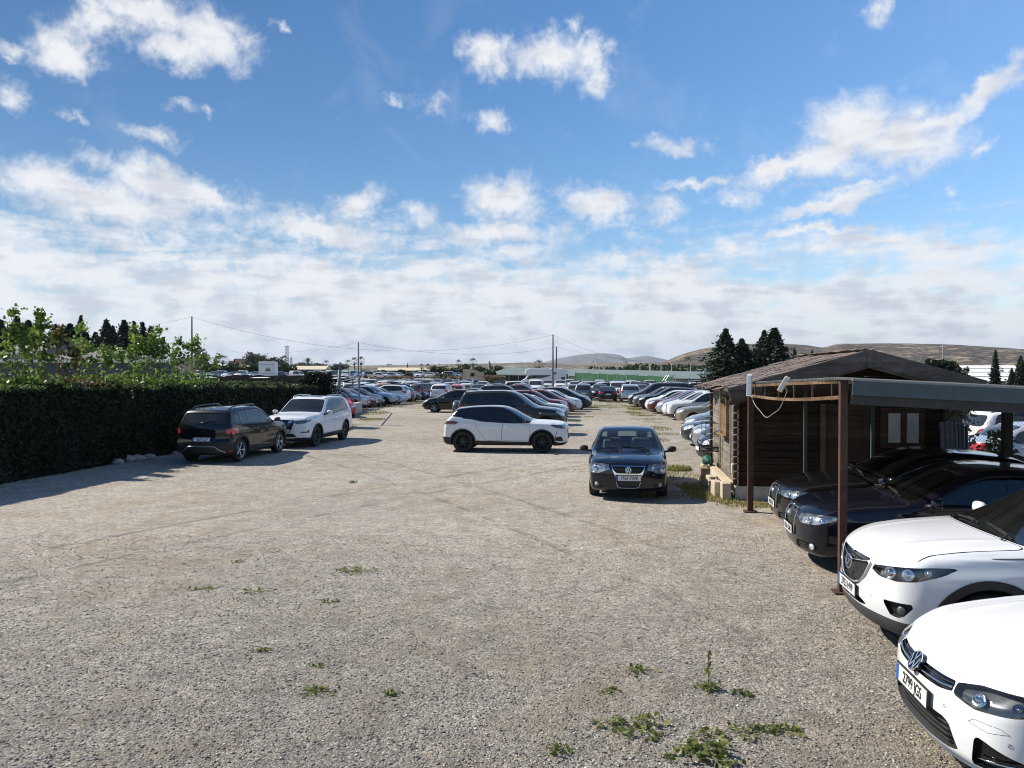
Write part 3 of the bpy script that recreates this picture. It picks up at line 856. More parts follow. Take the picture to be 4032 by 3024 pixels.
def sty_sedan(lod, **o):
    p = dict(L=4.55, H=1.45, hw=.90, wb=2.68, fo=.90, wr=.315, zb=.20, th=.36, res=.62 if lod else 1.0,
        top=[(0, .73), (.12, .79), (.5, .88), (.95, .94), (1.22, .965), (1.36, 1.005), (2.15, 1.38), (2.4, 1.44), (2.75, 1.45), (3.2, 1.41), (3.5, 1.32), (3.95, 1.08), (4.08, 1.04), (4.4, 1.03), (4.55, 1.0)],
        front=[(.15, .18), (.25, .07), (.40, .0), (.57, .01), (.69, .04), (.80, .13), (.95, .4)],
        rear=[(.18, -.18), (.30, -.06), (.48, 0), (.70, -.01), (.9, -.05), (1.0, -.09), (1.1, -.16), (1.5, -.5)],
        belt=[(0, .78), (1.0, .85), (1.36, .88), (2.4, .91), (3.5, .95), (4.55, .97)])
    p.update(o.pop('body', {}))
    q = dict(lod=lod, screen=(1.37, 2.19), rear_screen=('top', 3.32, 3.93, .09), pillars=[(2.40, .10, .035), (3.22, .2, .02)], cpillar=(3.62, -.55),
        lamps=[('headlight', 'fc', [(26, .63), (30, .58), (52, .68), (62, .77), (56, .81), (40, .77), (28, .72)], M_LAMP, .004, 'lr'),
               ('grille', 'fc', [(0, .56), (16, .58), (21, .71), (0, .73)], M_GLOSSB, .02, 'c'),
               ('lower_grille', 'fc', [(0, .26), (26, .27), (28, .36), (0, .38)], M_BLACK, .02, 'c'),
               ('tail_light', 'rc', [(24, .78), (54, .76), (64, .88), (58, .96), (26, .92)], M_TAIL, -.004, 'lr')],
        bonnet=(.24, 1.33), mirror=(1.62, .90), plate_f=.45, plate_r=.72, handles=[(2.6, .83), (3.35, .86)])
    q.update(o); return p, q
def sty_mpv(lod, **o):
    p = dict(L=4.4, H=1.64, hw=.91, wb=2.70, fo=.85, wr=.32, zb=.21, th=.27, res=.62 if lod else 1.0, z0=.6,
        top=[(0, .74), (.12, .82), (.45, .94), (.75, 1.02), (.9, 1.06), (1.0, 1.11), (1.95, 1.56), (2.2, 1.62), (2.6, 1.645), (3.5, 1.61), (4.0, 1.55), (4.25, 1.50), (4.4, 1.47)],
        front=[(.15, .16), (.25, .06), (.42, .0), (.58, .02), (.72, .07), (.85, .17), (1.0, .38)],
        rear=[(.18, -.16), (.30, -.05), (.45, 0), (.65, -.005), (.95, -.03), (1.1, -.08), (1.35, -.22), (1.5, -.31), (1.7, -.4)],
        belt=[(0, .86), (.8, .92), (1.1, .95), (2.2, .98), (3.3, 1.02), (4.4, 1.06)])
    p.update(o.pop('body', {}))
    q = dict(lod=lod, screen=(1.0, 1.98), rear_screen=('z', 1.06, 1.46, .09), pillars=[(1.72, .30, .02), (2.42, .08, .035), (3.28, .12, .03)], cpillar=(4.0, -.3),
        lamps=[('headlight', 'fc', [(26, .66), (30, .60), (52, .74), (66, .86), (58, .88), (40, .82), (28, .75)], M_LAMP, .004, 'lr'),
               ('grille', 'fc', [(0, .60), (20, .62), (22, .70), (0, .72)], M_GLOSSB, .02, 'c'),
               ('lower_grille', 'fc', [(0, .27), (26, .28), (28, .38), (0, .42)], M_BLACK, .02, 'c'),
               ('tail_light', 'rc', [(44, .84), (58, .82), (68, 1.02), (62, 1.28), (50, 1.26)], M_TAIL, -.004, 'lr')],
        bonnet=(.26, .97), mirror=(1.35, .98), plate_f=.48, plate_r=.72, handles=[(2.6, .90), (3.4, .92)])
    q.update(o); return p, q
def sty_van(lod, **o):
    p = dict(L=4.9, H=1.95, hw=.95, wb=2.95, fo=.90, wr=.335, zb=.22, th=.13, res=.62 if lod else 1.0, z0=.75, zm=.7, crown=.03, rtop=.14, pF=.88, pR=.96, rb=.08,
        top=[(0, .90), (.12, .98), (.45, 1.10), (.75, 1.17), (.92, 1.22), (1.85, 1.80), (2.05, 1.90), (2.5, 1.945), (4.0, 1.95), (4.7, 1.93), (4.9, 1.92)],
        front=[(.18, .16), (.3, .06), (.5, .0), (.72, .01), (.88, .06), (1.0, .16), (1.15, .36)],
        rear=[(.2, -.10), (.32, -.03), (.5, 0), (1.0, 0), (1.5, -.04), (1.9, -.09), (2.0, -.14)],
        belt=[(0, 1.0), (.8, 1.04), (1.1, 1.05), (2.2, 1.08), (4.9, 1.10)])
    p.update(o.pop('body', {}))
    q = dict(lod=lod, screen=(.94, 1.86), rear_screen=('z', 1.12, 1.68, .12), pillars=[(2.1, .05, .05)], cpillar=(3.2, -.05),
        lamps=[('headlight', 'fc', [(30, .78), (34, .70), (54, .80), (64, 1.0), (56, 1.02), (42, .94), (31, .86)], M_LAMP, .004, 'lr'),
               ('grille', 'fc', [(0, .66), (24, .68), (27, .82), (0, .84)], M_BLACK, .02, 'c'),
               ('lower_grille', 'fc', [(0, .34), (26, .35), (26, .46), (0, .48)], M_BLACK, .02, 'c'),
               ('tail_light', 'rc', [(50, .82), (62, .82), (64, 1.30), (54, 1.30)], M_TAIL, -.004, 'lr')],
        bonnet=(.26, .88), mirror=(1.35, 1.06), plate_f=.5, plate_r=.75, handles=[(2.2, .98)], clad=(M_BLACK, [(0, .34), (4.9, .34)]))
    q.update(o); return p, q
def sty_pickup(lod, **o):
    p = dict(L=5.2, H=1.78, hw=.92, wb=3.1, fo=.92, wr=.37, zb=.32, th=.22, res=.62 if lod else 1.0, z0=.72, zm=.7, pR=.97, rb=.05, nb=.2,
        top=[(0, .96), (.12, 1.02), (.5, 1.08), (1.1, 1.13), (1.36, 1.16), (1.5, 1.20), (2.1, 1.68), (2.3, 1.76), (2.7, 1.78), (3.2, 1.74), (3.42, 1.62), (3.52, 1.14), (3.6, 1.08), (5.2, 1.08)],
        front=[(.25, .16), (.35, .05), (.55, .0), (.8, .0), (.95, .03), (1.05, .10), (1.2, .3)],
        rear=[(.3, -.06), (.42, -.01), (.6, 0), (1.0, 0), (1.1, -.03), (1.8, -.3)],
        belt=[(0, .98), (1.0, 1.02), (1.5, 1.05), (3.4, 1.08), (5.2, 1.09)])
    p.update(o.pop('body', {}))
    q = dict(lod=lod, screen=(1.5, 2.13), rear_screen=('top', 3.44, 3.515, .1), pillars=[(2.5, .05, .04)], cpillar=(3.25, -.1),
        arch_trim=(.05, .01, M_BLACK), lamps=[('headlight', 'fc', [(28, .86), (31, .78), (56, .80), (62, .96), (34, .97)], M_LAMP, .004, 'lr'),
               ('grille', 'fc', [(0, .72), (24, .74), (25, .92), (0, .93)], M_BLACK, .02, 'c'),
               ('lower_grille', 'fc', [(0, .42), (40, .43), (40, .52), (0, .54)], M_BLACK, .02, 'c'),
               ('tail_light', 'rc', [(46, .72), (60, .72), (60, 1.0), (46, 1.0)], M_TAIL, -.004, 'lr')],
        bonnet=(.2, 1.42), mirror=(1.85, 1.1), plate_f=.6, plate_r=.55, handles=[(2.75, 1.0)])
    q.update(o); return p, q
STY = dict(hatch=sty_hatch, suv=sty_suv, sedan=sty_sedan, mpv=sty_mpv, van=sty_van, pickup=sty_pickup)
# ------------------------------------------------------------------ the cars close to the camera
M_LENS = glass_mat('lamp_lens', (.93, .95, .97), 0.03)
M_REFL = simple('lamp_reflector', (.55, .56, .58), .22, metal=.7, var=.35, scale=18)
M_REFLDK = simple('lamp_reflector_dark', (.05, .052, .056), .3, metal=.5, var=.4, scale=18)
M_CHROMEDK = simple('chrome_dark', (.30, .31, .33), .15, metal=1.0)
def nose_bar(B, root, name, pts, r, mat, both=True, off=.004):
    """a strip following the nose; pts of (angle, z)"""
    m = MB(); P = []
    for a, z in pts:
        p, n = B.nose(a, z); P.append((p, n))
    if both:
        A = [B.obp(p, -1, n, off) for p, n in P[::-1] if p[1] > 1e-4] + [B.obp(p, 1, n, off) for p, n in P]
        m.tube(A, r, 6)
        return m.obj(name, mat, root, True)
    for sg in (1, -1):
        m = MB(); m.tube([B.obp(p, sg, n, off) for p, n in P], r, 6); m.obj(name, mat, root, True)
def lin(a, b, n): return [tuple(np.array(a) + (np.array(b) - np.array(a)) * k / (n - 1)) for k in range(n)]
def chain(*pts, n=7):
    o = []
    for a, b in zip(pts[:-1], pts[1:]): o += lin(a, b, n)[(1 if o else 0):]
    return o
def emblem_vw(root, M, r, ring=M_CHROME):
    m = MB(); m.lathe([(.001, .004), (r, .004), (r, -.02)], 28, M, m=1)
    pts = [M @ Vector((r * .95 * math.cos(a), r * .95 * math.sin(a), .006)) for a in np.linspace(0, 2 * math.pi, 33)]
    m.tube(pts, r * .09, 6, m=0, caps=False)
    def st(a, b): m.bar(M @ Vector((a[0] * r, a[1] * r, .008)), M @ Vector((b[0] * r, b[1] * r, .008)), r * .15, .006, m=0, up=(M.to_3x3() @ Vector((0, 0, 1))))
    st((-.34, .84), (0, .10)); st((.34, .84), (0, .10))
    st((-.76, .46), (-.36, -.74)); st((-.36, -.74), (0, .02)); st((0, .02), (.36, -.74)); st((.36, -.74), (.76, .46))
    return m.obj('emblem', [ring, M_GLOSSB], root, False)
def emblem_rings(root, M, r):
    m = MB()
    for k in range(4):
        cx = (k - 1.5) * r * 1.42
        m.tube([M @ Vector((cx + r * math.cos(a), r * math.sin(a), .006)) for a in np.linspace(0, 2 * math.pi, 25)], r * .13, 6, caps=False)
    return m.obj('emblem', M_CHROME, root, True)
def emblem_wing(root, M, r):
    m = MB(); m.tube([M @ Vector((r * 1.25 * math.cos(a), r * math.sin(a), .006)) for a in np.linspace(0, 2 * math.pi, 33)], r * .11, 6, caps=False)
    m.tube([M @ Vector(p) for p in ((-r * 1.2, r * .35, .01), (-r * .6, r * .25, .012), (-r * .18, -.02 - r * .1, .014), (0, -r * .35, .015), (r * .18, -.02 - r * .1, .014), (r * .6, r * .25, .012), (r * 1.2, r * .35, .01))], [r * .05, r * .1, r * .13, r * .12, r * .13, r * .1, r * .05], 6)
    return m.obj('emblem', M_CHROME, root, True)
def emblem_chevrons(root, M, r):
    m = MB(); up = M.to_3x3() @ Vector((0, 0, 1))
    for dz in (0, -.75):
        for sg in (1, -1): m.bar(M @ Vector((0, r * (1 + dz), .008)), M @ Vector((sg * r * .9, r * (.28 + dz), .008)), r * .26, .01, up=up)
    return m.obj('emblem', M_CHROME, root)
def emblem_bar(root, M, r):
    m = MB(); m.tube([M @ Vector((r * math.cos(a), r * math.sin(a), .006)) for a in np.linspace(0, 2 * math.pi, 29)], r * .12, 6, caps=False)
    m.bar(M @ Vector((-r * 1.2, 0, .008)), M @ Vector((r * 1.2, 0, .008)), r * .3, .012, up=M.to_3x3() @ Vector((0, 0, 1)))
    return m.obj('emblem', M_CHROME, root)
def nose_M(B, z, off=.006, ang=0):
    p, n = B.nose(ang, z); q = B.obp(p, 1, n, off); return frame_M(q, (-n[0], n[1], n[2]))
def tail_M(B, z, off=.006):
    p, n = B.tail(0, z); q = B.obp(p, 1, n, off); return frame_M(q, (-n[0], n[1], n[2]))
def roof_rails(B, root, x0, x1, yf, mat, r=.016, lift=.045):
    for sg in (1, -1):
        m = MB(); P = []; n = 9
        for k in range(n):
            x = x0 + (x1 - x0) * k / (n - 1); p, nn = B.over(x, yf)
            P.append(B.obp(p, sg, nn, -.01 if k in (0, n - 1) else lift))
        m.tube(P, [r * 1.2] + [r] * (n - 2) + [r * 1.2], 8); m.obj('roof_rail', mat, root, True)
def wiper(B, root, x, y0, y1):
    def tp(x, y):
        p, n = B.over(x, abs(y)); return B.obp(p, 1 if y >= 0 else -1, n, .014)
    for (ya, yb) in ((y0, y1), (y0 - .62, y1 - .62)):
        m = MB(); k = 7
        P = [tp(x + .05 + .05 * i / (k - 1) - B.cf * 0, ya + (yb - ya) * i / (k - 1)) for i in range(k)]
        for i in range(k - 1): m.bar(P[i], P[i + 1], .016, .018)
        m.tube([tp(x - .03, ya - .02), P[1] + Vector((0, 0, .015)), P[3] + Vector((0, 0, .012))], .009, 6); m.obj('wiper', M_BLACK, root)
def sensor_dot(B, root, ang, z, sg, mat):
    p, n = B.nose(ang, z); m = MB()
    M = frame_M(B.obp(p, sg, n, 0.0008), (-n[0], n[1] * sg, n[2]))
    m.tube([M @ Vector((.011 * math.cos(a), .011 * math.sin(a), 0)) for a in np.linspace(0, 2 * math.pi, 17)], .0011, 4, caps=False)
    m.obj('parking_sensor', mat, root)
def aerial(B, root, x, mat=M_BLACK, L=.22):
    p, n = B.over(x, 0); a = B.obp(p); m = MB(); m.tube([a, a + Vector((-L * .8, 0, L * .55))], [.008, .003], 6); m.obj('aerial', mat, root)

def hero_golf():
    p, _ = sty_hatch(0, body=dict(L=4.26, hw=.90, H=1.45, wb=2.63, fo=.88, wr=.325, nb=.30, res=1.5, barrel=.045, crown=.05,
        top=[(0, .725), (.1, .775), (.4, .895), (.8, .97), (1.15, 1.015), (1.27, 1.05), (2.02, 1.38), (2.25, 1.435), (2.6, 1.45), (3.3, 1.42), (3.9, 1.35), (4.26, 1.30)],
        front=[(.16, .17), (.22, .055), (.30, .01), (.45, .0), (.60, .008), (.67, .03), (.72, .075), (.80, .16), (.95, .4)]))
    B = Body(**p)
    c = build_car('parked_car', B, WHITE, screen=(1.27, 2.06), rear_screen=('z', 1.0, 1.3, .09), pillars=[(2.2, .1, .035), (3.0, .2, .02)], cpillar=(3.5, -.4), tw=.225,
        lamps=[('grille', 'fc', [(0, .612), (20, .622), (27.5, .642), (27.5, .70), (20, .695), (0, .69)], M_GLOSSB, .02, 'c'),
               ('headlight', 'fc', [(28.2, .635), (38, .607), (52, .635), (68, .715), (66, .75), (52, .752), (38, .735), (28.2, .70)], (M_LENS, M_REFLDK, .05, [(38, .668, .042, .035, M_CHROME), (52, .69, .036, .035, M_CHROMEDK)]), 0, 'lr'),
               ('side_intake', 'fc', [(37, .265), (58, .30), (60, .34), (42, .445), (38.5, .455)], M_GLOSSB, .04, 'lr'),
               ('lower_grille', 'fc', [(0, .265), (26, .28), (31.5, .30), (27, .44), (24, .462), (0, .462)], M_BLACK, .045, 'c')],
        bonnet=(.125, 1.24), mirror=(1.52, .95), strips=[('a', [(.60, .76), (.585, .60)])], plate_f=.51, plate_r=.7, text_f='2799 JGS', doors=[[(1.33, .32), (1.28, .60), (1.33, .90), (2.16, .945), (2.20, .60), (2.18, .30)]], handles=[(2.0, .82)], seats=([2.2, 3.0], M_SEAT), dash=(1.5, .98, 1), rim_mat=M_ALLOY)
    nose_bar(B, c, 'grille_strip', chain((0, .640), (20, .650), (27, .664), n=8), .0085, M_CHROME, off=.000)
    nose_bar(B, c, 'grille_strip', chain((0, .672), (20, .676), (27, .685), n=8), .004, M_BLACK, off=-.004)
    for z in (.30, .335, .37, .405, .435): nose_bar(B, c, 'grille_slat', chain((0, z), (25.5, z + .004), n=8), .006, M_BLACK, off=-.028)
    nose_bar(B, c, 'bumper_lip', chain((0, .226), (30, .232), (58, .27), n=9), .013, M_CHROME, off=.004)
    nose_bar(B, c, 'intake_strip', chain((39, .32), (56, .345), n=6), .007, M_CHROME, False, off=-.012)
    emblem_vw(c, nose_M(B, .664, .02), .072)
    for sg in (1, -1):
        sensor_dot(B, c, 24.5, .53, sg, M_GREYPL); sensor_dot(B, c, 50, .47, sg, M_GREYPL)
        m = MB(); A = [B.nose(a, z) for a, z in chain((36, .522), (43, .505), (50, .532), (47, .555), (38, .55), (36, .522), n=4)]
        m.tube([B.obp(p_, sg, n_, .0006) for p_, n_ in A], .0011, 4, caps=False); m.obj('washer_cover', M_GREYPL, c)
    wiper(B, c, 1.27, .55, -.05)
    return c
def hero_mazda():
    p, _ = sty_suv(0, body=dict(L=4.54, hw=.92, H=1.67, wb=2.70, fo=.93, wr=.36, res=1.4, nb=.34, zb=.23, flare=.035,
        top=[(0, .93), (.1, .985), (.3, 1.045), (.6, 1.10), (1.0, 1.14), (1.16, 1.155), (1.30, 1.19), (2.1, 1.56), (2.35, 1.64), (2.7, 1.67), (3.5, 1.63), (4.1, 1.56), (4.54, 1.50)],
        front=[(.2, .22), (.28, .09), (.40, .02), (.55, .0), (.68, .015), (.82, .03), (.90, .05), (.96, .10), (1.1, .32)]))
    B = Body(**p)
    c = build_car('parked_car', B, WHITE, screen=(1.15, 2.14), rear_screen=('z', 1.18, 1.46, .1), pillars=[(2.35, .10, .035), (3.2, .16, .03)], cpillar=(3.9, -.5),
        arch_trim=(.075, .012, M_BLACK), clad=(M_GREYPL, [(0, .43), (.30, .40), (.62, .42), (.9, .40), (1.3, .42), (3.2, .44), (4.54, .46)]),
        lamps=[('grille', 'fc', [(0, .605), (9, .612), (15, .645), (21, .73), (25, .845), (24, .862), (0, .80)], M_GRILLE, .03, 'c'),
               ('bonnet_gap', 'fc', [(0, .803), (24, .865), (26, .895), (14, .898), (0, .895)], M_GLOSSB, .02, 'c'),
               ('headlight', 'fc', [(28.5, .815), (35, .77), (46, .765), (56, .79), (68, .86), (77, .935), (62, .925), (46, .895), (30, .86)], (M_LENS, M_REFLDK, .06, [(40, .825, .058, .04, M_CHROME), (51, .84, .052, .04, M_CHROME), (61, .875, .03, .03, M_REFL)]), 0, 'lr'),
               ('fog_recess', 'fc', [(43, .445), (49, .44), (55, .56), (55, .585), (38, .575)], M_BLACK, .05, 'lr'),
               ('lower_grille', 'fc', [(0, .435), (20, .44), (26, .455), (18, .50), (0, .505)], M_BLACK, .05, 'c')],
        bonnet=(.105, 1.13), mirror=(1.66, 1.10), strips=[('a', [(.66, .87), (.80, .80)])], plate_f=.545, plate_r=.8, text_f='3753 HVP', doors=[[(1.42, .46), (1.40, .75), (1.45, 1.05), (2.32, 1.06), (2.36, .75), (2.34, .46)]], handles=[(2.15, .95)],
        seats=([2.3, 3.2], M_SEAT, .74), dash=(1.6, 1.10, 1), rim='double', rim_mat=M_RIMDK, glass=glass_mat('green_glass', (.30, .38, .33), .02))
    nose_bar(B, c, 'grille_surround', chain((0, .592), (9, .598), (16, .632), (23, .73), (27.5, .862), n=6), .012, M_CHROME, off=.004)
    emblem_wing(c, nose_M(B, .775, .014), .068)
    for sg in (1, -1):
        p_, n_ = B.nose(48.5, .505); m = MB(); m.lathe([(.042, 0), (.038, .012), (.025, .016), (.001, .018)], 20, frame_M(B.obp(p_, sg, n_, -.03), (-n_[0], n_[1] * sg, n_[2])))
        m.obj('fog_light', M_LAMPDK, c, True)
        sensor_dot(B, c, 30, .57, sg, M_GREYPL)
    wiper(B, c, 1.19, .60, .05)
    return c
def audi(c_paint, txt, led, H, text=True):
    p, _ = sty_hatch(0, body=dict(L=4.24, hw=.885, H=H, wb=2.59, fo=.88, wr=.315, res=1.3, nb=.27,
        top=[(0, .76), (.1, .81), (.4, .89), (.8, .945), (1.15, .975), (1.28, 1.01), (2.02, 1.33), (2.3, 1.40), (2.65, 1.42), (3.3, 1.38), (3.85, 1.29), (4.24, 1.22)],
        front=[(.15, .17), (.22, .06), (.32, .015), (.50, .0), (.66, .012), (.73, .035), (.79, .085), (.88, .24), (.98, .4)],
        rear=[(.18, -.16), (.30, -.05), (.45, 0), (.62, -.005), (.85, -.05), (1.0, -.14), (1.2, -.38), (1.34, -.56), (1.5, -.7)]))
    B = Body(**p)
    hl = [(24, .655), (30, .62), (45, .635), (60, .71), (62, .765), (50, .77), (34, .755), (25, .735)] if not led else [(25, .69), (33, .645), (48, .65), (62, .71), (64, .76), (48, .762), (34, .755), (26, .735)]
    c = build_car('parked_car', B, c_paint, screen=(1.28, 2.07), rear_screen=('z', .98, 1.24, .09), pillars=[(2.55, .1, .035)], cpillar=(3.45, -.5),
        lamps=[('grille', 'fc', [(0, .41), (13, .415), (15.5, .47), (17, .72), (15, .76), (0, .77)], M_BLACK, .03, 'c'),
               ('headlight', 'fc', hl, (M_LENS, M_REFL, .05, [(36, .69, .05, .04, M_CHROME), (50, .705, .04, .04, M_CHROME)]), 0, 'lr'),
               ('lower_grille', 'fc', [(20, .26), (40, .28), (48, .31), (46, .38), (22, .375)], M_BLACK, .035, 'lr')],
        bonnet=(.13, 1.24), mirror=(1.56, .92), plate_f=.475, plate_r=.7, text_f=txt, doors=[[(1.33, .30), (1.30, .60), (1.35, .87), (2.5, .905), (2.55, .60), (2.45, .30)]], handles=[(2.3, .80)],
        seats=([2.3, 3.05], M_SEAT), dash=(1.5, .95, 1), rim='double', glass=glass_mat('hatch_dark_glass', (.10, .12, .12), .01))
    nose_bar(B, c, 'grille_surround', chain((0, .40), (13.5, .404), (16.5, .47), (18, .725), (15.8, .772), (0, .78), n=5), .008, M_CHROME, off=.003)
    for z in (.44, .56, .60, .64, .68, .72, .75): nose_bar(B, c, 'grille_slat', chain((0, z), (14, z), n=6), .005, M_GREYPL, off=-.016)
    for z in (.30, .335): nose_bar(B, c, 'grille_slat', chain((22, z), (34, z + .004), n=5), .005, M_GREYPL, False, off=-.02)
    for sg in (1, -1):
        p_, n_ = B.nose(42, .33); m = MB(); m.lathe([(.045, 0), (.042, .012), (.03, .016), (.001, .018)], 20, frame_M(B.obp(p_, sg, n_, -.012), (-n_[0], n_[1] * sg, n_[2])))
        m.obj('fog_light', M_LAMP, c, True)
    emblem_rings(c, nose_M(B, .685, .012), .038)
    wiper(B, c, 1.28, .5, -.08)
    return c
EOS = paint('midnight_blue', (.001, .0025, .009), dust=.008)
def hero_eos():
    p, _ = sty_sedan(0, body=dict(L=4.41, hw=.895, H=1.44, wb=2.58, fo=.93, wr=.32, res=1.3, nb=.24, pF=.88, th=.38,
        top=[(0, .79), (.1, .84), (.4, .905), (.85, .95), (1.2, .97), (1.32, .995), (2.05, 1.345), (2.35, 1.42), (2.7, 1.44), (3.1, 1.41), (3.4, 1.32), (3.85, 1.08), (4.0, 1.03), (4.3, 1.0), (4.41, .97)],
        front=[(.15, .17), (.22, .06), (.32, .01), (.50, .0), (.68, .012), (.77, .04), (.83, .09), (.90, .2), (1.0, .4)]))
    B = Body(**p)
    c = build_car('parked_car', B, EOS, screen=(1.32, 2.09), ax=.06, rear_screen=('top', 3.22, 3.83, .1), pillars=[(2.75, .1, .03)], cpillar=(3.5, -.6),
        lamps=[('headlight', 'fc', [(24.5, .68), (30, .655), (37, .60), (44, .585), (51, .61), (55, .68), (54, .77), (47, .80), (36, .795), (27, .775)], (M_LENS, M_REFL, .05, [(46, .69, .082, .03, M_CHROME), (33, .72, .05, .03, M_CHROME)]), 0, 'lr'),
               ('grille_surround', 'fc', [(0, .44), (13.5, .44), (16, .47), (19, .60), (23.8, .765), (0, .765)], M_CHROME, -.004, 'c'),
               ('grille', 'fc', [(0, .60), (15, .602), (18.5, .64), (22, .748), (0, .748)], M_BLACK, .02, 'c', 'p_grille_surround_X'),
               ('lower_grille', 'fc', [(0, .30), (10, .30), (13.5, .325), (15.5, .42), (0, .43)], M_BLACK, .03, 'c'),
               ('fog_recess', 'fc', [(32, .30), (44, .32), (47, .36), (44, .40), (32, .385)], M_BLACK, .02, 'lr')],
        bonnet=(.13, 1.29), mirror=(1.60, .905, M_BLACK), plate_f=.505, plate_r=.75, text_f='1763 FWK', doors=[[(1.40, .30), (1.36, .60), (1.42, .87), (2.8, .90), (2.86, .60), (2.75, .30)]], handles=[(2.6, .80)],
        seats=([2.35, 3.1], M_SEATLT, .58), dash=(1.55, .95, 1), glass=glass_mat('clean_glass', (.55, .62, .60), .012))
    nose_bar(B, c, 'lower_grille_trim', chain((0, .293), (10, .293), (14.2, .32), (16.3, .43), n=5), .006, M_CHROME, off=.003)
    for z in (.64, .69): nose_bar(B, c, 'grille_slat', chain((0, z), (18, z + .003), n=7), .006, M_BLACK, off=-.008)
    for sg in (1, -1):
        p_, n_ = B.nose(41, .36); m = MB(); m.lathe([(.045, 0), (.042, .012), (.03, .018), (.001, .02)], 20, frame_M(B.obp(p_, sg, n_, -.012), (-n_[0], n_[1] * sg, n_[2])))
        m.obj('fog_light', M_LAMP, c, True)
    emblem_vw(c, nose_M(B, .675, .014), .066)
    wiper(B, c, 1.34, .5, -.1)
    return c
def hero_peugeot():
    p, _ = sty_suv(0, body=dict(L=4.30, hw=.885, H=1.55, wb=2.66, fo=.87, wr=.352, res=1.2, zb=.24, z0=.6, arch=1.13, nb=.24, th=.30,
        top=[(0, .92), (.08, .97), (.25, 1.005), (.7, 1.045), (1.05, 1.06), (1.18, 1.085), (1.95, 1.46), (2.2, 1.53), (2.55, 1.55), (3.2, 1.53), (3.7, 1.475), (4.0, 1.43), (4.3, 1.40)],
        front=[(.2, .14), (.3, .05), (.42, .01), (.6, .0), (.84, .01), (.93, .04), (1.0, .11), (1.15, .35)],
        rear=[(.22, -.12), (.34, -.03), (.47, 0), (.62, -.02), (.80, -.03), (.95, -.055), (1.05, -.12), (1.2, -.25), (1.38, -.43), (1.5, -.5)],
        belt=[(0, .93), (.9, .965), (1.25, .985), (2.2, 1.0), (2.9, 1.05), (3.3, 1.12), (4.3, 1.18)]))
    B = Body(**p)
    def roofcut(B, P):
        line = np.interp(P[:, 0], [0, 1.0, 1.25, 2.9, 3.3, 3.95, 4.05, 4.3], [2, 2, .99, 1.06, 1.13, 1.20, 1.10, 1.02])
        # everything above the belt, the screen pillars excepted
        return line - P[:, 2]
    c = build_car('parked_car', B, WHITE, screen=(1.18, 1.99), rear_screen=('z', 1.06, 1.34, .1), pillars=[(2.12, .08, .03), (2.95, .12, .015), (3.36, .35, .02)], cpillar=(3.55, -.35), trim_mat=M_GLOSSB,
        glass=M_GLASSTINT, arch_trim=(.05, .012, M_BLACK), clad=(M_BLACK, [(0, .34), (.3, .34), (.5, .40), (1.2, .37), (3.1, .40), (4.0, .50), (4.30, .52)]),
        lamps=[('headlight', 'fc', [(30, .84), (40, .79), (58, .83), (71, .92), (66, .95), (45, .93), (30, .92)], M_LAMPDK, .004, 'lr'),
               ('grille', 'fc', [(0, .52), (24, .54), (28, .76), (0, .78)], M_GRILLE, .02, 'c'),
               ('side_intake', 'fc', [(44, .40), (60, .40), (60, .52), (50, .56)], M_BLACK, .01, 'lr'),
               ('tail_light', 'rc', [(30, .93), (66, .93), (74, 1.02), (60, 1.05), (30, 1.04)], M_TAILDK, -.004, 'lr')],
        roofcut=(roofcut, M_GLOSSB), bonnet=(.12, 1.14), mirror=(1.42, 1.0, M_GLOSSB), plate_f=.5, plate_r=.75,
        doors=[[(1.30, .40), (1.26, .70), (1.30, .955), (2.18, .99), (2.20, .70), (2.20, .40)], [(2.21, .40), (2.21, .70), (2.19, .995), (2.9, 1.035), (3.10, 1.06), (3.04, .78), (2.80, .50), (2.74, .40)]], handles=[(2.05, .875), (2.88, .92)],
        rim='double', rim_mat=M_RIMDK)
    nose_bar(B, c, 'running_light', chain((57, .74), (60, .52), n=6), .009, M_GLOSSB, False)
    aerial(B, c, 3.85)
    return c
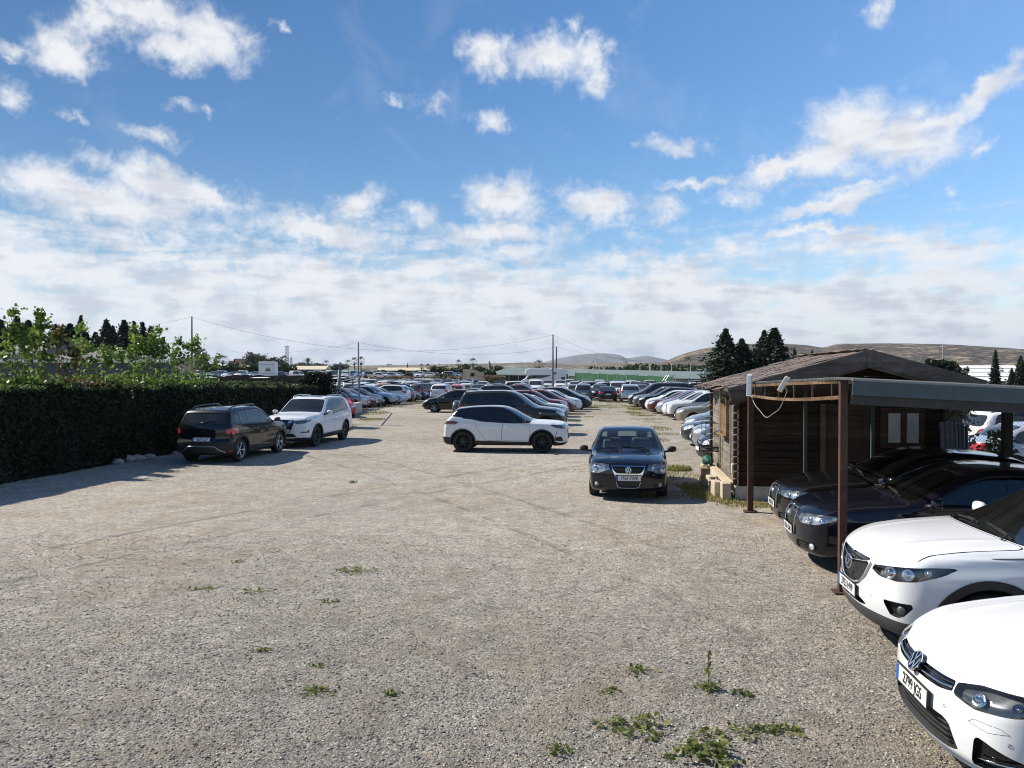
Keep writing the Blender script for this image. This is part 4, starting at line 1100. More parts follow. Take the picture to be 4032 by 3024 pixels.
def hero_offroad():
    p, _ = sty_suv(0, body=dict(L=4.62, hw=.93, H=1.86, wb=2.78, fo=.82, wr=.38, res=1.1, zb=.33, z0=.75, zm=.75, th=.24, nb=.22, rb=.10,
        top=[(0, .98), (.1, 1.04), (.4, 1.10), (.9, 1.16), (1.15, 1.19), (1.28, 1.24), (2.05, 1.74), (2.3, 1.82), (2.7, 1.855), (3.6, 1.84), (4.2, 1.80), (4.45, 1.77), (4.62, 1.74)],
        rear=[(.3, -.14), (.42, -.04), (.6, 0), (.95, -.01), (1.2, -.05), (1.45, -.15), (1.7, -.27), (1.9, -.35)],
        belt=[(0, 1.05), (.9, 1.10), (1.3, 1.14), (2.2, 1.17), (3.3, 1.21), (4.62, 1.28)]))
    B = Body(**p)
    c = build_car('parked_car', B, paint('green_black', (.014, .018, .0165), dust=.06), screen=(1.28, 2.09), rear_screen=('z', 1.28, 1.66, .1), pillars=[(2.36, .08, .035), (3.2, .12, .03)], cpillar=(4.2, -.28), glass=glass_mat('offroad_glass', (.42, .5, .47), .05), glass_rear=M_GLASSTINT,
        arch_trim=(.06, .014, paint('green_black', (0, 0, 0))), lamps=[('headlight', 'fc', [(28, .86), (34, .80), (50, .83), (62, .97), (56, 1.0), (40, .97), (29, .94)], M_LAMP, .004, 'lr'),
               ('grille', 'fc', [(0, .72), (22, .74), (25, .93), (0, .94)], M_BLACK, .02, 'c'), ('lower_grille', 'fc', [(0, .46), (30, .47), (30, .58), (0, .6)], M_BLACK, .02, 'c'),
               ('tail_light', 'rc', [(46, 1.06), (56, 1.04), (82, 1.17), (70, 1.21), (48, 1.19)], M_TAIL, -.006, 'lr')],
        bonnet=(.2, 1.22), mirror=(1.62, 1.17, M_BLACK), plate_f=.62, strips=[('a', [(1.45, .5), (1.42, .8), (1.45, 1.13)]), ('b', [(2.38, .5), (2.36, 1.16)]), ('c', [(3.0, .62), (3.2, .9), (3.22, 1.18)])], handles=[(2.2, 1.03), (3.1, 1.06)], seats=([2.45], M_SEAT, .84), dash=(1.6, 1.17, 1))
    m = MB(); M = Matrix.Translation((-B.L / 2 - .11, 0, 1.02)) @ Matrix.Rotation(-math.pi / 2, 4, 'Y')
    m.lathe([(.20, -.12), (.355, -.12), (.375, -.09), (.375, .07), (.36, .10), (.33, .115), (.001, .125)], 30, M); m.obj('spare_wheel_cover', GREY, c, True)
    m = MB(); p_, n_ = B.hit((1.05, 0, .92), (0, 1, 0)); q = B.obp(p_, 1, n_, .004)
    for sg in (1, -1):
        m = MB(); m.box((q.x, sg * q.y, q.z), (.10, .012, .045), bev=.004); m.obj('side_indicator', M_LAMP, c)
    return c
def hero_aircross():
    p, _ = sty_suv(0, body=dict(L=4.16, hw=.88, H=1.60, wb=2.60, fo=.80, wr=.345, res=1.2, zb=.24, th=.24, rb=.15, z0=.62, pR=.93,
        top=[(0, .88), (.1, .94), (.4, 1.02), (.8, 1.07), (1.0, 1.10), (1.12, 1.14), (1.85, 1.52), (2.1, 1.585), (2.5, 1.60), (3.2, 1.59), (3.7, 1.54), (4.0, 1.50), (4.16, 1.48)],
        rear=[(.22, -.16), (.34, -.04), (.48, 0), (.62, -.01), (.72, -.06), (.95, -.07), (1.10, -.10), (1.3, -.20), (1.47, -.30), (1.6, -.38)],
        belt=[(0, .96), (.9, 1.0), (1.15, 1.03), (2.2, 1.06), (3.2, 1.09), (4.16, 1.12)]))
    B = Body(**p)
    pm = paint('graphite', (.005, .0055, .0065), dust=.02)
    c = build_car('parked_car', B, pm, screen=(1.12, 1.89), rear_screen=('z', 1.12, 1.44, .10), pillars=[(2.10, .06, .04), (2.9, .06, .05), (3.35, .08, .05)], cpillar=(3.75, -.25), glass=glass_mat('crossover_glass', (.22, .29, .31), .02), glass_rear=glass_mat('crossover_rear_glass', (.12, .14, .15), .10),
        arch_trim=(.06, .014, M_BLACK), clad=(M_BLACK, [(0, .36), (.9, .38), (3.0, .42), (3.7, .56), (4.0, .64), (4.16, .64)]),
        lamps=[('headlight', 'fc', [(28, .70), (50, .70), (60, .80), (40, .82), (28, .80)], M_LAMP, .004, 'lr'), ('grille', 'fc', [(0, .84), (50, .86), (50, .90), (0, .90)], M_BLACK, .01, 'c'),
               ('tail_light', 'rc', [(42, .86), (66, .85), (68, .98), (62, 1.02), (43, 1.0)], M_TAIL, -.006, 'lr')],
        bonnet=(.2, 1.06), mirror=(1.36, 1.05, DKRED), plate_r=.70, text_r='8521 LLV', rim='wide', spokes=5,
        doors=[[(1.28, .40), (1.24, .72), (1.28, 1.02), (2.12, 1.05), (2.16, .72), (2.14, .40)], [(2.17, .40), (2.18, .72), (2.14, 1.05), (2.9, 1.075), (3.0, .9), (2.88, .62), (2.72, .40)]], handles=[(1.98, .93), (2.78, .95)], seats=([2.1], M_SEAT, .72), dash=(1.35, 1.06, 1))
    roof_rails(B, c, 1.95, 3.65, .56, M_GLOSSB, .02, .05)
    emblem_chevrons(c, tail_M(B, .93, .008), .05)
    # tailgate step with a bright skid strip, wiper, roof fin
    m = MB(); A = [B.tail(a, z) for a, z in chain((0, .50), (24, .50), (32, .40), (42, .33), n=5)]
    A2 = [B.obp(p_, -1, n_, .006) for p_, n_ in A[::-1] if p_[1] > 1e-4] + [B.obp(p_, 1, n_, .006) for p_, n_ in A]
    m.tube(A2, .014, 6); m.obj('bumper_strip', M_ALLOY, c, True)
    for sg in (1, -1):
        p_, n_ = B.tail(48, .36); m = MB(); m.box((0, 0, 0), (.12, .05, .012), M=frame_M(B.obp(p_, sg, n_, .012), (-n_[0], n_[1] * sg, n_[2])), bev=.004); m.obj('reflector_lamp', M_TAIL, c)
    m = MB(); p_, n_ = B.tail(0, 1.15); q = B.obp(p_, 1, n_, .02); m.bar(q, q + Vector((.05, -.34, .06)), .03, .03); m.box(q, (.08, .1, .06), bev=.02); m.obj('wiper', M_BLACK, c)
    aerial(B, c, 3.55, M_BLACK, .12)
    return c
def hero_xtrail():
    p, _ = sty_suv(0, body=dict(L=4.64, hw=.91, H=1.71, wb=2.70, fo=.94, wr=.36, res=1.2, zb=.25, nb=.30,
        top=[(0, .98), (.1, 1.035), (.4, 1.09), (.9, 1.125), (1.2, 1.14), (1.34, 1.175), (2.1, 1.58), (2.35, 1.67), (2.7, 1.70), (3.6, 1.68), (4.2, 1.61), (4.45, 1.57), (4.64, 1.54)],
        front=[(.2, .2), (.3, .07), (.45, .0), (.68, .0), (.88, .02), (.99, .07), (1.05, .13), (1.16, .3)]))
    B = Body(**p)
    c = build_car('parked_car', B, WHITE, screen=(1.34, 2.14), ax=.05, rear_screen=('z', 1.2, 1.5, .1), pillars=[(2.36, .10, .03), (3.2, .14, .025)], cpillar=(4.05, -.45), trim_mat=M_CHROMEDK, glass_rear=M_GLASSTINT, glass=glass_mat('suv_front_glass', (.30, .37, .38), .07),
        arch_trim=(.04, .01, M_BLACK), clad=(M_BLACK, [(0, .37), (.6, .36), (1.2, .40), (3.3, .42), (4.64, .44)]),
        lamps=[('headlight', 'fc', [(25, .86), (34, .815), (48, .85), (62, .92), (66, .97), (50, .955), (34, .935), (25, .91)], M_LAMPDK, .004, 'lr'),
               ('chrome_v', 'fc', [(7, .68), (11, .68), (23, .93), (15.5, .95)], M_CHROME, -.012, 'lr'),
               ('grille', 'fc', [(0, .56), (16, .57), (21, .68), (26, .95), (0, .97)], M_GLOSSB, .025, 'c'),
               ('fog_recess', 'fc', [(37, .52), (55, .53), (56, .63), (53, .63), (51, .575), (37, .565)], M_GLOSSB, .02, 'lr'),
               ('lower_grille', 'fc', [(0, .38), (30, .39), (24, .50), (0, .52)], M_BLACK, .02, 'c')],
        bonnet=(.13, 1.30), mirror=(1.64, 1.08), plate_f=.60, text_f='5294 LLG', rim='double', doors=[[(1.46, .42), (1.42, .75), (1.48, 1.05), (2.36, 1.09), (2.40, .75), (2.38, .42)], [(2.41, .42), (2.42, .75), (2.38, 1.09), (3.2, 1.12), (3.32, .95), (3.2, .66), (3.04, .42)]], handles=[(2.2, .97), (3.05, 1.0)], seats=([2.35, 3.2], M_SEAT, .76), dash=(1.6, 1.12, 1))
    roof_rails(B, c, 2.2, 4.1, .60, M_ALLOY, .016, .05)
    B2 = MB(); V = []; F = []; nx, ny = 8, 6
    for i in range(nx + 1):
        for j in range(ny + 1):
            x = 2.35 + 1.2 * i / nx; y = -.42 + .84 * j / ny; pp, nn = B.over(x, abs(y)); V.append(B.obp(pp, 1 if y >= 0 else -1, nn, .004))
    for i in range(nx):
        for j in range(ny): a = i * (ny + 1) + j; F.append((a, a + 1, a + ny + 2, a + ny + 1))
    B2.add(V, F); B2.obj('sunroof', M_GLASSDK, c, True)
    nose_bar(B, c, 'skid_strip', chain((0, .335), (26, .345), n=7), .014, M_ALLOY)
    emblem_bar(c, nose_M(B, .85, .02), .06)
    return c
def hero_leon():
    p, _ = sty_hatch(0, body=dict(L=4.32, hw=.89, H=1.57, wb=2.58, fo=.90, wr=.325, res=1.0, z0=.58,
        top=[(0, .77), (.12, .83), (.45, .95), (.8, 1.03), (.98, 1.07), (1.08, 1.115), (1.95, 1.50), (2.2, 1.56), (2.6, 1.58), (3.3, 1.54), (3.9, 1.45), (4.32, 1.39)],
        belt=[(0, .86), (.9, .92), (1.2, .95), (2.2, .98), (3.2, 1.03), (4.32, 1.07)]))
    B = Body(**p)
    c = build_car('parked_car', B, BLACK, screen=(1.08, 1.98), rear_screen=('z', 1.0, 1.28, .09), pillars=[(1.62, .25, .02), (2.25, .10, .035)], cpillar=(3.5, -.5), glass=glass_mat('hatch_pale_glass', (.5, .62, .58), .06), glass_rear=M_GLASSTINT,
        lamps=[('headlight', 'fc', [(26, .66), (30, .62), (52, .74), (68, .92), (58, .88), (40, .82), (28, .76)], M_LAMP, .004, 'lr'), ('grille', 'fc', [(0, .46), (22, .5), (24, .62), (0, .64)], M_BLACK, .02, 'c'), ('fog_light', 'fc', [(38, .33), (46, .33), (46, .38), (38, .38)], M_LAMP, .004, 'lr'),
               ('tail_light', 'rc', [(34, .76), (54, .74), (66, .90), (62, .99), (40, .95)], M_TAIL, -.004, 'lr')],
        bonnet=(.24, 1.05), mirror=(1.42, .93, M_BLACK), plate_f=.42, plate_r=.66, spokes=7, rim='wide', rim_mat=M_ALLOY, seats=([2.3], M_SEAT, .6), dash=(1.4, .97, 1),
        strips=[('a', [(1.42, .3), (1.40, .6), (1.45, .88)]), ('b', [(2.26, .3), (2.26, .93)])], handles=[(2.1, .83), (2.95, .85)])
    p_, n_ = B.hit((1.2, 0, .74), (0, 1, 0))
    for sg in (1, -1):
        m = MB(); m.box(B.obp(p_, sg, n_, .003), (.075, .01, .03), bev=.003); m.obj('side_indicator', M_LAMP, c)
    return c
# ------------------------------------------------------------------ camera, sun, sky
LOT = R(8.0)                                    # the lot is turned 8 degrees to the view
RD = Vector((math.sin(LOT), math.cos(LOT), 0)); PD = Vector((math.cos(LOT), -math.sin(LOT), 0))
cam = bpy.data.cameras.new('camera'); cam_o = bpy.data.objects.new('camera', cam); COL.objects.link(cam_o)
cam_o.location = (0, 0, HC); cam_o.rotation_euler = (R(90) - PITCH, 0, 0)
cam.sensor_width = 36; cam.lens = 36 * FPX / 4032; cam.clip_end = 30000; cam.clip_start = .05
scene.camera = cam_o
SUND = Vector((1.0, -.42, -1.0)).normalized()
sl = bpy.data.lights.new('sun', 'SUN'); sl.energy = 5.0; sl.angle = R(.53); sl.color = (1, .94, .84)
so = bpy.data.objects.new('sun', sl); COL.objects.link(so); so.rotation_euler = SUND.to_track_quat('-Z', 'Y').to_euler()
scene.view_settings.view_transform = 'Standard'; scene.view_settings.look = 'None'; scene.view_settings.exposure = 0.45; scene.cycles.filter_width = 1.05; scene.view_settings.gamma = 1
scene.cycles.max_bounces = 7; scene.cycles.transparent_max_bounces = 12; scene.cycles.diffuse_bounces = 3; scene.cycles.glossy_bounces = 3
scene.cycles.volume_bounces = 0; scene.cycles.sample_clamp_indirect = 6; scene.cycles.caustics_reflective = False; scene.cycles.caustics_refractive = False

w = bpy.data.worlds.new('World'); scene.world = w; w.use_nodes = True
nt = NT(w.node_tree); bg = w.node_tree.nodes['Background']
sk = nt.node('ShaderNodeTexSky', sky_type='NISHITA', sun_disc=False)
sk.sun_elevation = math.asin(-SUND.z); sk.sun_rotation = R(67); sk.air_density = 1.0; sk.dust_density = .4; sk.ozone_density = 1.6
gd = nt.node('ShaderNodeTexCoord').outputs['Generated']
nrm = nt.node('ShaderNodeVectorMath', {0: gd}, operation='NORMALIZE').outputs[0]
sp = nt.node('ShaderNodeSeparateXYZ', {0: nrm})
az = nt.math('MULTIPLY', nt.math('ARCTAN2', sp.outputs[0], sp.outputs[1]), 57.2958)
el = nt.math('MULTIPLY', nt.math('ARCSINE', sp.outputs[2]), 57.2958)
ae = nt.node('ShaderNodeCombineXYZ', {0: az, 1: el}).outputs[0]
# billows: the cloud outlines are bent by noise before they are measured
wn = nt.node('ShaderNodeTexNoise', {'Vector': ae, 'Scale': .42, 'Detail': 6, 'Roughness': .62})
wo = nt.node('ShaderNodeVectorMath', {0: wn.outputs[1], 1: (.5, .5, .5)}, operation='SUBTRACT').outputs[0]
wv = nt.node('ShaderNodeVectorMath', {0: wo, 1: (4.4, 3.4, 0), 2: ae}, operation='MULTIPLY_ADD').outputs[0]
CL = [  # clouds: centre and half axes in 2212-wide picture units, tilt, strength
 (140, 108, 95, 52, 8), (215, 45, 95, 42, 10), (330, 30, 150, 45, -8), (385, 108, 92, 42, 0), (455, 80, 105, 62, -20), (30, 98, 60, 20, 0), (30, 215, 46, 32, -15), (335, 297, 70, 26, -12),
 (392, 230, 44, 13, -15), (455, 245, 17, 12, 0), (150, 248, 36, 14, -30), (603, 66, 22, 12, 0), (1055, 118, 62, 46, 10), (1185, 125, 95, 48, 0), (1275, 122, 56, 44, 0), (1285, 172, 36, 38, 0), (1062, 262, 50, 26, 0), (930, 222, 44, 20, -10), (851, 208, 18, 13, 0),
 (1835, 288, 128, 84, 8), (1960, 300, 150, 78, -8), (1780, 335, 110, 50, 14), (1690, 362, 110, 26, 18), (2040, 262, 110, 30, 18), (2145, 190, 92, 32, 22), (2200, 150, 50, 40, 30), (1790, 440, 150, 22, 6), (1850, 408, 120, 17, 2), (1845, 372, 46, 18, 0),
 (1452, 321, 84, 20, 2), (1505, 398, 84, 13, 0), (1592, 424, 52, 22, -10), (1435, 450, 58, 32, 0), (1290, 440, 95, 42, -12), (1088, 432, 92, 54, 0), (770, 446, 70, 38, 20), (905, 468, 44, 26, 10), (2130, 325, 42, 14, 14), (2038, 412, 26, 12, 0),
 (105, 402, 150, 52, -6), (370, 400, 190, 46, -12), (250, 440, 240, 56, 0), (460, 420, 100, 26, -14), (30, 120, 30, 14, 0), (1240, 60, 26, 20, 0), (1880, 515, 150, 16, 0), (1080, 505, 170, 30, 0), (1900, 20, 44, 26, -20), (1760, 500, 170, 18, 0), (700, 500, 200, 30, -6)]
KD = 1661.0 * R(1)
rmin = None
for (cx, cy, rx, ry, tl) in CL:
    d = ray(cx * 1.8228, cy * 1.8228); n_ = math.sqrt(sum(a * a for a in d))
    a0 = math.degrees(math.atan2(d[0], d[1])); e0 = math.degrees(math.asin(d[2] / n_))
    sq = math.cos(R(a0)) ; ra = rx / KD * sq * sq * 1.08; re = ry / KD * sq * math.cos(R(e0)) * 1.12
    mp = nt.node('ShaderNodeMapping', {0: wv, 'Location': (a0, e0, 0), 'Rotation': (0, 0, R(tl)), 'Scale': (ra * 1.12, re * 1.15, 1)}, vector_type='TEXTURE').outputs[0]
    l_ = nt.node('ShaderNodeVectorMath', {0: mp}, operation='LENGTH').outputs['Value']
    s_ = .50 if rx * ry < 900 else (.62 if rx * ry < 2200 else .95)
    l_ = nt.math('MULTIPLY_ADD', l_, s_, 1 - s_ + .02)
    rmin = l_ if rmin is None else nt.math('SMOOTH_MIN', rmin, l_, .25)
body_ = nt.math('SUBTRACT', 1.0, rmin)                       # 1 in a cloud's heart, 0 at its outline
# the bank of cloud towards the horizon
el2 = nt.node('ShaderNodeSeparateXYZ', {0: wv}).outputs[1]
bank = nt.math('MULTIPLY', nt.math('SUBTRACT', nt.math('MULTIPLY_ADD', az, -.022, 10.6), el2), .22)
st = nt.node('ShaderNodeVectorMath', {0: ae, 1: (.10, .42, 0)}, operation='MULTIPLY').outputs[0]
streak = nt.noise(st, 1.25, 7, .6, .4)
front = nt.node('ShaderNodeMapRange', {0: nt.math('ABSOLUTE', az), 1: 65.0, 2: 115.0, 3: 0.0, 4: 1.0}, interpolation_type='SMOOTHSTEP').outputs[0]  # clears the unseen sky behind the camera, cutting the fill light from there
bank = nt.math('SUBTRACT', bank, nt.math('MULTIPLY', front, 4.0))
bank = nt.math('ADD', nt.math('MINIMUM', bank, .96), nt.math('MULTIPLY_ADD', streak, 3.4, -1.66))
fine = nt.noise(ae, .75, 9, .62, .6)
cov = nt.math('MAXIMUM', nt.math('MULTIPLY_ADD', body_, 1.45, -.03), bank)
cov = nt.math('ADD', cov, nt.math('MULTIPLY_ADD', fine, 1.35, -.70))
mask = nt.node('ShaderNodeMapRange', {0: cov, 1: -.12, 2: 1.05}, interpolation_type='SMOOTHSTEP').outputs[0]
# faint wisps over the whole sky and a general milkiness low down
wisp = nt.math('MULTIPLY', nt.math('SUBTRACT', nt.noise(ae, .16, 6, .6, .8), .54, clamp=True), .55)
mask = nt.math('MAXIMUM', nt.math('MULTIPLY', mask, .97), wisp)
milk = nt.node('ShaderNodeMapRange', {0: el, 1: 10.0, 2: .5, 3: 0.0, 4: .98}, interpolation_type='SMOOTHSTEP').outputs[0]
milk = nt.math('MULTIPLY', nt.math('MULTIPLY', milk, milk), nt.math('MULTIPLY_ADD', front, -.6, 1.0))
mask = nt.math('MAXIMUM', mask, milk, clamp=True)
# thick parts are a little greyer below, edges white
g1 = nt.noise(st, 2.3, 5, .6); g2 = nt.noise(ae, .35, 5, .55)
gsum = nt.math('ADD', nt.math('MULTIPLY', g1, .55), nt.math('MULTIPLY', g2, .45))
low = nt.node('ShaderNodeMapRange', {0: el, 1: 22.0, 2: 3.0, 3: 0.0, 4: 1.0}).outputs[0]
grey = nt.math('MULTIPLY', nt.node('ShaderNodeMapRange', {0: gsum, 1: .45, 2: .62}, interpolation_type='SMOOTHSTEP').outputs[0], nt.math('MULTIPLY_ADD', low, .55, .4))
ccol = nt.mix(grey, (7.0, 7.1, 7.3), (4.7, 4.9, 5.5))
hs = nt.node('ShaderNodeHueSaturation', {'Saturation': 1.28, 'Value': .97, 'Color': sk.outputs[0]}).outputs[0]
skyc = nt.mix(1.0, hs, (.91, .97, 1.03), 'MULTIPLY')
final = nt.mix(mask, skyc, ccol)
nt.l.new(final, bg.inputs[0]); bg.inputs[1].default_value = .095

# ------------------------------------------------------------------ ground
def bank_z(x, y):
    """the upper yard far left lies behind a low bank"""
    e = 165 + 4 * np.sin(np.asarray(x) * .11)
    return 1.35 * sstep(e - 4, e + 4, y) * (1 - sstep(-2, 8, x)) 
def gz(x, y): return float(bank_z(np.array(float(x)), np.array(float(y))))
def axis(lims):
    o = []
    for a, b, s in lims: o += list(np.arange(a, b, s))
    return np.array(o + [lims[-1][1]])
gx = np.concatenate([-np.geomspace(9000, 64, 26), axis([(-60, 60, 3)]), np.geomspace(64, 9000, 26)])
gy = np.concatenate([np.array([-400, -120, -40, -12]), axis([(-6, 60, 3), (60, 150, 6), (150, 182, 2)]), np.geomspace(190, 12000, 30)])
GX, GY = np.meshgrid(gx, gy); GZ = bank_z(GX, GY) + .0
V = np.stack([GX, GY, GZ], -1).reshape(-1, 3); nx = len(gx)
F = [(r_ * nx + c, r_ * nx + c + 1, (r_ + 1) * nx + c + 1, (r_ + 1) * nx + c) for r_ in range(len(gy) - 1) for c in range(nx - 1)]
m, nt, bs = new_mat('gravel_ground')
pos = nt.node('ShaderNodeNewGeometry').outputs['Position']
pw = nt.node('ShaderNodeVectorMath', {0: pos, 1: nt.node('ShaderNodeTexNoise', {'Vector': pos, 'Scale': 30.0, 'Detail': 2}).outputs[1], 2: (0, 0, 0)}, operation='MULTIPLY_ADD')
c1 = nt.node('ShaderNodeTexVoronoi', {'Vector': pos, 'Scale': 55.0, 'Randomness': 1.0}, feature='F1')
c2 = nt.node('ShaderNodeTexVoronoi', {'Vector': pos, 'Scale': 110.0}, feature='F1')
c3 = nt.node('ShaderNodeTexVoronoi', {'Vector': pos, 'Scale': 17.0}, feature='F1')
sepc = nt.node('ShaderNodeSeparateColor', {0: c1.outputs['Color']})
stone = nt.ramp(sepc.outputs[0], [(0, (.07, .066, .064)), (.3, (.19, .178, .162)), (.6, (.315, .292, .258)), (.85, (.45, .42, .365)), (1, (.66, .62, .55))])
stone2 = nt.ramp(nt.node('ShaderNodeSeparateColor', {0: c2.outputs['Color']}).outputs[1], [(0, (.15, .138, .124)), (.5, (.30, .278, .245)), (1, (.48, .45, .395))])
scol = nt.mix(.45, stone, stone2)
big = nt.noise(pos, .22, 5, .6); mid = nt.noise(pos, 1.3, 5, .62); tiny = nt.noise(pos, 11, 4, .6)
dirt = nt.mix(tiny, (.18, .15, .115), (.33, .285, .22))
dm = nt.node('ShaderNodeMapRange', {0: nt.math('ADD', nt.math('MULTIPLY', big, .6), nt.math('MULTIPLY', mid, .5)), 1: .51, 2: .68, 3: 0.0, 4: .7}, interpolation_type='SMOOTHSTEP').outputs[0]
col = nt.mix(dm, scol, dirt)
tone = nt.ramp(nt.noise(pos, .07, 4, .55), [(.33, (.84, .82, .80)), (.67, (1.24, 1.21, 1.16))])
spx = nt.node('ShaderNodeSeparateXYZ', {0: pos})
col = nt.mix(1.0, col, tone, 'MULTIPLY')
mot = nt.ramp(nt.math('ADD', nt.math('MULTIPLY', nt.noise(pos, 9.0, 6, .75), .6), nt.math('MULTIPLY', nt.noise(pos, 2.2, 5, .7), .4)), [(.36, (.62, .62, .63)), (.5, (1.04, 1.04, 1.04)), (.64, (1.44, 1.42, 1.40))])
col = nt.mix(1.0, col, mot, 'MULTIPLY')
coarse = nt.node('ShaderNodeMapRange', {0: nt.math('ADD', spx.outputs[1], nt.math('MULTIPLY_ADD', big, 9.0, -4.5)), 1: 4.0, 2: 13.0, 3: .70, 4: 1.10}).outputs[0]
col = nt.mix(1.0, col, nt.node('ShaderNodeCombineColor', {0: coarse, 1: coarse, 2: coarse}).outputs[0], 'MULTIPLY')
# wheel ruts swept by turning cars
rut = None
for (cx, cy, rr, wd) in ((80, -40, 100, .13), (80, -40, 101.5, .13), (-90, -30, 100, .12), (-90, -30, 101.5, .12)):
    dd = nt.node('ShaderNodeVectorMath', {0: pos, 1: (cx, cy, 0)}, operation='DISTANCE').outputs['Value']
    v = nt.node('ShaderNodeMapRange', {0: nt.math('ABSOLUTE', nt.math('SUBTRACT', dd, rr)), 1: wd, 2: wd * .3}, interpolation_type='SMOOTHSTEP').outputs[0]
    rut = v if rut is None else nt.math('MAXIMUM', rut, v)
rut = nt.math('MULTIPLY', rut, nt.node('ShaderNodeMapRange', {0: mid, 1: .40, 2: .55}).outputs[0])
col = nt.mix(nt.math('MULTIPLY', rut, .34), col, (.11, .10, .09))
# thin green growth where few wheels pass
gm_ = nt.node('ShaderNodeMapRange', {0: nt.noise(pos, .55, 6, .65), 1: .52, 2: .66}, interpolation_type='SMOOTHSTEP').outputs[0]
far = nt.node('ShaderNodeMapRange', {0: spx.outputs[1], 1: 30.0, 2: 62.0}).outputs[0]
gcol = nt.mix(nt.noise(pos, 3.0, 4, .6), (.075, .095, .022), (.20, .165, .06))
col = nt.mix(nt.math('MULTIPLY', nt.math('MULTIPLY', gm_, far), .75), col, gcol)
# beyond the yards: dry fields
fld = nt.node('ShaderNodeMapRange', {0: spx.outputs[1], 1: 255.0, 2: 300.0}).outputs[0]
fcol = nt.ramp(nt.noise(pos, .03, 6, .6), [(.35, (.10, .12, .05)), (.5, (.28, .22, .13)), (.65, (.36, .29, .19))])
col = nt.mix(1.0, nt.mix(fld, col, fcol), (.99, .975, .95), 'MULTIPLY')
nt.l.new(col, bs.inputs['Base Color']); bs.inputs['Roughness'].default_value = .92; bs.inputs['Specular IOR Level'].default_value = .25
hgt = nt.math('ADD', nt.math('MULTIPLY', nt.math('SUBTRACT', .5, c1.outputs['Distance']), .010), nt.math('MULTIPLY', nt.math('SUBTRACT', .5, c2.outputs['Distance']), .004))
hgt = nt.math('ADD', hgt, nt.math('MULTIPLY', nt.math('SUBTRACT', .5, c3.outputs['Distance']), .003))
hgt = nt.math('ADD', hgt, nt.math('MULTIPLY', mid, .06))
hgt = nt.math('SUBTRACT', hgt, nt.math('MULTIPLY', rut, .02))
bp = nt.node('ShaderNodeBump', {'Strength': 1.0, 'Distance': 1.0, 'Height': hgt}); nt.l.new(bp.outputs[0], bs.inputs['Normal'])
M_GROUND = m
go = mesh_obj('ground', V, F, m, None, None, True); go['kind'] = 'structure'

# loose stones: a thinning layer over the nearest ground
def stones(n, ymin, ymax, smin, smax):
    y = ymin + (ymax - ymin) * rng.random(n) ** 1.5
    x = (rng.random(n) * 2 - 1) * (y * .70 + .5)
    s = smin + (smax - smin) * rng.random(n) ** 2.2
    base = np.array([(1, 0, 0), (0, 1, 0), (-1, 0, 0), (0, -1, 0), (.2, .1, .75), (-.6, .5, .55), (.5, -.6, .6), (0, 0, -.6)])
    tri = np.array([(0, 1, 4), (1, 5, 4), (1, 2, 5), (2, 3, 5), (5, 3, 6), (5, 6, 4), (3, 0, 6), (0, 4, 6), (1, 0, 7), (2, 1, 7), (3, 2, 7), (0, 3, 7)])
    k = len(base)
    P = base[None] * (1 + .30 * rng.standard_normal((n, k, 3))) * s[:, None, None]
    P[:, :, 2] *= .62
    a = rng.random(n) * 6.28; ca, sa = np.cos(a)[:, None], np.sin(a)[:, None]
    X = P[:, :, 0] * ca - P[:, :, 1] * sa; Y = P[:, :, 0] * sa + P[:, :, 1] * ca
    V = np.stack([X + x[:, None], Y + y[:, None], P[:, :, 2] + (s * .20)[:, None]], -1).reshape(-1, 3)
    T = (tri[None] + (np.arange(n) * k)[:, None, None]).reshape(-1, 3)
    return V, T
V1, T1 = stones(60000, 3.6, 13.0, .005, .0145)
m, nt, bs = new_mat('loose_stone')
ri = nt.node('ShaderNodeNewGeometry').outputs['Random Per Island']
nt.l.new(nt.ramp(ri, [(0, (.09, .085, .082)), (.4, (.21, .195, .175)), (.7, (.32, .295, .255)), (.9, (.46, .42, .36)), (1, (.68, .64, .57))]), bs.inputs['Base Color']); bs.inputs['Roughness'].default_value = .9
M_STONE = m
tag(fast_mesh('gravel', V1, T1, m), 'loose grey gravel stones lying over the open yard', 'gravel', kind='stuff')

# ------------------------------------------------------------------ leaves
def leaf_mat(name, cols, trans=.35, rough=.55):
    if name in MATS: return MATS[name]
    m, nt, bs = new_mat(name); nt.n.remove(bs); out = nt.n['Material Output']
    geo = nt.node('ShaderNodeNewGeometry')
    r_ = geo.outputs['Random Per Island']; n_ = nt.noise(geo.outputs['Position'], .9, 4, .6)
    f = nt.math('ADD', nt.math('MULTIPLY', r_, .6), nt.math('MULTIPLY_ADD', n_, 1.2, -.4), clamp=True)
    k = len(cols) - 1
    c = nt.ramp(f, [(i / k, cc) for i, cc in enumerate(cols)])
    p = nt.node('ShaderNodeBsdfPrincipled', {'Base Color': c, 'Roughness': rough, 'Specular IOR Level': .35})
    t = nt.node('ShaderNodeBsdfTranslucent', {'Color': c})
    mx = nt.node('ShaderNodeMixShader', {0: trans, 1: p.outputs[0], 2: t.outputs[0]}); nt.l.new(mx.outputs[0], out.inputs[0])
    MATS[name] = m; return m
L_HEDGE = leaf_mat('hedge_leaf', [(.006, .010, .004), (.011, .020, .006), (.024, .042, .010)], .06)
L_CONIFER = leaf_mat('conifer_leaf', [(.014, .024, .016), (.026, .042, .024), (.05, .07, .035)], .12)
L_VINE = leaf_mat('vine_leaf', [(.04, .08, .014), (.10, .17, .028), (.19, .29, .05), (.28, .34, .07)], .45, .4)
L_DRYVINE = leaf_mat('mixed_leaf', [(.04, .07, .02), (.09, .12, .03), (.20, .13, .05), (.10, .15, .03)], .35)
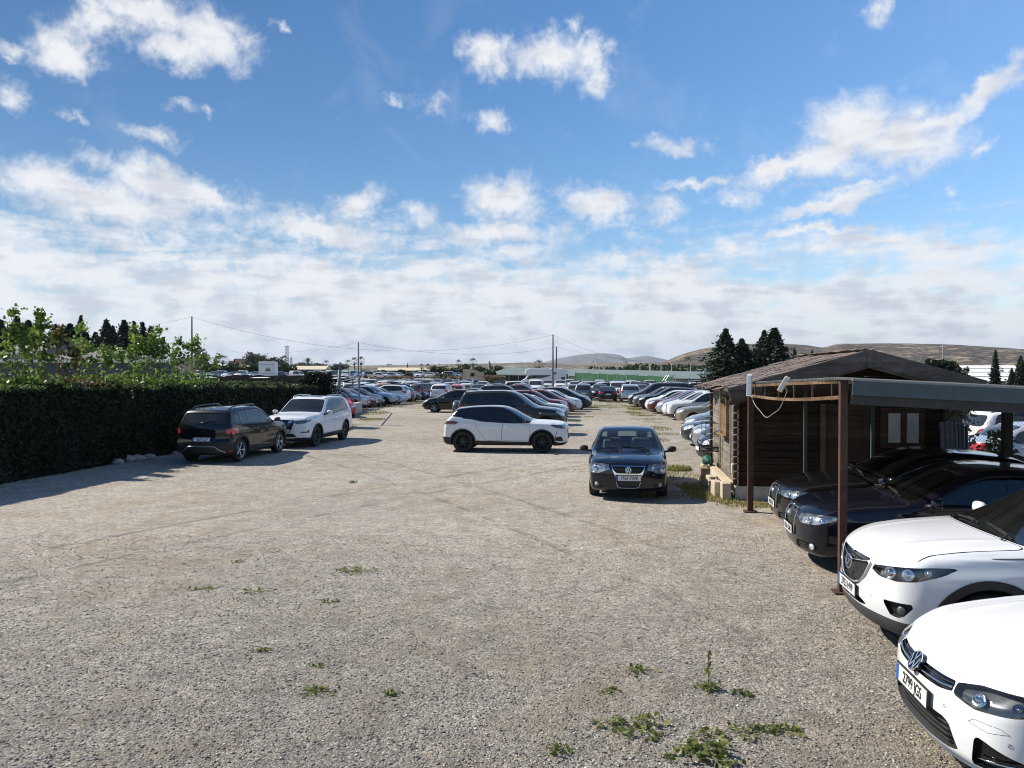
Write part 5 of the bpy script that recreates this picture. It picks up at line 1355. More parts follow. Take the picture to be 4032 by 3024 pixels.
L_PALM = leaf_mat('palm_leaf', [(.03, .045, .018), (.05, .07, .025), (.10, .11, .05)], .2)
L_BROAD = leaf_mat('tree_leaf', [(.022, .036, .014), (.04, .06, .02), (.075, .09, .03)], .25)
L_OLIVE = leaf_mat('pale_leaf', [(.05, .065, .04), (.09, .105, .06), (.13, .14, .08)], .25)
L_DRY = leaf_mat('dry_brush', [(.16, .11, .06), (.26, .19, .10), (.34, .27, .15)], .2)
L_WEED = leaf_mat('weed_leaf', [(.10, .12, .035), (.19, .22, .06), (.30, .31, .11)], .45)
L_GRASS = leaf_mat('grass_blade', [(.14, .15, .04), (.26, .24, .07), (.40, .32, .15)], .4)
M_BARK = simple('bark', (.11, .085, .06), .9, var=.4, scale=12, bump=.5)
M_BARKPALE = simple('bark_pale', (.20, .17, .13), .9, var=.35, scale=12, bump=.5)
def quads(C, size, aspect=1.6, up=0.0, flat=None, bend=.25):
    """leaf quads (bent down the middle) centred at C; size per leaf"""
    n = len(C); size = np.broadcast_to(size, (n,))
    d = rng.standard_normal((n, 3)); d[:, 2] = d[:, 2] * (1 - abs(up)) + up * 1.5
    d /= np.linalg.norm(d, axis=1, keepdims=True)
    r_ = rng.standard_normal((n, 3)); s = np.cross(d, r_); s /= np.linalg.norm(s, axis=1, keepdims=True)
    nn = np.cross(d, s)
    L = (size * aspect / 2)[:, None]; W = (size / 2)[:, None]; b = (size * bend)[:, None]
    # hexagon: base, two shoulders, tip, two shoulders
    P = np.stack([C - d * L, C - d * L * .25 + s * W + nn * b, C + d * L * .45 + s * W * .7 + nn * b, C + d * L, C + d * L * .45 - s * W * .7 + nn * b, C - d * L * .25 - s * W + nn * b], 1)
    V = P.reshape(-1, 3); i = np.arange(n)[:, None] * 6
    T = np.concatenate([i + np.array([0, 1, 2, 3]), i + np.array([0, 3, 4, 5])])
    return V, T
def join(lst):
    V, T, b = [], [], 0
    for v, t in lst: V.append(v); T.append(t + b); b += len(v)
    return np.vstack(V), np.vstack(T)

# ------------------------------------------------------------------ hedges
def hedge(name, a, b, w, h0, h1, leaf, n, label, ls=.042, group=None):
    """clipped hedge from a to b: a lumpy core under a coat of leaves"""
    a = Vector((*a, 0)); b = Vector((*b, 0)); d = (b - a); L = d.length; d.normalize(); s = Vector((d.y, -d.x, 0))
    root = empty(name, a, 0, label, 'hedge', group)
    nu = int(L / .5) + 1; V = []; F = []
    prof = [(-.5, .02), (-.5, .6), (-.48, .93), (-.3, 1.0), (.3, 1.0), (.48, .93), (.5, .6), (.5, .02)]
    for i in range(nu + 1):
        u = L * i / nu; h = h0 + (h1 - h0) * i / nu
        for (pw_, ph) in prof:
            q = d * u + s * (pw_ * w * .9 + .05 * math.sin(u * 2.1 + ph * 3)) ; V.append((q.x, q.y, ph * h * .97 + .03 * math.sin(u * 3.3)))
    k = len(prof)
    for i in range(nu):
        for j in range(k - 1): F.append((i * k + j, (i + 1) * k + j, (i + 1) * k + j + 1, i * k + j + 1))
    F.append(tuple(range(k))); F.append(tuple(nu * k + j for j in range(k))[::-1])
    mesh_obj('branches', V, F, simple('hedge_core', (.008, .012, .006), .9, var=.5, scale=6), root)
    u = rng.random(n) * L; side = rng.random(n); h = h0 + (h1 - h0) * u / L
    bump = .05 * np.sin(u * 2.3) + .04 * np.sin(u * 5.1 + 1)
    top = side < .42
    off = np.where(top, (rng.random(n) - .5) * w * 1.02, np.where(side < .93, .5, -.5) * w + rng.normal(0, .03, n) + bump * .7)
    zz = np.where(top, h * (1.0 + rng.normal(0, .012, n)) + bump + np.abs(rng.normal(0, .035, n)), (.01 + .99 * rng.random(n)) * h)
    ed = rng.random(n) < .03
    u = np.where(ed, L + rng.normal(0, .03, n), u)
    C = np.stack([d.x * u + s.x * off, d.y * u + s.y * off, zz], 1)
    V, T = quads(C, ls * (.6 + .8 * rng.random(n)), 2.2, .45)
    fast_mesh('foliage', V, T, leaf, root)
    k = n // 6; u = rng.random(k) * L; off = (rng.random(k) - .5) * w; h = h0 + (h1 - h0) * u / L
    V, T = quads(np.stack([d.x * u + s.x * off, d.y * u + s.y * off, h + .03 * np.sin(u * 2.3) + np.abs(rng.normal(0, .055, k))], 1), ls * (.6 + .8 * rng.random(k)), 2.2, .6)
    fast_mesh('sunlit_fringe', V, T, L_SUNLIT, root)
    return root
L_SUNLIT = leaf_mat('hedge_sunlit_leaf', [(.05, .09, .015), (.10, .16, .025), (.16, .22, .05)], .4)  # brighter leaf colour paints the sunlit strip along the hedge top
hedge('clipped_hedge', (-14.15, 12.2), (-10.15, 38.8), 1.15, 2.40, 1.98, L_HEDGE, 95000, 'long dark clipped hedge along the left side of the yard, behind the graphite car')
hedge('clipped_hedge', (-19.5, 26.0), (-14.0, 47.0), 1.2, 2.35, 2.1, L_HEDGE, 16000, 'second clipped hedge seen just above and behind the long dark one')
def bush(name, loc, r, h, leaf, n, ls, label, cat='bush', group=None, dense=1.0, stem=True):
    root = empty(name, loc, 0, label, cat, group)
    th = rng.random(n) * 6.28; v = rng.random(n); rr = r * np.sqrt(rng.random(n)) * (1 - .35 * v ** 2)
    lump = 1 + .25 * np.sin(th * 3 + v * 4) + .15 * np.sin(th * 5 + 2)
    C = np.stack([np.cos(th) * rr * lump, np.sin(th) * rr * lump, h * (.06 + .94 * v)], 1)
    V, T = quads(C, ls * (.6 + .8 * rng.random(n)), 1.7, .2)
    fast_mesh('foliage', V, T, leaf, root)
    if stem:
        s = MB()
        for k in range(4):
            a = random.random() * 6.28; s.tube([(0, 0, 0), (math.cos(a) * r * .3, math.sin(a) * r * .3, h * .5), (math.cos(a) * r * .5, math.sin(a) * r * .5, h * .85)], [.03, .02, .008], 5)
        s.obj('stem', M_BARK, root)
    return root
bush('hedge_bush', (-9.75, 38.9, 0), .95, 2.75, L_HEDGE, 9000, .07, 'tall rounded bush closing the far end of the long hedge')

# leafy shoots standing above the hedge
def shoots(px, depth, tops, spread, label, nl=900, ls=.092, leaf=None, dry=0):
    x0 = dpt(px, 1467, depth)[0]
    root = empty('vine_shrub', (x0, depth, 0), 0, label, 'shrub', 'leafy shrubs growing above the hedge')
    C = []; st = MB(); S = []
    for (tx, ty) in tops:
        tp = Vector(dpt(tx, ty, depth + random.uniform(-.4, .4))) - Vector((x0, depth, 0))
        b = Vector((tp.x * .35 + random.uniform(-.15, .15), random.uniform(-.3, .3), .1))
        k = 9; P = []
        for i in range(k):
            t = i / (k - 1); q = b.lerp(tp, t) + Vector((.10 * math.sin(t * 5 + tx), .08 * math.sin(t * 4 + ty), 0)) * (1 - t * .4); P.append(q)
        st.tube(P, [.022 - .018 * i / (k - 1) for i in range(k)], 5)
        m_ = int(62 * (tp.z - 1.9) / 1.0) + 22
        cl = [1 - .5 * (q_ / 5) ** 1.1 + random.uniform(-.03, .03) for q_ in range(6)]
        for j in range(m_):
            t = min(1.0, random.choice(cl[:2] if random.random() < .45 else cl)); g = .10 + .07 * (1 - t)
            q = b.lerp(tp, t) + Vector((.10 * math.sin(t * 5 + tx), .08 * math.sin(t * 4 + ty), 0)) * (1 - t * .4)
            C.append(q + Vector((random.gauss(0, g), random.gauss(0, g), random.gauss(0, g * .8))))
    w_ = spread
    for _ in range(int(nl * 1.4)):
        v = random.random() ** 1.4
        C.append(Vector((random.gauss(0, w_ * .5), random.gauss(0, .35), 1.95 + v * .62 + .12 * math.sin(px + v * 9))))
    C = np.array([tuple(c) for c in C]); 
    V, T = quads(C, ls * (.55 + .9 * rng.random(len(C))), 1.15, -.1, bend=.12)
    fast_mesh('foliage', V, T, leaf or L_VINE, root); st.obj('stem', M_BARK, root)
    return root
shoots(45, 21.4, [(55, 1228), (40, 1275), (85, 1300), (20, 1360), (100, 1330)], .75, 'shrub with the tallest leafy shoot, at the left end above the hedge', 420)
shoots(150, 22.3, [(155, 1236), (170, 1262), (120, 1345), (190, 1350), (140, 1320)], .7, 'shrub with a lone leafy shoot bending over, second from the left above the hedge', 420, leaf=L_VINE)
shoots(255, 23.2, [(245, 1300), (225, 1315), (285, 1370), (300, 1395)], .75, 'low mottled shrub with yellowed and brown leaves above the hedge', 420, leaf=L_DRYVINE)
shoots(345, 24.2, [(328, 1290), (340, 1345), (370, 1370), (310, 1380)], .7, 'shrub whose single shoot stands before the chimney of the low sheds', 380)
shoots(430, 25.2, [(405, 1365), (440, 1390), (470, 1380), (425, 1410)], .7, 'leafy shrub with short shoots near the middle of the row above the hedge', 420)
shoots(545, 26.7, [(525, 1295), (530, 1330), (500, 1380), (560, 1350)], .95, 'broad pale shrub with one slim shoot before the dark conifers', 900)
shoots(625, 27.8, [(628, 1290), (600, 1320), (640, 1340), (655, 1370), (580, 1340)], .95, 'dense bright green shrub with several shoots, tallest right of the middle', 1100)
shoots(715, 29.2, [(705, 1347), (690, 1370), (740, 1365), (680, 1400)], .85, 'dense green shrub left of the slim utility pole', 800)
shoots(800, 30.6, [(778, 1332), (760, 1352), (790, 1400), (845, 1412), (810, 1430)], .55, 'thin straggly shrub with loose stems at the right end of the row above the hedge', 170)
def roses(px, py, depth):
    root = empty('rose_bush', (*dpt(px, 1467, depth)[:2], 0), 0, 'low bush with pale pink blossoms on top of the hedge', 'bush')
    n = 700; C = np.stack([rng.normal(0, .45, n), rng.normal(0, .2, n), 2.3 + rng.normal(0, .13, n)], 1)
    V, T = quads(C, .06 * (.6 + .8 * rng.random(n)), 1.4); fast_mesh('foliage', V, T, L_DRYVINE, root)
    for k in range(8):
        b = MB(); b.ball((random.gauss(0, .4), -.25 + random.gauss(0, .06), 2.3 + random.gauss(0, .12)), (.05, .05, .04), 1); b.obj('blossom', simple('rose_pink', (.75, .5, .5), .7), root)
roses(365, 1500, 23.3)
for k, (px, py, s, lab) in enumerate([(215, 1862, .16, 'small pale stone farthest left under the hedge'), (425, 1826, .13, 'flat pale stone under the hedge, left of the two boulders'), (465, 1826, .20, 'pale rounded boulder under the hedge'), (505, 1818, .24, 'largest grey boulder under the hedge'), (545, 1815, .22, 'grey boulder right of the largest one under the hedge'), (590, 1808, .20, 'pale flat rock under the hedge, sunlit on top'), (640, 1790, .10, 'small pale stone under the hedge nearest the graphite car'), (692, 1787, .11, 'small bright stone beside the graphite car')]):
    x, y = gpt(px, py); m = MB(); m.ball((0, 0, 0), (s * 1.2, s * .8, s * .6), 2)
    m.v = [tuple(c * (1 + .10 * math.sin(9 * v[0] / s + 7 * v[2] / s + k) + .05 * random.random()) for c in v) for v in m.v]
    o = m.obj('rock', simple('pale_rock', (.34, .31, .27), .9, var=.25, scale=6, bump=.5)); o.location = (x - .05, y, s * .28); tag(o, lab, 'rock', 'rocks along the foot of the hedge')
# ------------------------------------------------------------------ trees
def conifer_parts(h, r, n, ls, leaf_n=13, lean=0.0, ragged=.25, crown0=.04):
    C = []; tr = MB(); tr.tube([(0, 0, 0), (lean * .4, 0, h * .5), (lean, 0, h * .97)], [h * .022, h * .014, .01], 7)
    for i in range(n):
        t = crown0 + (1 - crown0) * i / n; a = i * 2.399 + random.random()
        R_ = r * (1 - t) ** .95 * (1 + random.uniform(-ragged, ragged)) * (1.45 if random.random() < .12 else 1) + .03 * r
        z = h * t
        for j in range(leaf_n):
            u = .2 + .8 * random.random() ** .6; sg = .02 * r + .13 * R_
            C.append((lean * t ** 1.5 + math.cos(a) * R_ * u + random.gauss(0, sg), math.sin(a) * R_ * u + random.gauss(0, sg), z + R_ * u * random.uniform(-.05, .55) + random.gauss(0, sg)))
    C = np.array(C); V, T = quads(C, ls * (.6 + .8 * rng.random(len(C))) * (.35 + .75 * np.clip(1 - C[:, 2] / h, 0, 1) ** .6), 2.2, .4)
    return tr, V, T
PROTO = {}
def mesh_only(name, V, T, mat):
    o = fast_mesh(name, V, T, mat); me = o.data; bpy.data.objects.remove(o); return me
def tree_proto(kind, v):
    key = (kind, v)
    if key in PROTO: return PROTO[key]
    if kind == 'conifer': tr, V, T = conifer_parts(8.0, 1.75, 330, .22, 15, lean=(.0, .5, -.3)[v % 3], ragged=.4); lf = L_CONIFER
    elif kind == 'cypress': tr, V, T = conifer_parts(8.0, .85, 220, .18, 13, ragged=.3); lf = L_CONIFER
    elif kind == 'broad':
        tr = MB(); C = []
        tr.tube([(0, 0, 0), (.15, 0, 2.0), (.1, .1, 3.6)], [.28, .2, .1], 7)
        for k in range(16):
            a = k * 2.4; rr = 2.0 * math.sqrt(random.random()); c = Vector((math.cos(a) * rr, math.sin(a) * rr, 3.6 + random.uniform(-1.2, 1.6)))
            tr.tube([(.1, 0, 2.2), (c.x * .5, c.y * .5, 3.0), tuple(c)], [.09, .06, .02], 5)
            for j in range(95): C.append(tuple(c + Vector((random.gauss(0, .55), random.gauss(0, .55), random.gauss(0, .42)))))
        C = np.array(C); V, T = quads(C, .34 * (.6 + .8 * rng.random(len(C))), 1.5); lf = (L_BROAD, L_OLIVE)[v % 2]
    elif kind == 'palm':
        tr = MB(); tr.tube([(0, 0, 0), (.06, 0, 2.5), (.0, 0, 5.2)], [.26, .20, .17], 8); Q = []; TT = []; b = 0
        VV = []
        for k in range(34):
            a = k * 2.399; e = R(80) - R(125) * (k / 34) ** .9; L = 1.9 + .3 * random.random(); p = Vector((0, 0, 5.2)); d = Vector((math.cos(a) * math.cos(e), math.sin(a) * math.cos(e), math.sin(e)))
            s = d.cross(Vector((0, 0, 1))).normalized() if abs(d.z) < .99 else Vector((1, 0, 0))
            if v % 2 == 0:    # feather palm: drooping arcs with leaflets
                for i in range(10):
                    t = i / 9; q = p + d * L * t + Vector((0, 0, -1.0 * t * t * L * .45))
                    for sg in (1, -1):
                        w_ = s * sg * .42 * (1 - t * .55) + d * .22 + Vector((0, 0, -.14))
                        VV += [q, q + d * .10, q + w_ + d * .05, q + w_]; TT.append((b, b + 1, b + 2, b + 3)); b += 4
            else:             # fan palm: a stalk and a spread fan
                q = p + d * L * .55
                for i in range(9):
                    g = R(-80 + 20 * i); w_ = (d * math.cos(g) + s * math.sin(g)) * .72 + Vector((0, 0, -.12 * abs(i - 4) / 2))
                    n_ = s * .07
                    VV += [q - n_, q + n_, q + w_ + n_ * .3, q + w_ - n_ * .3]; TT.append((b, b + 1, b + 2, b + 3)); b += 4
        for k in range(30):   # dead skirt under the crown
            a = k * 2.4; q = Vector((0, 0, 5.1 - .5 * random.random())); o_ = Vector((math.cos(a) * .35, math.sin(a) * .35, -.7)); s = Vector((-math.sin(a), math.cos(a), 0)) * .09
            VV += [q - s, q + s, q + o_ + s, q + o_ - s]; TT.append((b, b + 1, b + 2, b + 3)); b += 4
        V = np.array([tuple(x) for x in VV]); T = np.array(TT); lf = L_PALM
    o = tr.obj('trunk', M_BARK, None, True); tm = o.data; bpy.data.objects.remove(o)
    PROTO[key] = (tm, mesh_only('crown', V, T, lf)); return PROTO[key]
HT = dict(conifer=8.0, cypress=8.0, broad=5.6, palm=6.6)
def tree(kind, v, px, ytop, depth, label, group, wide=1.0, ybase=None, z0=None, name=None):
    x, y, zt = dpt(px, ytop, depth); z = gz(x, y) if z0 is None else z0
    tm, cm = tree_proto(kind, v); s = (zt - z) / HT[kind]
    nm = name or dict(conifer='conifer_tree', cypress='cypress_tree', broad='broadleaf_tree', palm='palm_tree')[kind]
    r_ = empty(nm, (x, y, z), random.random() * 6, label, 'tree', group)
    for n_, me in (('trunk', tm), ('crown', cm)):
        o = bpy.data.objects.new(n_, me); COL.objects.link(o); o.parent = r_; o.scale = (s * wide, s * wide, s)
    return r_
DC = 'dark conifers behind the low sheds'
ordn = ['leftmost', 'second', 'third', 'fourth', 'fifth', 'sixth', 'seventh', 'eighth', 'ninth', 'tenth', 'eleventh', 'twelfth', 'thirteenth', 'fourteenth', 'fifteenth', 'sixteenth', 'seventeenth', 'eighteenth', 'nineteenth', 'twentieth']
for i, (px, yt, kd, w_) in enumerate([(5, 1262, 'conifer', .9), (50, 1290, 'conifer', 1), (80, 1245, 'conifer', .8), (105, 1275, 'conifer', 1), (135, 1262, 'conifer', 1), (175, 1300, 'conifer', 1.1), (218, 1278, 'conifer', .9), (248, 1275, 'conifer', 1.05), (290, 1290, 'conifer', .8), (318, 1242, 'cypress', 1.0), (352, 1310, 'conifer', .9), (383, 1308, 'conifer', .9), (418, 1260, 'conifer', .85), (452, 1285, 'conifer', .8), (487, 1262, 'conifer', .9), (528, 1265, 'cypress', 1.1), (561, 1268, 'cypress', 1.2), (593, 1285, 'conifer', .8)]):
    tree(kd, i % 3, px, yt, 82 + 5 * (i % 3), '%s dark conifer from the left in the row behind the low sheds' % ordn[i], DC, w_ * 1.4)
for i, (px, yt) in enumerate([(28, 1318), (66, 1322), (120, 1325), (158, 1318), (196, 1328), (232, 1322), (270, 1320), (306, 1330), (335, 1326), (368, 1330), (400, 1322), (436, 1318), (470, 1322), (508, 1316), (578, 1325)]):
    tree('conifer', i % 3, px, yt, 96, '%s from the left of the lower conifers filling the gaps of the back row' % ordn[i], 'lower conifers behind the low sheds', 1.7)
bgt = 'trees along the far side of the yards'
for kd, v, px, yt, d, lab, w_ in [
    ('broad', 1, 789, 1380, 330, 'slim round-headed tree high against the sky, right of the utility pole on the left', .7),
    ('palm', 0, 812, 1398, 240, 'feathery palm behind the thin lamp pole', 1.2), ('palm', 1, 877, 1400, 230, 'thick bushy palm before the far town houses', 1.35), ('cypress', 0, 923, 1415, 250, 'small dark cypress before the far town houses', 1.1),
    ('broad', 1, 1005, 1394, 300, 'tall airy grey-green tree left of the white caravan', 1.1), ('broad', 0, 1072, 1408, 260, 'round brownish tree just behind the white caravan', 1.3), ('palm', 1, 1120, 1402, 240, 'palm right of the white caravan, below the lattice tower', 1.1),
    ('palm', 0, 1212, 1406, 290, 'single feathery palm above the cream roof', 1.0), ('palm', 1, 1285, 1420, 270, 'dark palm right of the cream roof', 1.0), ('palm', 1, 1370, 1418, 230, 'left palm of the clump by the utility pole', 1.0), ('palm', 1, 1396, 1408, 236, 'middle palm of the clump by the utility pole', 1.0), ('palm', 1, 1421, 1406, 230, 'right palm of the clump by the utility pole', 1.0),
    ('broad', 0, 1180, 1428, 300, 'dark tree mass right of the lattice tower', 1.8), ('broad', 0, 1255, 1430, 300, 'dark tree mass behind the headless palm', 1.7), ('broad', 0, 1330, 1432, 300, 'dark tree mass behind the near lamp post', 1.7),
    ('cypress', 1, 1605, 1428, 330, 'small dark cypress above the long cream roof', .9), ('palm', 1, 1660, 1434, 240, 'left one of two low palms before the long cream roof', 1.0), ('palm', 1, 1685, 1433, 236, 'right one of two low palms before the long cream roof', 1.0),
    ('palm', 1, 1758, 1440, 200, 'low dark palm left of the ruined hut', 1.2), ('palm', 1, 1806, 1418, 210, 'palm with a thin crown left of the ruined hut', .9), ('palm', 1, 1862, 1412, 215, 'round-headed palm above the ruined hut', 1.15), ('broad', 0, 1832, 1432, 230, 'dark bushy tree between two palms behind the ruined hut', .8),
    ('conifer', 0, 1928, 1420, 330, 'slim layered conifer above the dark trees right of the ruined hut', .7), ('broad', 0, 1890, 1442, 300, 'dark tree behind the right side of the ruined hut', 1.5), ('broad', 0, 1950, 1440, 310, 'dark tree left of the shade-net greenhouse', 1.5), ('palm', 1, 2122, 1420, 240, 'dense palm behind the shade-net greenhouse, above the motorhome', 1.4),
    ('palm', 1, 2710, 1408, 250, 'palm on a bare trunk before the brown hill', 1.0), ('palm', 0, 2787, 1428, 230, 'ragged palm left of the three big conifers', 1.1)]:
    tree(kd, v, px, yt, d, lab, bgt, w_)
for i, (px, yt, w_, lab) in enumerate([(2858, 1296, 1.35, 'big conifer with a clean spire, left of the three by the shed'), (2945, 1334, 1.35, 'lowest of the three big conifers, in the middle'), (3035, 1293, 1.6, 'broad conifer with ragged tips, right of the three by the shed')]):
    tree('conifer', i, px, yt, 70, lab, 'big conifers beyond the shed', w_ * 1.15)
tree('conifer', 1, 2992, 1302, 73, 'conifer leaning out behind the broad one by the shed', 'big conifers beyond the shed', 1.1)
for px, yt, d, lab, w_ in [(3129, 1372, 120, 'small dark cypress left of the shed ridge, before the hill', 1.6), (3198, 1378, 125, 'small thin cypress closest to the shed ridge, before the hill', 1.3), (3920, 1377, 60, 'narrow cypress before the white greenhouses', 1.3)]:
    tree('cypress', 0, px, yt, d, lab, 'cypresses before the hill', w_)
tree('conifer', 0, 4020, 1402, 60, 'light green conifer at the right edge of the picture', None, 1.0)
tree('conifer', 2, 3985, 1450, 58, 'small conifer beside the one at the right edge', None, .9)
bush('dark_bush', (*dpt(3700, 1467, 40)[:2], 0), 1.0, 3.35, L_CONIFER, 1500, .2, 'dark spreading bush over the right slope of the shed roof')
bush('dark_bush', (*dpt(3775, 1467, 42)[:2], 0), .55, 2.95, L_CONIFER, 700, .2, 'smaller dark bush right of the spreading one above the shed roof')
def masses(name, items, leaf, ls, label, cat):
    """vegetation that reads as one mass: (px0, px1, ytop, depth, thick)"""
    P = []
    for (a, b, yt, d, th, n) in items:
        xa, xb = dpt(a, yt, d)[0], dpt(b, yt, d)[0]; zt = dpt(a, yt, d)[2]
        u = rng.random(n); z0 = 1.3 if b < 2000 else 0
        h = zt - z0; lump = 1 + .16 * np.sin(u * (xb - xa) * .9) + .1 * np.sin(u * (xb - xa) * 2.3)
        P.append(quads(np.stack([xa + (xb - xa) * u, d + (rng.random(n) - .5) * th, z0 + h * lump * rng.random(n) ** .7], 1), ls * (.6 + .8 * rng.random(n)), 1.5))
    V, T = join(P); return tag(fast_mesh(name, V, T, leaf), label, cat, kind='stuff')
masses('far_shrubs', [(800, 1160, 1444, 215, 6, 5000), (1160, 1750, 1464, 262, 5, 6500), (1700, 1830, 1452, 225, 8, 2200), (1905, 1945, 1468, 165, 4, 900), (700, 800, 1452, 240, 6, 900)], L_BROAD, .75, 'green belt of far bushes beyond the upper yard', 'bushes')
masses('dry_scrub', [(1460, 1520, 1488, 160, 3, 500), (1530, 1585, 1484, 160, 3, 500), (1590, 1625, 1484, 161, 3, 300), (1760, 1905, 1486, 158, 4, 1700), (1905, 1990, 1482, 150, 4, 900), (705, 800, 1446, 215, 6, 900)], L_DRY, .32, 'dry brown scrub along the bank of the upper yard', 'scrub')
for px, yt, d, r_, lab in [(1608, 1470, 163, .9, 'dark green bush on the bank between the dry scrub'), (1750, 1474, 160, 2.4, 'large olive bush on the bank left of the ruined hut')]:
    x, y, z = dpt(px, yt, d); bush('bush', (x, y, .9), r_, z - .9, L_OLIVE, 700, .34, lab)

# ------------------------------------------------------------------ hills
def ridge(name, pts, d0, d1, base, mat, depth_n=10, rough=.12, seed=0):
    """a range whose skyline passes through pts (photo px) at distance d1, its foot at d0"""
    P = [dpt(a, b, d1) for a, b in pts]; xs = np.array([p[0] for p in P]); zs = np.array([p[2] for p in P])
    f = pchip(list(zip(xs, zs))); X = np.linspace(xs[0], xs[-1], 150); V = []; F = []
    rg = np.random.default_rng(seed); ph = rg.random(12) * 6.28
    for j in range(depth_n * 2):
        t = j / (depth_n) ; tt = t if t <= 1 else max(0, 2 - t)
        y = d0 + (d1 - d0) * t
        s = tt * tt * (3 - 2 * tt)
        for i, x in enumerate(X):
            w_ = sum(math.sin((x * (k + 1) * 2.1 / (xs[-1] - xs[0]) * 9 + ph[k]) + t * 5) / (k + 1.5) for k in range(8))
            z = base + (float(f(x)) - base) * max(0, s * (1 + rough * w_ * (1 - s) * 1.6))
            V.append((x * (y / d1), y, z))
    n = len(X)
    for j in range(depth_n * 2 - 1):
        for i in range(n - 1): F.append((j * n + i, j * n + i + 1, (j + 1) * n + i + 1, (j + 1) * n + i))
    o = mesh_obj(name, V, F, mat, None, None, True); o['kind'] = 'structure'; return o
def hill_mat(name, a, b, c, sc):
    m, nt, bs = new_mat(name); pos = nt.node('ShaderNodeNewGeometry').outputs['Position']
    n1 = nt.noise(pos, sc, 8, .7, .3); n2 = nt.noise(pos, sc * 4, 5, .65)
    c_ = nt.ramp(nt.math('ADD', nt.math('MULTIPLY', n1, .5), nt.math('MULTIPLY', n2, .5)), [(.42, a), (.5, b), (.57, c)])
    # scattered scrub, thicker in the gullies
    for k, (vs, th, ns) in enumerate(((.07, .50, .46), (.15, .50, .43))):
        v = nt.node('ShaderNodeTexVoronoi', {'Vector': pos, 'Scale': vs}); r_ = nt.node('ShaderNodeSeparateColor', {0: v.outputs['Color']}).outputs[0]
        sh = nt.math('MULTIPLY', nt.math('LESS_THAN', v.outputs['Distance'], nt.math('MULTIPLY', r_, th * 1.8)), nt.math('GREATER_THAN', n2, ns))
        c_ = nt.mix(nt.math('MULTIPLY', sh, .85), c_, (.035, .035, .022))
    nt.l.new(c_, bs.inputs['Base Color']); bs.inputs['Roughness'].default_value = .95
    bp = nt.node('ShaderNodeBump', {'Strength': 1.0, 'Distance': 12.0, 'Height': n1}); nt.l.new(bp.outputs[0], bs.inputs['Normal'])
    return m
M_HILL = hill_mat('dry_hill', (.10, .075, .06), (.19, .14, .10), (.34, .26, .17), .018)
M_FARHILL = hill_mat('far_hill', (.12, .11, .08), (.24, .19, .13), (.34, .27, .18), .006)
M_MOUNT = simple('mountain_rock', (.14, .13, .11), .95, scale=.002, var=.3)
ridge('hill', [(2500, 1452), (2580, 1437), (2700, 1392), (2820, 1366), (2905, 1357), (3085, 1357), (3182, 1363), (3240, 1371), (3302, 1357), (3500, 1354), (3700, 1358), (4032, 1377), (4300, 1392), (4800, 1420)], 380, 820, 0, M_HILL, seed=3)
ridge('low_hill', [(300, 1452), (700, 1446), (1000, 1448), (1450, 1440), (1700, 1436), (1950, 1432), (2100, 1428), (2250, 1434), (2400, 1431), (2600, 1430), (2800, 1440)], 420, 1100, 0, M_FARHILL, seed=5)
ridge('mountain', [(2080, 1445), (2200, 1411), (2300, 1395), (2370, 1391), (2440, 1398), (2470, 1410), (2540, 1402), (2620, 1415), (2760, 1440), (3000, 1452)], 5200, 7000, 0, M_MOUNT, seed=8)
ridge('mountain', [(2220, 1445), (2290, 1425), (2345, 1413), (2400, 1426), (2470, 1441)], 3800, 4600, 0, M_MOUNT, seed=9)
ridge('hill', [(3640, 1380), (3740, 1366), (3800, 1362), (3880, 1366), (3960, 1382)], 1500, 2400, 0, M_FARHILL, seed=11)
masses('hill_bushes', [(2490, 2760, 1446, 330, 40, 1500), (2760, 2960, 1448, 330, 40, 800), (2330, 2490, 1452, 360, 30, 500)], L_BROAD, 1.4, 'dark bushes along the foot of the brown hill', 'bushes')

# ------------------------------------------------------------------ utility poles and wires
M_POLE = simple('weathered_wood_pole', (.20, .185, .165), .85, var=.25, scale=4)
M_STEELG = simple('galvanised_steel', (.36, .38, .40), .45, metal=.6, var=.2, scale=6)
M_CONC = simple('pale_concrete', (.50, .48, .44), .9, var=.2, scale=5, bump=.3)
def pole(px, yt, d, r_, mat, label, name='utility_pole', cat='utility pole', group='poles across the yards'):
    x, y, zt = dpt(px, yt, d); z = gz(x, y); root = empty(name, (x, y, z), 0, label, cat, group)
    m = MB(); m.tube([(0, 0, 0), (0, 0, zt - z)], [r_ * 1.25, r_ * .85], 9); m.obj('shaft', mat, root, True)
    a = MB(); a.lathe([(.001, .16), (.03, .15), (.055, .10), (.055, .04), (.03, 0)], 8, Matrix.Translation((.07, -r_ - .04, zt - z - .22))); a.obj('insulator', M_CHROMEDK, root)
    return Vector((x, y, zt - .08))
T1 = pole(755, 1246, 105, .125, M_POLE, 'tall slim utility pole rising behind the shrubs on the left')
T2 = pole(1411, 1347, 118, .12, M_POLE, 'short utility pole beside the clump of palms')
T3 = pole(2177, 1317, 112, .125, M_POLE, 'tall utility pole in front of the motorhome')
T4 = pole(2191, 1365, 150, .13, simple('dark_pole', (.06, .055, .05), .85), 'shorter dark utility pole just right of the tall one by the motorhome')
T5 = pole(3713, 1358, 150, .14, M_POLE, 'pale utility pole before the brown hill, above the shed roof')
def wire(a, b, sag, label, r_=.014):
    P = []
    for i in range(21):
        t = i / 20; q = a.lerp(b, t); q.z -= sag * 4 * t * (1 - t); P.append(q)
    m = MB(); m.tube(P, r_, 4); o = m.obj('overhead_wire', simple('wire_black', (.03, .03, .032), .6)); tag(o, label, 'wire', 'overhead wires'); return o
W0 = Vector(dpt(-120, 1300, 120)); W6 = Vector(dpt(2560, 1420, 170))
wire(W0, T1, 1.5, 'overhead wire from the left edge to the tall slim pole on the left')
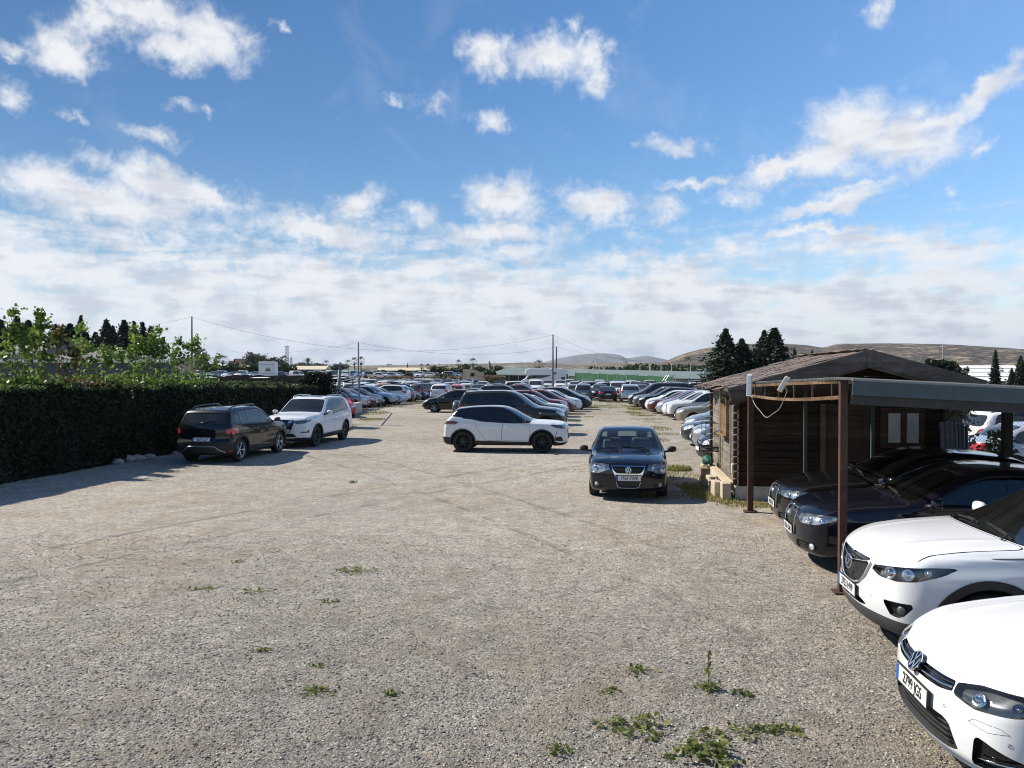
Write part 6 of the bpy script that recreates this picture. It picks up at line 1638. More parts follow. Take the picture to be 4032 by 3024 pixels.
wire(T1, T3, 3.4, 'long sagging overhead wire between the two tall poles')
wire(T3, W6, 1.2, 'overhead wire from the tall pole by the motorhome down toward the hill')
wire(Vector(dpt(900, 1382, 180)), T2, 1.0, 'faint overhead wire from the left to the short pole by the palms')
wire(T2, T4, 1.6, 'faint overhead wire from the short pole to the dark pole by the motorhome')
wire(T4, Vector(dpt(2700, 1425, 230)), 1.2, 'faint overhead wire running right from the dark pole')
wire(Vector(dpt(3400, 1395, 260)), T5, 1.0, 'overhead wire from the hill to the pale pole above the shed roof')
wire(T5, Vector(dpt(4150, 1420, 170)), 1.2, 'overhead wire from the pale pole to the right edge')
for i, (px, yt, d) in enumerate([(2360, 1436, 260), (2430, 1430, 300), (2520, 1428, 300), (2557, 1428, 300), (2603, 1430, 260), (2560, 1440, 240), (2645, 1428, 300), (2720, 1425, 300), (1925, 1425, 260), (1945, 1428, 280), (2053, 1425, 300), (1730, 1430, 260)]):
    x, y, zt = dpt(px, yt, d); m = MB(); z = gz(x, y); m.tube([(0, 0, 0), (0, 0, zt - z)], [.16, .12], 6); m.box((0, -.1, zt - z), (.5, .25, .12))
    o = m.obj('floodlight_post', M_CONC); o.location = (x, y, z)
    tag(o, 'thin pale post before the low hills, %s of the line from the left' % ordn[[8, 9, 11, 0, 0, 0, 0, 0, 1, 2, 3, 0][i]] if False else 'thin pale post rising before the low hills beyond the greenhouse', 'post', 'thin pale posts before the hills')
def lattice(px, yt, d, wd, label, name='lattice_tower'):
    x, y, zt = dpt(px, yt, d); z = gz(x, y); h = zt - z; m = MB()
    for sx in (-1, 1):
        for sy in (-1, 1): m.bar((sx * wd, sy * wd, 0), (sx * wd * .55, sy * wd * .55, h * .86), .10)
    n = 14
    for i in range(n):
        za, zb = h * .86 * i / n, h * .86 * (i + 1) / n; ka = wd * (1 - .45 * i / n); kb = wd * (1 - .45 * (i + 1) / n); s = 1 if i % 2 else -1
        for sy in (-1, 1): m.bar((-s * ka, sy * ka, za), (s * kb, sy * kb, zb), .06); m.bar((-kb, sy * kb, zb), (kb, sy * kb, zb), .06)
    m.box((0, 0, h * .86), (wd * 2.4, wd * 2.4, .12)); m.bar((0, 0, h * .86), (0, 0, h), .09)
    o = m.obj(name, M_STEELG); o.location = (x, y, z); tag(o, label, 'tower')
lattice(1130, 1345, 260, .62, 'slim red and grey lattice mast above the palms' if False else 'tall slim lattice mast above the palms')
lattice(1147, 1398, 300, .45, 'short lattice mast right of the tall one')
lattice(2466, 1412, 420, 1.0, 'small steel pylon before the blue mountains')

# ------------------------------------------------------------------ far buildings
def building(name, px0, px1, yt, yb, d, deep, wallm, roofm, label, roof='gable', cat='building', wins=0, rise=None, turn=0.0):
    a = dpt(px0, yt, d); b = dpt(px1, yt, d); W_ = b[0] - a[0]; cx = (a[0] + b[0]) / 2; z = gz(cx, d); ze = dpt(px0, yb, d)[2] - z; zt = a[2] - z
    root = empty(name, (cx, d + deep / 2, z), turn, label, cat)
    m = MB(); m.box((0, 0, ze / 2), (W_ - .3, deep - .3, ze)); m.obj('wall', wallm, root)
    r_ = MB(); hw, hd = W_ / 2, deep / 2
    if roof == 'gable':
        V = [(-hw, -hd, ze + .01), (hw, -hd, ze + .01), (hw, hd, ze + .01), (-hw, hd, ze + .01), (-hw * .985, 0, zt), (hw * .985, 0, zt)]
        r_.add(V, [(0, 1, 5, 4), (2, 3, 4, 5), (0, 4, 3), (1, 2, 5), (3, 2, 1, 0)])
    else: r_.box((0, 0, (ze + zt) / 2 + .01), (W_, deep, max(zt - ze, .15)))
    r_.obj('roof', roofm, root)
    for k in range(wins):
        wm = MB(); wm.box((-hw + W_ * (k + .5) / wins, -hd + .14, ze * .6), (W_ / wins * .35, .06, ze * .3)); wm.obj('window', M_GLASSDK, root)
    return root
M_CREAM = simple('cream_roof', (.58, .50, .36), .8, var=.12, scale=1.5); M_WALLG = simple('grey_wall', (.24, .24, .25), .9, var=.2, scale=1)
M_TOWN = simple('town_wall', (.34, .29, .25), .9, var=.3, scale=.3); M_TOWNR = simple('town_roof', (.30, .20, .15), .9, var=.3, scale=.5)
M_FIBRE = simple('fibre_cement_roof', (.15, .145, .135), .9, var=.25, scale=1.2); M_WHITEW = simple('white_render', (.72, .71, .68), .85, var=.08, scale=1)
building('warehouse', 1482, 1690, 1447, 1459, 300, 9, M_WALLG, M_CREAM, 'long low warehouse under a cream pitched roof beyond the far cars')
building('warehouse', 1694, 1731, 1453, 1466, 262, 7, M_WALLG, M_CREAM, 'short building under a cream roof right of the long warehouse')
building('warehouse', 1152, 1282, 1440, 1455, 262, 9, simple('green_wall', (.10, .18, .13), .8), M_CREAM, 'cream-roofed shed with a green front beyond the hedge end')
building('warehouse', 926, 976, 1439, 1448, 280, 8, M_WALLG, simple('straw_roof', (.48, .38, .20), .85), 'small building with a straw-coloured roof left of the caravan')
building('warehouse', 1340, 1418, 1455, 1463, 250, 8, M_WALLG, simple('green_tarp', (.16, .30, .24), .7), 'low building with a pale green roof behind the near lamp post')
building('town_house', 900, 1000, 1420, 1432, 520, 25, M_TOWN, M_TOWNR, 'row of far reddish town houses left of the airy tree', 'flat', wins=9)
building('town_house', 920, 948, 1412, 1420, 540, 20, M_TOWN, M_TOWNR, 'taller pinkish house above the far row', 'flat', wins=3)
building('long_wall', 690, 762, 1408, 1410, 180, 1.0, M_TOWN, M_TOWN, 'long brown block behind the tall slim pole on the left', 'flat', 'wall')
building('town_house', 1522, 1535, 1433, 1436, 480, 8, M_WHITEW, M_WHITEW, 'white cube house above the long cream roof', 'flat')
building('low_shed', -30, 145, 1342, 1400, 62, 7, simple('shed_grey_wall', (.22, .21, .20), .9), M_FIBRE, 'grey roofed farm shed at the left edge before the conifers')
sh2 = building('low_shed', 185, 395, 1372, 1415, 58, 8, simple('shed_grey_wall', (.22, .21, .20), .9), M_FIBRE, 'grey roofed farm shed with a square chimney before the conifers')
c_ = MB(); zc = dpt(297, 1376, 62)[2]; xl = dpt(297, 1376, 62)[0] - sh2.location.x
c_.box((xl, 0, zc + .2), (.55, .55, .9)); c_.box((xl, 0, zc + .72), (.9, .9, .22)); c_.obj('chimney', M_FIBRE, sh2)
building('low_shed', -60, 640, 1416, 1428, 52, 2.5, simple('shed_dark_wall', (.07, .075, .085), .9, var=.4, scale=.7), M_WHITEW, 'long low shed with a white roof edge in front of the other farm sheds', 'flat')
building('low_shed', 380, 520, 1398, 1420, 70, 6, M_TOWN, simple('pale_roof', (.38, .35, .30), .85), 'small pale roofed outbuilding right of the chimney shed')
# ruined hut
x0, y0, z1 = dpt(1822, 1452, 150); x1 = dpt(1904, 1452, 150)[0]; zr = dpt(1904, 1466, 150)[2]
hut = empty('ruined_hut', ((x0 + x1) / 2, 150, 0), 0, 'ruined sand-coloured hut with a crumbled top and one dark window', 'hut')
W_ = x1 - x0; m = MB(); top = [(-.5, z1), (-.42, z1 - .08), (-.30, z1 - .02), (-.15, z1 - .22), (-.02, z1 - .12), (.04, z1 - .30), (.12, z1 - .24), (.22, z1 - .38), (.32, zr + .12), (.42, zr - .02), (.5, zr)]
wl = [(-.13, z1 - .85), (.07, z1 - .85), (.07, z1 - 1.42), (-.13, z1 - 1.42)]
for (a, za), (b, zb) in zip(top[:-1], top[1:]):
    for (lo, hi) in ((0, 1),):
        V = [(a * W_, 0, 0), (b * W_, 0, 0), (b * W_, 0, zb), (a * W_, 0, za), (a * W_, 3.6, 0), (b * W_, 3.6, 0), (b * W_, 3.6, zb * .96), (a * W_, 3.6, za * .96)]
        m.add(V, [(0, 1, 2, 3), (5, 4, 7, 6), (3, 2, 6, 7)] + ([(4, 0, 3, 7)] if a == -.5 else []) + ([(1, 5, 6, 2)] if b == .5 else []))
m.obj('wall', simple('sand_render', (.52, .42, .30), .95, var=.25, scale=1.6, bump=.5), hut)
m = MB(); m.box((-.03 * W_, -.03, z1 - 1.15), (.19 * W_, .08, .56)); m.box((-.03 * W_ , -.06, z1 - 1.45), (.22 * W_, .06, .05)); m.obj('window', simple('dark_opening', (.02, .013, .01), .9), hut)
# shade-net greenhouse
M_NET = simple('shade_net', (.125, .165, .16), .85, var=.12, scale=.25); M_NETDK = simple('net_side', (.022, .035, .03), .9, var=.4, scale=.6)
def gp(px, py, d): return Vector(dpt(px, py, d))
A = gp(1934, 1474, 168); Bm = gp(2010, 1446, 185); Bm2 = gp(2212, 1452, 172); A2 = gp(2212, 1478, 158); Cc = gp(2812, 1464, 118); A3 = gp(2830, 1492, 104)
net = empty('shade_greenhouse', (A.x, A.y, 0), 0, 'long grey-green shade-net greenhouse with a dark open side', 'greenhouse')
O = Vector((A.x, A.y, 0)); LB = gp(1940, 1466, 190)
dn = Vector((0, 0, .10))
m = MB(); P = [A - O, A2 - O, A3 - O, Cc - O, Bm2 - O, Bm - O, LB - O]
back = Vector((6, 30, -.5))
V = P + [p - dn for p in P] + [Cc - O + back, Bm2 - O + back, Bm - O + back]
m.add(V, [(0, 1, 4, 5), (1, 2, 3, 4), (0, 5, 6), (7, 8, 1, 0), (8, 9, 2, 1), (4, 3, 14, 15), (5, 4, 15, 16), (6, 5, 16)]); m.obj('roof_net', M_NET, net)
m = MB()
for a, b in ((A, A2), (A2, A3), (LB, A)):
    a_, b_ = a - O + Vector((0, .3, -.12)), b - O + Vector((0, .3, -.12)); m.add([(a_.x, a_.y, 0), (b_.x, b_.y, 0), b_, a_, (a_.x, a_.y + .05, 0), (b_.x, b_.y + .05, 0), b_ + Vector((0, .05, 0)), a_ + Vector((0, .05, 0))], [(0, 1, 2, 3), (5, 4, 7, 6), (3, 2, 6, 7)])
m.obj('side_net', M_NETDK, net)
for k in range(16):
    t = k / 15; p = A.lerp(A2, t * 2) if t < .5 else A2.lerp(A3, t * 2 - 1); p = p - O
    q = MB(); q.tube([(p.x, p.y - .05, 0), (p.x, p.y - .05, p.z)], .07, 6); q.obj('post', M_STEELG, net)
# bright green screen in front of it
g0, g1 = gp(2265, 1466, 146), gp(2650, 1482, 108); gn = empty('green_screen', (g0.x, g0.y, 0), 0, 'bright green windbreak netting on posts before the shade-net greenhouse', 'screen')
m = MB(); n = 24; V = []; F = []
for i in range(n + 1):
    t = i / n; p = g0.lerp(g1, t) - Vector((g0.x, g0.y, 0)); sg = .12 * abs(math.sin(t * math.pi * 6))
    for z in (p.z - sg, p.z * .55, .1): V.append((p.x, p.y + .25 * math.sin(t * 19 + z), z))
for i in range(n):
    for j in range(2): F.append((i * 3 + j, (i + 1) * 3 + j, (i + 1) * 3 + j + 1, i * 3 + j + 1))
m.add(V, F); o = m.obj('netting', simple('green_netting', (.007, .07, .022), .75, var=.35, scale=1.5), gn); md = o.modifiers.new('solid', 'SOLIDIFY'); md.thickness = .03
for k in range(11):
    p = g0.lerp(g1, k / 10) - Vector((g0.x, g0.y, 0)); q = MB(); q.tube([(p.x, p.y - .12, 0), (p.x, p.y - .12, p.z + .12)], .06, 6); q.obj('post', M_STEELG, gn)
# frame on a trailer right of the screen
fr = MB(); a, b = gp(2610, 1479, 104), gp(2660, 1477, 104)
for p in (gp(2612, 1498, 104), gp(2630, 1478, 104), gp(2658, 1478, 104), gp(2662, 1498, 104)): pass
pts = [gp(2618, 1500, 104), gp(2634, 1478, 104), gp(2658, 1477, 104), gp(2661, 1502, 104)]
for off in (0, 1.6): fr.tube([p + Vector((0, off, 0)) for p in pts], .04, 6)
fr.bar(pts[1], pts[1] + Vector((0, 1.6, 0)), .06); fr.bar(pts[2], pts[2] + Vector((0, 1.6, 0)), .06)
for p in pts: pass
for q_ in (pts[0], pts[3]):
    for off in (0, 1.6): fr.bar((q_.x, q_.y + off, 0), q_ + Vector((0, off, 0)), .07)
tag(fr.obj('pipe_frame', M_STEELG), 'bare bent-pipe frame standing right of the green netting', 'frame')
# white greenhouses on the right
wg = empty('white_greenhouse', (62, 138, 0), R(-4), 'white plastic greenhouses in stepped rows before the brown hill', 'greenhouse')
M_POLY = simple('white_film', (.80, .79, .74), .5, var=.05, scale=.2); M_POLYW = simple('white_film_wall', (.74, .75, .77), .5, var=.05, scale=.2)
for k, (dy, zt, zb) in enumerate([(0, 1.9, 0), (9, 2.75, 0), (18, 3.55, 0), (30, 4.35, 0)]):
    m = MB(); L_ = 120; z0 = zt - 1.2
    V = [(-16, dy, 0), (L_, dy, 0), (L_, dy, z0 + .5), (-16, dy, z0 + .5), (-16, dy + 4.5, zt), (L_, dy + 4.5, zt), (L_, dy + 8.8, z0 + .5), (-16, dy + 8.8, z0 + .5), (L_, dy + 8.8, 0), (-16, dy + 8.8, 0)]
    m.add(V, [(0, 1, 2, 3)], 1); m.add(V, [(3, 2, 5, 4), (4, 5, 6, 7)], 0); m.add(V, [(7, 6, 8, 9), (0, 3, 4, 7, 9), (1, 8, 6, 5, 2)], 1)
    m.bar((-16, dy - .04, z0 + .5), (L_, dy - .04, z0 + .5), .10, .12, m=2); m.obj('bay', [M_POLY, M_POLYW, M_STEELG], wg)
# ------------------------------------------------------------------ wooden shed
def wood_mat(name, a, b, c, axis_=(1.2, 1.2, 22), rough=.85):
    if name in MATS: return MATS[name]
    m, nt, bs = new_mat(name); tc = nt.node('ShaderNodeTexCoord').outputs['Object']
    mp = nt.node('ShaderNodeMapping', {0: tc, 'Scale': axis_}).outputs[0]
    g = nt.noise(mp, 1.6, 7, .65, .6); bl = nt.noise(tc, 1.7, 5, .6); pl = nt.noise(nt.node('ShaderNodeMapping', {0: tc, 'Scale': (.15, .15, 6.0)}).outputs[0], 1.0, 1)
    f = nt.math('ADD', nt.math('MULTIPLY', g, .5), nt.math('ADD', nt.math('MULTIPLY', bl, .35), nt.math('MULTIPLY', pl, .35)))
    nt.l.new(nt.ramp(f, [(.42, a), (.60, b), (.78, c)]), bs.inputs['Base Color']); bs.inputs['Roughness'].default_value = rough; bs.inputs['Specular IOR Level'].default_value = .25
    bp = nt.node('ShaderNodeBump', {'Strength': .6, 'Distance': .01, 'Height': g}); nt.l.new(bp.outputs[0], bs.inputs['Normal'])
    MATS[name] = m; return m
M_LOG = wood_mat('old_log_wall', (.028, .018, .012), (.095, .065, .04), (.22, .16, .10))
M_LOGEND = wood_mat('log_end', (.03, .02, .014), (.07, .045, .03), (.12, .085, .055))
M_BARGE = wood_mat('barge_board', (.05, .042, .036), (.12, .10, .085), (.20, .17, .145), (3, 3, 12))
M_NEWWOOD = wood_mat('yellow_wood', (.12, .075, .038), (.22, .14, .068), (.33, .235, .125), (14, 14, 1.5))
M_PALEWOOD = wood_mat('pale_wood', (.40, .31, .20), (.56, .46, .32), (.66, .57, .43), (2, 8, 2))
m, nt, bs = new_mat('shingle'); tc = nt.node('ShaderNodeTexCoord').outputs['Object']; ri = nt.node('ShaderNodeNewGeometry').outputs['Random Per Island']
f = nt.math('ADD', nt.math('MULTIPLY', ri, .45), nt.math('MULTIPLY', nt.noise(tc, 3.2, 6, .65), .55))
nt.l.new(nt.ramp(f, [(.25, (.085, .064, .054)), (.5, (.14, .105, .088)), (.72, (.20, .155, .128)), (.9, (.31, .25, .205))]), bs.inputs['Base Color']); bs.inputs['Roughness'].default_value = .95
bp = nt.node('ShaderNodeBump', {'Strength': .5, 'Distance': .01, 'Height': nt.noise(tc, 60, 3, .6)}); nt.l.new(bp.outputs[0], bs.inputs['Normal']); M_SHINGLE = m
SW, SD, SE, SRX, SS = 4.22, 4.45, 2.36, 2.40, .285     # width, depth, eave height at the wall, ridge place, slope
shed = empty('wooden_shed', (4.86, 16.6, 0), -LOT, 'old brown log shed with a shingled gable roof behind the carport', 'shed')
z0, bh = .30, .158
def roofz(x): return SE + SS * (SRX - abs(x - SRX)) + .04
m = MB(); k = 0; z = z0
nrow = int((SE - z0) / bh)
for i in range(nrow):      # left and right flanks, boards with grooves
    m.box((.03, SD / 2, z0 + bh * (i + .5)), (.05 + .006 * (i % 2), SD - .1, bh - .006), bev=.008)
o = m.obj('side_wall', wood_mat('sunlit_log_wall', (.075, .058, .044), (.20, .165, .13), (.38, .325, .26)), shed)  # paler copy of the log wood, sunlight on the flank put into its colour
o2 = o.copy(); COL.objects.link(o2); o2.location = (SW - .06, 0, 0)
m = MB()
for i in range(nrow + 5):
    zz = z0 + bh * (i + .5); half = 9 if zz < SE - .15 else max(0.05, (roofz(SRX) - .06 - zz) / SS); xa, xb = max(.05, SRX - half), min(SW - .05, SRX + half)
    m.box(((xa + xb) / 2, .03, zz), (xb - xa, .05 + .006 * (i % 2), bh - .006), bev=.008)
o = m.obj('gable_wall', wood_mat('shaded_log_wall', (.010, .007, .005), (.034, .022, .014), (.075, .05, .032)), shed); o2 = o.copy(); COL.objects.link(o2); o2.location = (0, SD - .06, 0)  # darker copy of the log wood, deep shade under the overhang painted in
for cx, cy in ((.03, .03), (SW - .03, .03), (.03, SD - .03), (SW - .03, SD - .03)):
    m = MB()
    for i in range(nrow):
        zz = z0 + bh * (i + .5); ox = -1 if cx < 1 else 1; oy = -1 if cy < 1 else 1
        m.box((cx + ox * .045, cy, zz), (.13, .05 + .004 * (i % 2), bh * .92), bev=.03); m.box((cx, cy + oy * .045, zz), (.048, .13, bh * .92), bev=.02)
    m.obj('corner_logs', M_LOGEND, shed)
# roof: boards under rows of shingles
m = MB(); yo0, yo1, xo = -1.0, .25, .30; th = math.atan(SS)
for sg in (-1, 1):
    hw_ = (SRX if sg < 0 else SW - SRX) + xo; a = Vector((SRX, 0, roofz(SRX) + .06)); e = Vector((SRX + sg * hw_, 0, roofz(SRX) + .06 - SS * hw_))
    c = (a + e) / 2; Ls = (a - e).length; Mx = Matrix.Rotation(sg * th, 4, 'Y')
    m.box((c.x, (SD + yo1 + yo0) / 2, c.z), (Ls, SD + yo1 - yo0, .045), M=Mx)
m.obj('roof_deck', M_BARGE, shed)
m = MB()
for sg in (-1, 1):
    rows = 12; hw_ = (SRX if sg < 0 else SW - SRX) + xo; Ls = math.hypot(hw_, SS * hw_); Mx = Matrix.Rotation(sg * (th - .025), 4, 'Y')
    for r_ in range(rows + 1):
        u = Ls * r_ / rows; y = yo0 - .03
        while y < SD + yo1:
            wd = random.uniform(.30, .36); cx = SRX + sg * math.cos(th) * (u + random.uniform(-.03, .05)); cz = roofz(SRX) + .098 - math.sin(th) * u + random.uniform(0, .014)
            if r_ == rows and random.random() < .45: y += wd; continue
            m.box((cx, y + wd / 2, cz), (Ls / rows * 1.5, wd - .006, .012), M=Mx @ Matrix.Rotation(random.uniform(-.03, .03), 4, 'Z')); y += wd
m.obj('shingles', M_SHINGLE, shed)
m = MB()
for sg in (-1, 1):
    hw_ = (SRX if sg < 0 else SW - SRX) + xo; a = Vector((SRX, yo0 - .03, roofz(SRX) - .03)); e = Vector((SRX + sg * hw_, yo0 - .03, roofz(SRX) - .03 - SS * hw_))
    m.bar(a, e, .045, .30); m.bar(a + Vector((0, .06, -.16)), e + Vector((0, .06, -.16)), .03, .10)
m.box((SRX, yo0 - .06, roofz(SRX) - .06), (.10, .03, .34)); m.obj('barge_board', M_BARGE, shed)
m = MB(); m.box((SW / 2, SD / 2, .15), (SW + .06, SD + .06, .30)); m.obj('plinth', M_CONC, shed)
# flank: shutter, pipes, socket, ledge
m = MB(); 
m.box((-.035, 1.54, 1.70), (.05, .86, .80)); 
for k in range(5): m.box((-.065, 1.19 + .176 * k, 1.70), (.03, .13, .74), bev=.01)
m.obj('shutter', M_NEWWOOD, shed)
m = MB()
for yy, hh in ((1.06, .08), (2.02, .08)): m.box((-.06, yy, 1.70), (.07, hh, 1.0))
m.box((-.06, 1.54, 2.16), (.07, 1.04, .08)); m.box((-.09, 1.54, 1.27), (.12, 1.08, .05)); m.obj('shutter_frame', M_NEWWOOD, shed)
for yy, zb in ((.62, .45), (2.42, .50)):
    m = MB(); m.tube([(-.05, yy, 2.36), (-.05, yy, zb)], .022, 8); m.obj('pipe', M_STEELG, shed)
m = MB(); m.box((-.03, .42, .62), (.06, .09, .22), bev=.01); m.obj('socket', simple('white_plastic', (.7, .7, .68), .4), shed)
m = MB(); m.box((-.14, 1.9, .33), (.20, 3.4, .04), bev=.01); m.obj('ledge', M_PALEWOOD, shed)
# front: door, window, jamb board
m = MB(); m.box((2.25, -.01, 1.18), (.90, .06, 1.80)); m.box((2.25, -.045, 1.6), (.6, .03, .5), bev=.01); m.obj('door', M_LOGEND, shed)
m = MB(); m.box((1.765, -.05, 1.16), (.10, .05, 1.86)); m.obj('door_jamb', wood_mat('tan_board', (.08, .055, .035), (.14, .10, .065), (.20, .15, .10)), shed)
m = MB(); m.box((3.36, -.02, 1.59), (.86, .07, .84)); w_ = m.obj('window', M_LOGEND, shed)
for xx in (3.19, 3.55): 
    q = MB(); q.box((xx, -.062, 1.59), (.235, .02, .62)); q.obj('window_pane', simple('curtain', (.42, .43, .41), .8, var=.2, scale=3), w_)
q = MB(); q.box((3.37, -.07, 1.59), (.06, .05, .70)); q.obj('window_bar', M_LOGEND, w_)
def sl(x, y, z): return shed.matrix_world @ Vector((x, y, z)) if False else Vector((4.86, 16.6, 0)) + PD * x + RD * y + Vector((0, 0, z))
# things on and beside the flank
sp_ = MB(); Ms = Matrix.Rotation(math.pi / 2, 4, 'X')
sp_.lathe([(.001, -.20), (.03, -.205), (.03, -.16), (.115, -.165), (.125, -.12), (.122, .12), (.115, .165), (.03, .16), (.03, .2), (.001, .2)], 24, Ms)
for k in range(15): sp_.tube([Ms @ Vector((.126 * math.cos(a), .126 * math.sin(a), -.13 + .0185 * k)) for a in np.linspace(0, 6.283, 21)], .007, 4, caps=False)
o = sp_.obj('wire_spool', simple('green_wire', (.015, .13, .10), .45, var=.3, scale=20), None, True); o.location = sl(-.24, 3.35, .46); o.rotation_euler = (0, 0, -LOT); tag(o, 'spool of dark green coated wire hung on the shed flank', 'wire spool')
cm = MB()
for k in range(5):
    P = [(.26 * math.cos(a) * (1 - .03 * k), .30 * math.sin(a), .02 * math.sin(2 * a + k) + .018 * k) for a in np.linspace(0, 6.283, 25)]; cm.tube(P, .011, 5, caps=False)
cm.tube([(.1, -.1, 0), (-.1, .1, .32), (.12, .25, .42), (.25, .1, .5)], .012, 5); cm.tube([(0, -.25, 0), (-.05, -.3, -.5), (-.3, -.35, -.62)], .008, 5)
o = cm.obj('cable_coil', simple('cable_black', (.015, .015, .016), .5), None, True); o.location = sl(-.22, 3.0, .78); o.rotation_euler = (0, 0, -LOT); tag(o, 'tangled black cable coil hanging on the shed flank above the green spool', 'cable')
fm = MB()
for zz in (0, .32): fm.bar((-.30, -.5, zz), (-.30, .5, zz), .014); [fm.bar((-.30, yy, zz), (.02, yy, zz), .014) for yy in (-.5, 0, .5)]
for yy in (-.5, .5): fm.bar((-.30, yy, 0), (-.30, yy, .32), .014)
o = fm.obj('wire_shelf', M_BLACK); o.location = sl(-.02, 3.6, 1.12); o.rotation_euler = (0, 0, -LOT); tag(o, 'empty black wire shelf bracketed to the shed flank above the cable coil', 'wire shelf')
for k, (y, x, h, tl, lab) in enumerate([(.10, -.22, .36, 0, 'tall pale block at the near corner of the shed, first of the row'), (.52, -.36, .33, .1, 'pale block second from the near corner of the shed'), (1.25, -.34, .26, -.2, 'tilted pale block in the middle of the row by the shed'), (1.75, -.34, .28, .1, 'upright pale block just past the middle of the row by the shed'), (2.6, -.42, .38, .0, 'darkest block, standing apart on the grass by the shed'), (3.1, -.34, .40, .05, 'hollow pale block farthest along the row by the shed')]):
    q = MB(); q.box((0, 0, h / 2), (.19, .38, h), bev=.012)
    if k in (2, 5): q.box((0, .1, h + .006), (.09, .1, .01), m=1); q.box((0, -.1, h + .006), (.09, .1, .01), m=1)
    o = q.obj('building_block', [simple('block%d' % (k == 4), (.50, .42, .31) if k != 4 else (.27, .20, .15), .9, var=.15, scale=7, bump=.3), M_GAP]); o.location = sl(x, y, 0.0); o.rotation_euler = (0, tl * .3, -LOT + tl); tag(o, lab, 'block', 'blocks along the shed flank')

# ------------------------------------------------------------------ carport
M_RUST = simple('rust_steel', (.075, .034, .023), .8, metal=.1, var=.35, scale=5, bump=.3)
M_RAIL = wood_mat('rail_peeling', (.05, .028, .018), (.14, .085, .045), (.34, .26, .16), (6, 6, 6))
M_TEAL = simple('teal_grey_paint', (.055, .078, .087), .6, var=.15, scale=5)
M_DKSTEEL = simple('dark_steel', (.03, .028, .027), .6, var=.3)
cp = empty('carport', (4.12, 9.56, 0), -LOT, 'carport with rusty square posts and a corrugated sheet roof over the two dark hatchbacks', 'carport')
def cz(x, y): return 2.675 - .05 * x - .022 * y
ny = 420; V = []; 
for j in range(ny + 1):
    y = -.10 + 5.85 * j / ny
    for x in (-.09, 8.8): V.append((x, y, cz(x, y) + .017 * math.sin(2 * math.pi * y / .076)))
b0 = len(V); V += [(a, b, c - .006) for a, b, c in V]
F = []
for j in range(ny): a = 2 * j; F.append((a, a + 1, a + 3, a + 2)); F.append((b0 + a, b0 + a + 2, b0 + a + 3, b0 + a + 1)); F.append((a, a + 2, b0 + a + 2, b0 + a)); F.append((a + 1, b0 + a + 1, b0 + a + 3, a + 3))
mesh_obj('corrugated_roof', V, F, simple('old_sheet', (.20, .19, .18), .7, var=.3, scale=2), cp)
m = MB(); m.bar((.07, -.13, cz(0, 0) - .115), (8.8, -.13, cz(8.8, 0) - .115), .04, .17); m.obj('fascia', M_TEAL, cp)
m = MB(); m.bar((.07, -.10, cz(0, 0) - .012), (8.8, -.10, cz(8.8, 0) - .012), .07, .028); m.obj('drip_edge', simple('galv_edge', (.27, .27, .26), .5, metal=.4), cp)
m = MB(); m.bar((.07, -.06, cz(0, 0) - .26), (8.8, -.06, cz(8.8, 0) - .26), .06, .11); m.obj('beam', M_DKSTEEL, cp)
m = MB(); m.bar((.0, 5.62, cz(0, 5.6) - .12), (8.8, 5.62, cz(8.8, 5.6) - .12), .06, .12); m.obj('beam', M_DKSTEEL, cp)
m = MB()
for yy in (1.4, 2.8, 4.2): m.bar((.0, yy, cz(0, yy) - .07), (8.8, yy, cz(8.8, yy) - .07), .05, .08)
m.obj('purlins', M_DKSTEEL, cp)
def post(x, y, w_, top, mat, nm='post', base=True):
    m = MB(); m.box((x, y, top / 2), (w_, w_, top)); 
    if base: m.box((x, y, .012), (w_ * 2.4, w_ * 2.4, .024)); 
    return m.obj(nm, mat, cp)
post(0.0, 0.0, .088, cz(0, 0) - .0, M_RUST); post(-.20, 5.60, .105, cz(0, 5.6) - .02, M_RUST)
def tocp(x, y): d = Vector((x - 4.12, y - 9.56, 0)); return d.dot(PD), d.dot(RD)
for px, d in ((3172, 15.0), (3437, 14.75)):
    q = tocp((px - 2016) / FPX * d, d); post(q[0], q[1], .06, cz(*q) - .05, M_TEAL, 'back_post', False)
q = tocp((3967 - 2016) / FPX * 13.6, 13.6); post(q[0], q[1], .135, cz(*q), M_DKSTEEL)
m = MB(); m.bar((q[0] + .07, q[1], 2.06), (q[0] + 2.5, q[1], 2.04), .06, .05); m.obj('rail', M_DKSTEEL, cp)
m = MB(); b0_, b1_ = dpt(3780, 1586, 15.0), dpt(3728, 1655, 15.1); m.bar((*tocp(*b0_[:2]), b0_[2]), (*tocp(*b1_[:2]), b1_[2]), .05); m.obj('brace', M_DKSTEEL, cp)
m = MB()
def wav(t): return .018 * math.sin(t * 5)
for (za, zb) in ((-.035, -.06), (-.235, -.25)):
    P = [(-.02 - .2 * t + .0, .06 + 5.48 * t, (cz(0, 0) + za) * (1 - t) + (cz(0, 5.6) + zb) * t - (.05 * math.sin(math.pi * t) if za < -.1 else 0)) for t in np.linspace(0, 1, 9)]
    for a, b in zip(P[:-1], P[1:]): m.bar(a, b, .03, .046)
m.obj('side_rails', M_RAIL, cp)
for t in (.06, .22, .40, .58, .76, .92): 
    m = MB(); za = (cz(0, 0) - .06) * (1 - t) + (cz(0, 5.6) - .08) * t; m.bar((-.02 - .2 * t, .06 + 5.48 * t, za), (-.02 - .2 * t, .06 + 5.48 * t, za - .21 - .04 * math.sin(math.pi * t)), .022); m.obj('rail_strut', M_RAIL, cp)
def cpw(x, y, z): return Vector((4.06, 9.56, 0)) + PD * x + RD * y + Vector((0, 0, z))
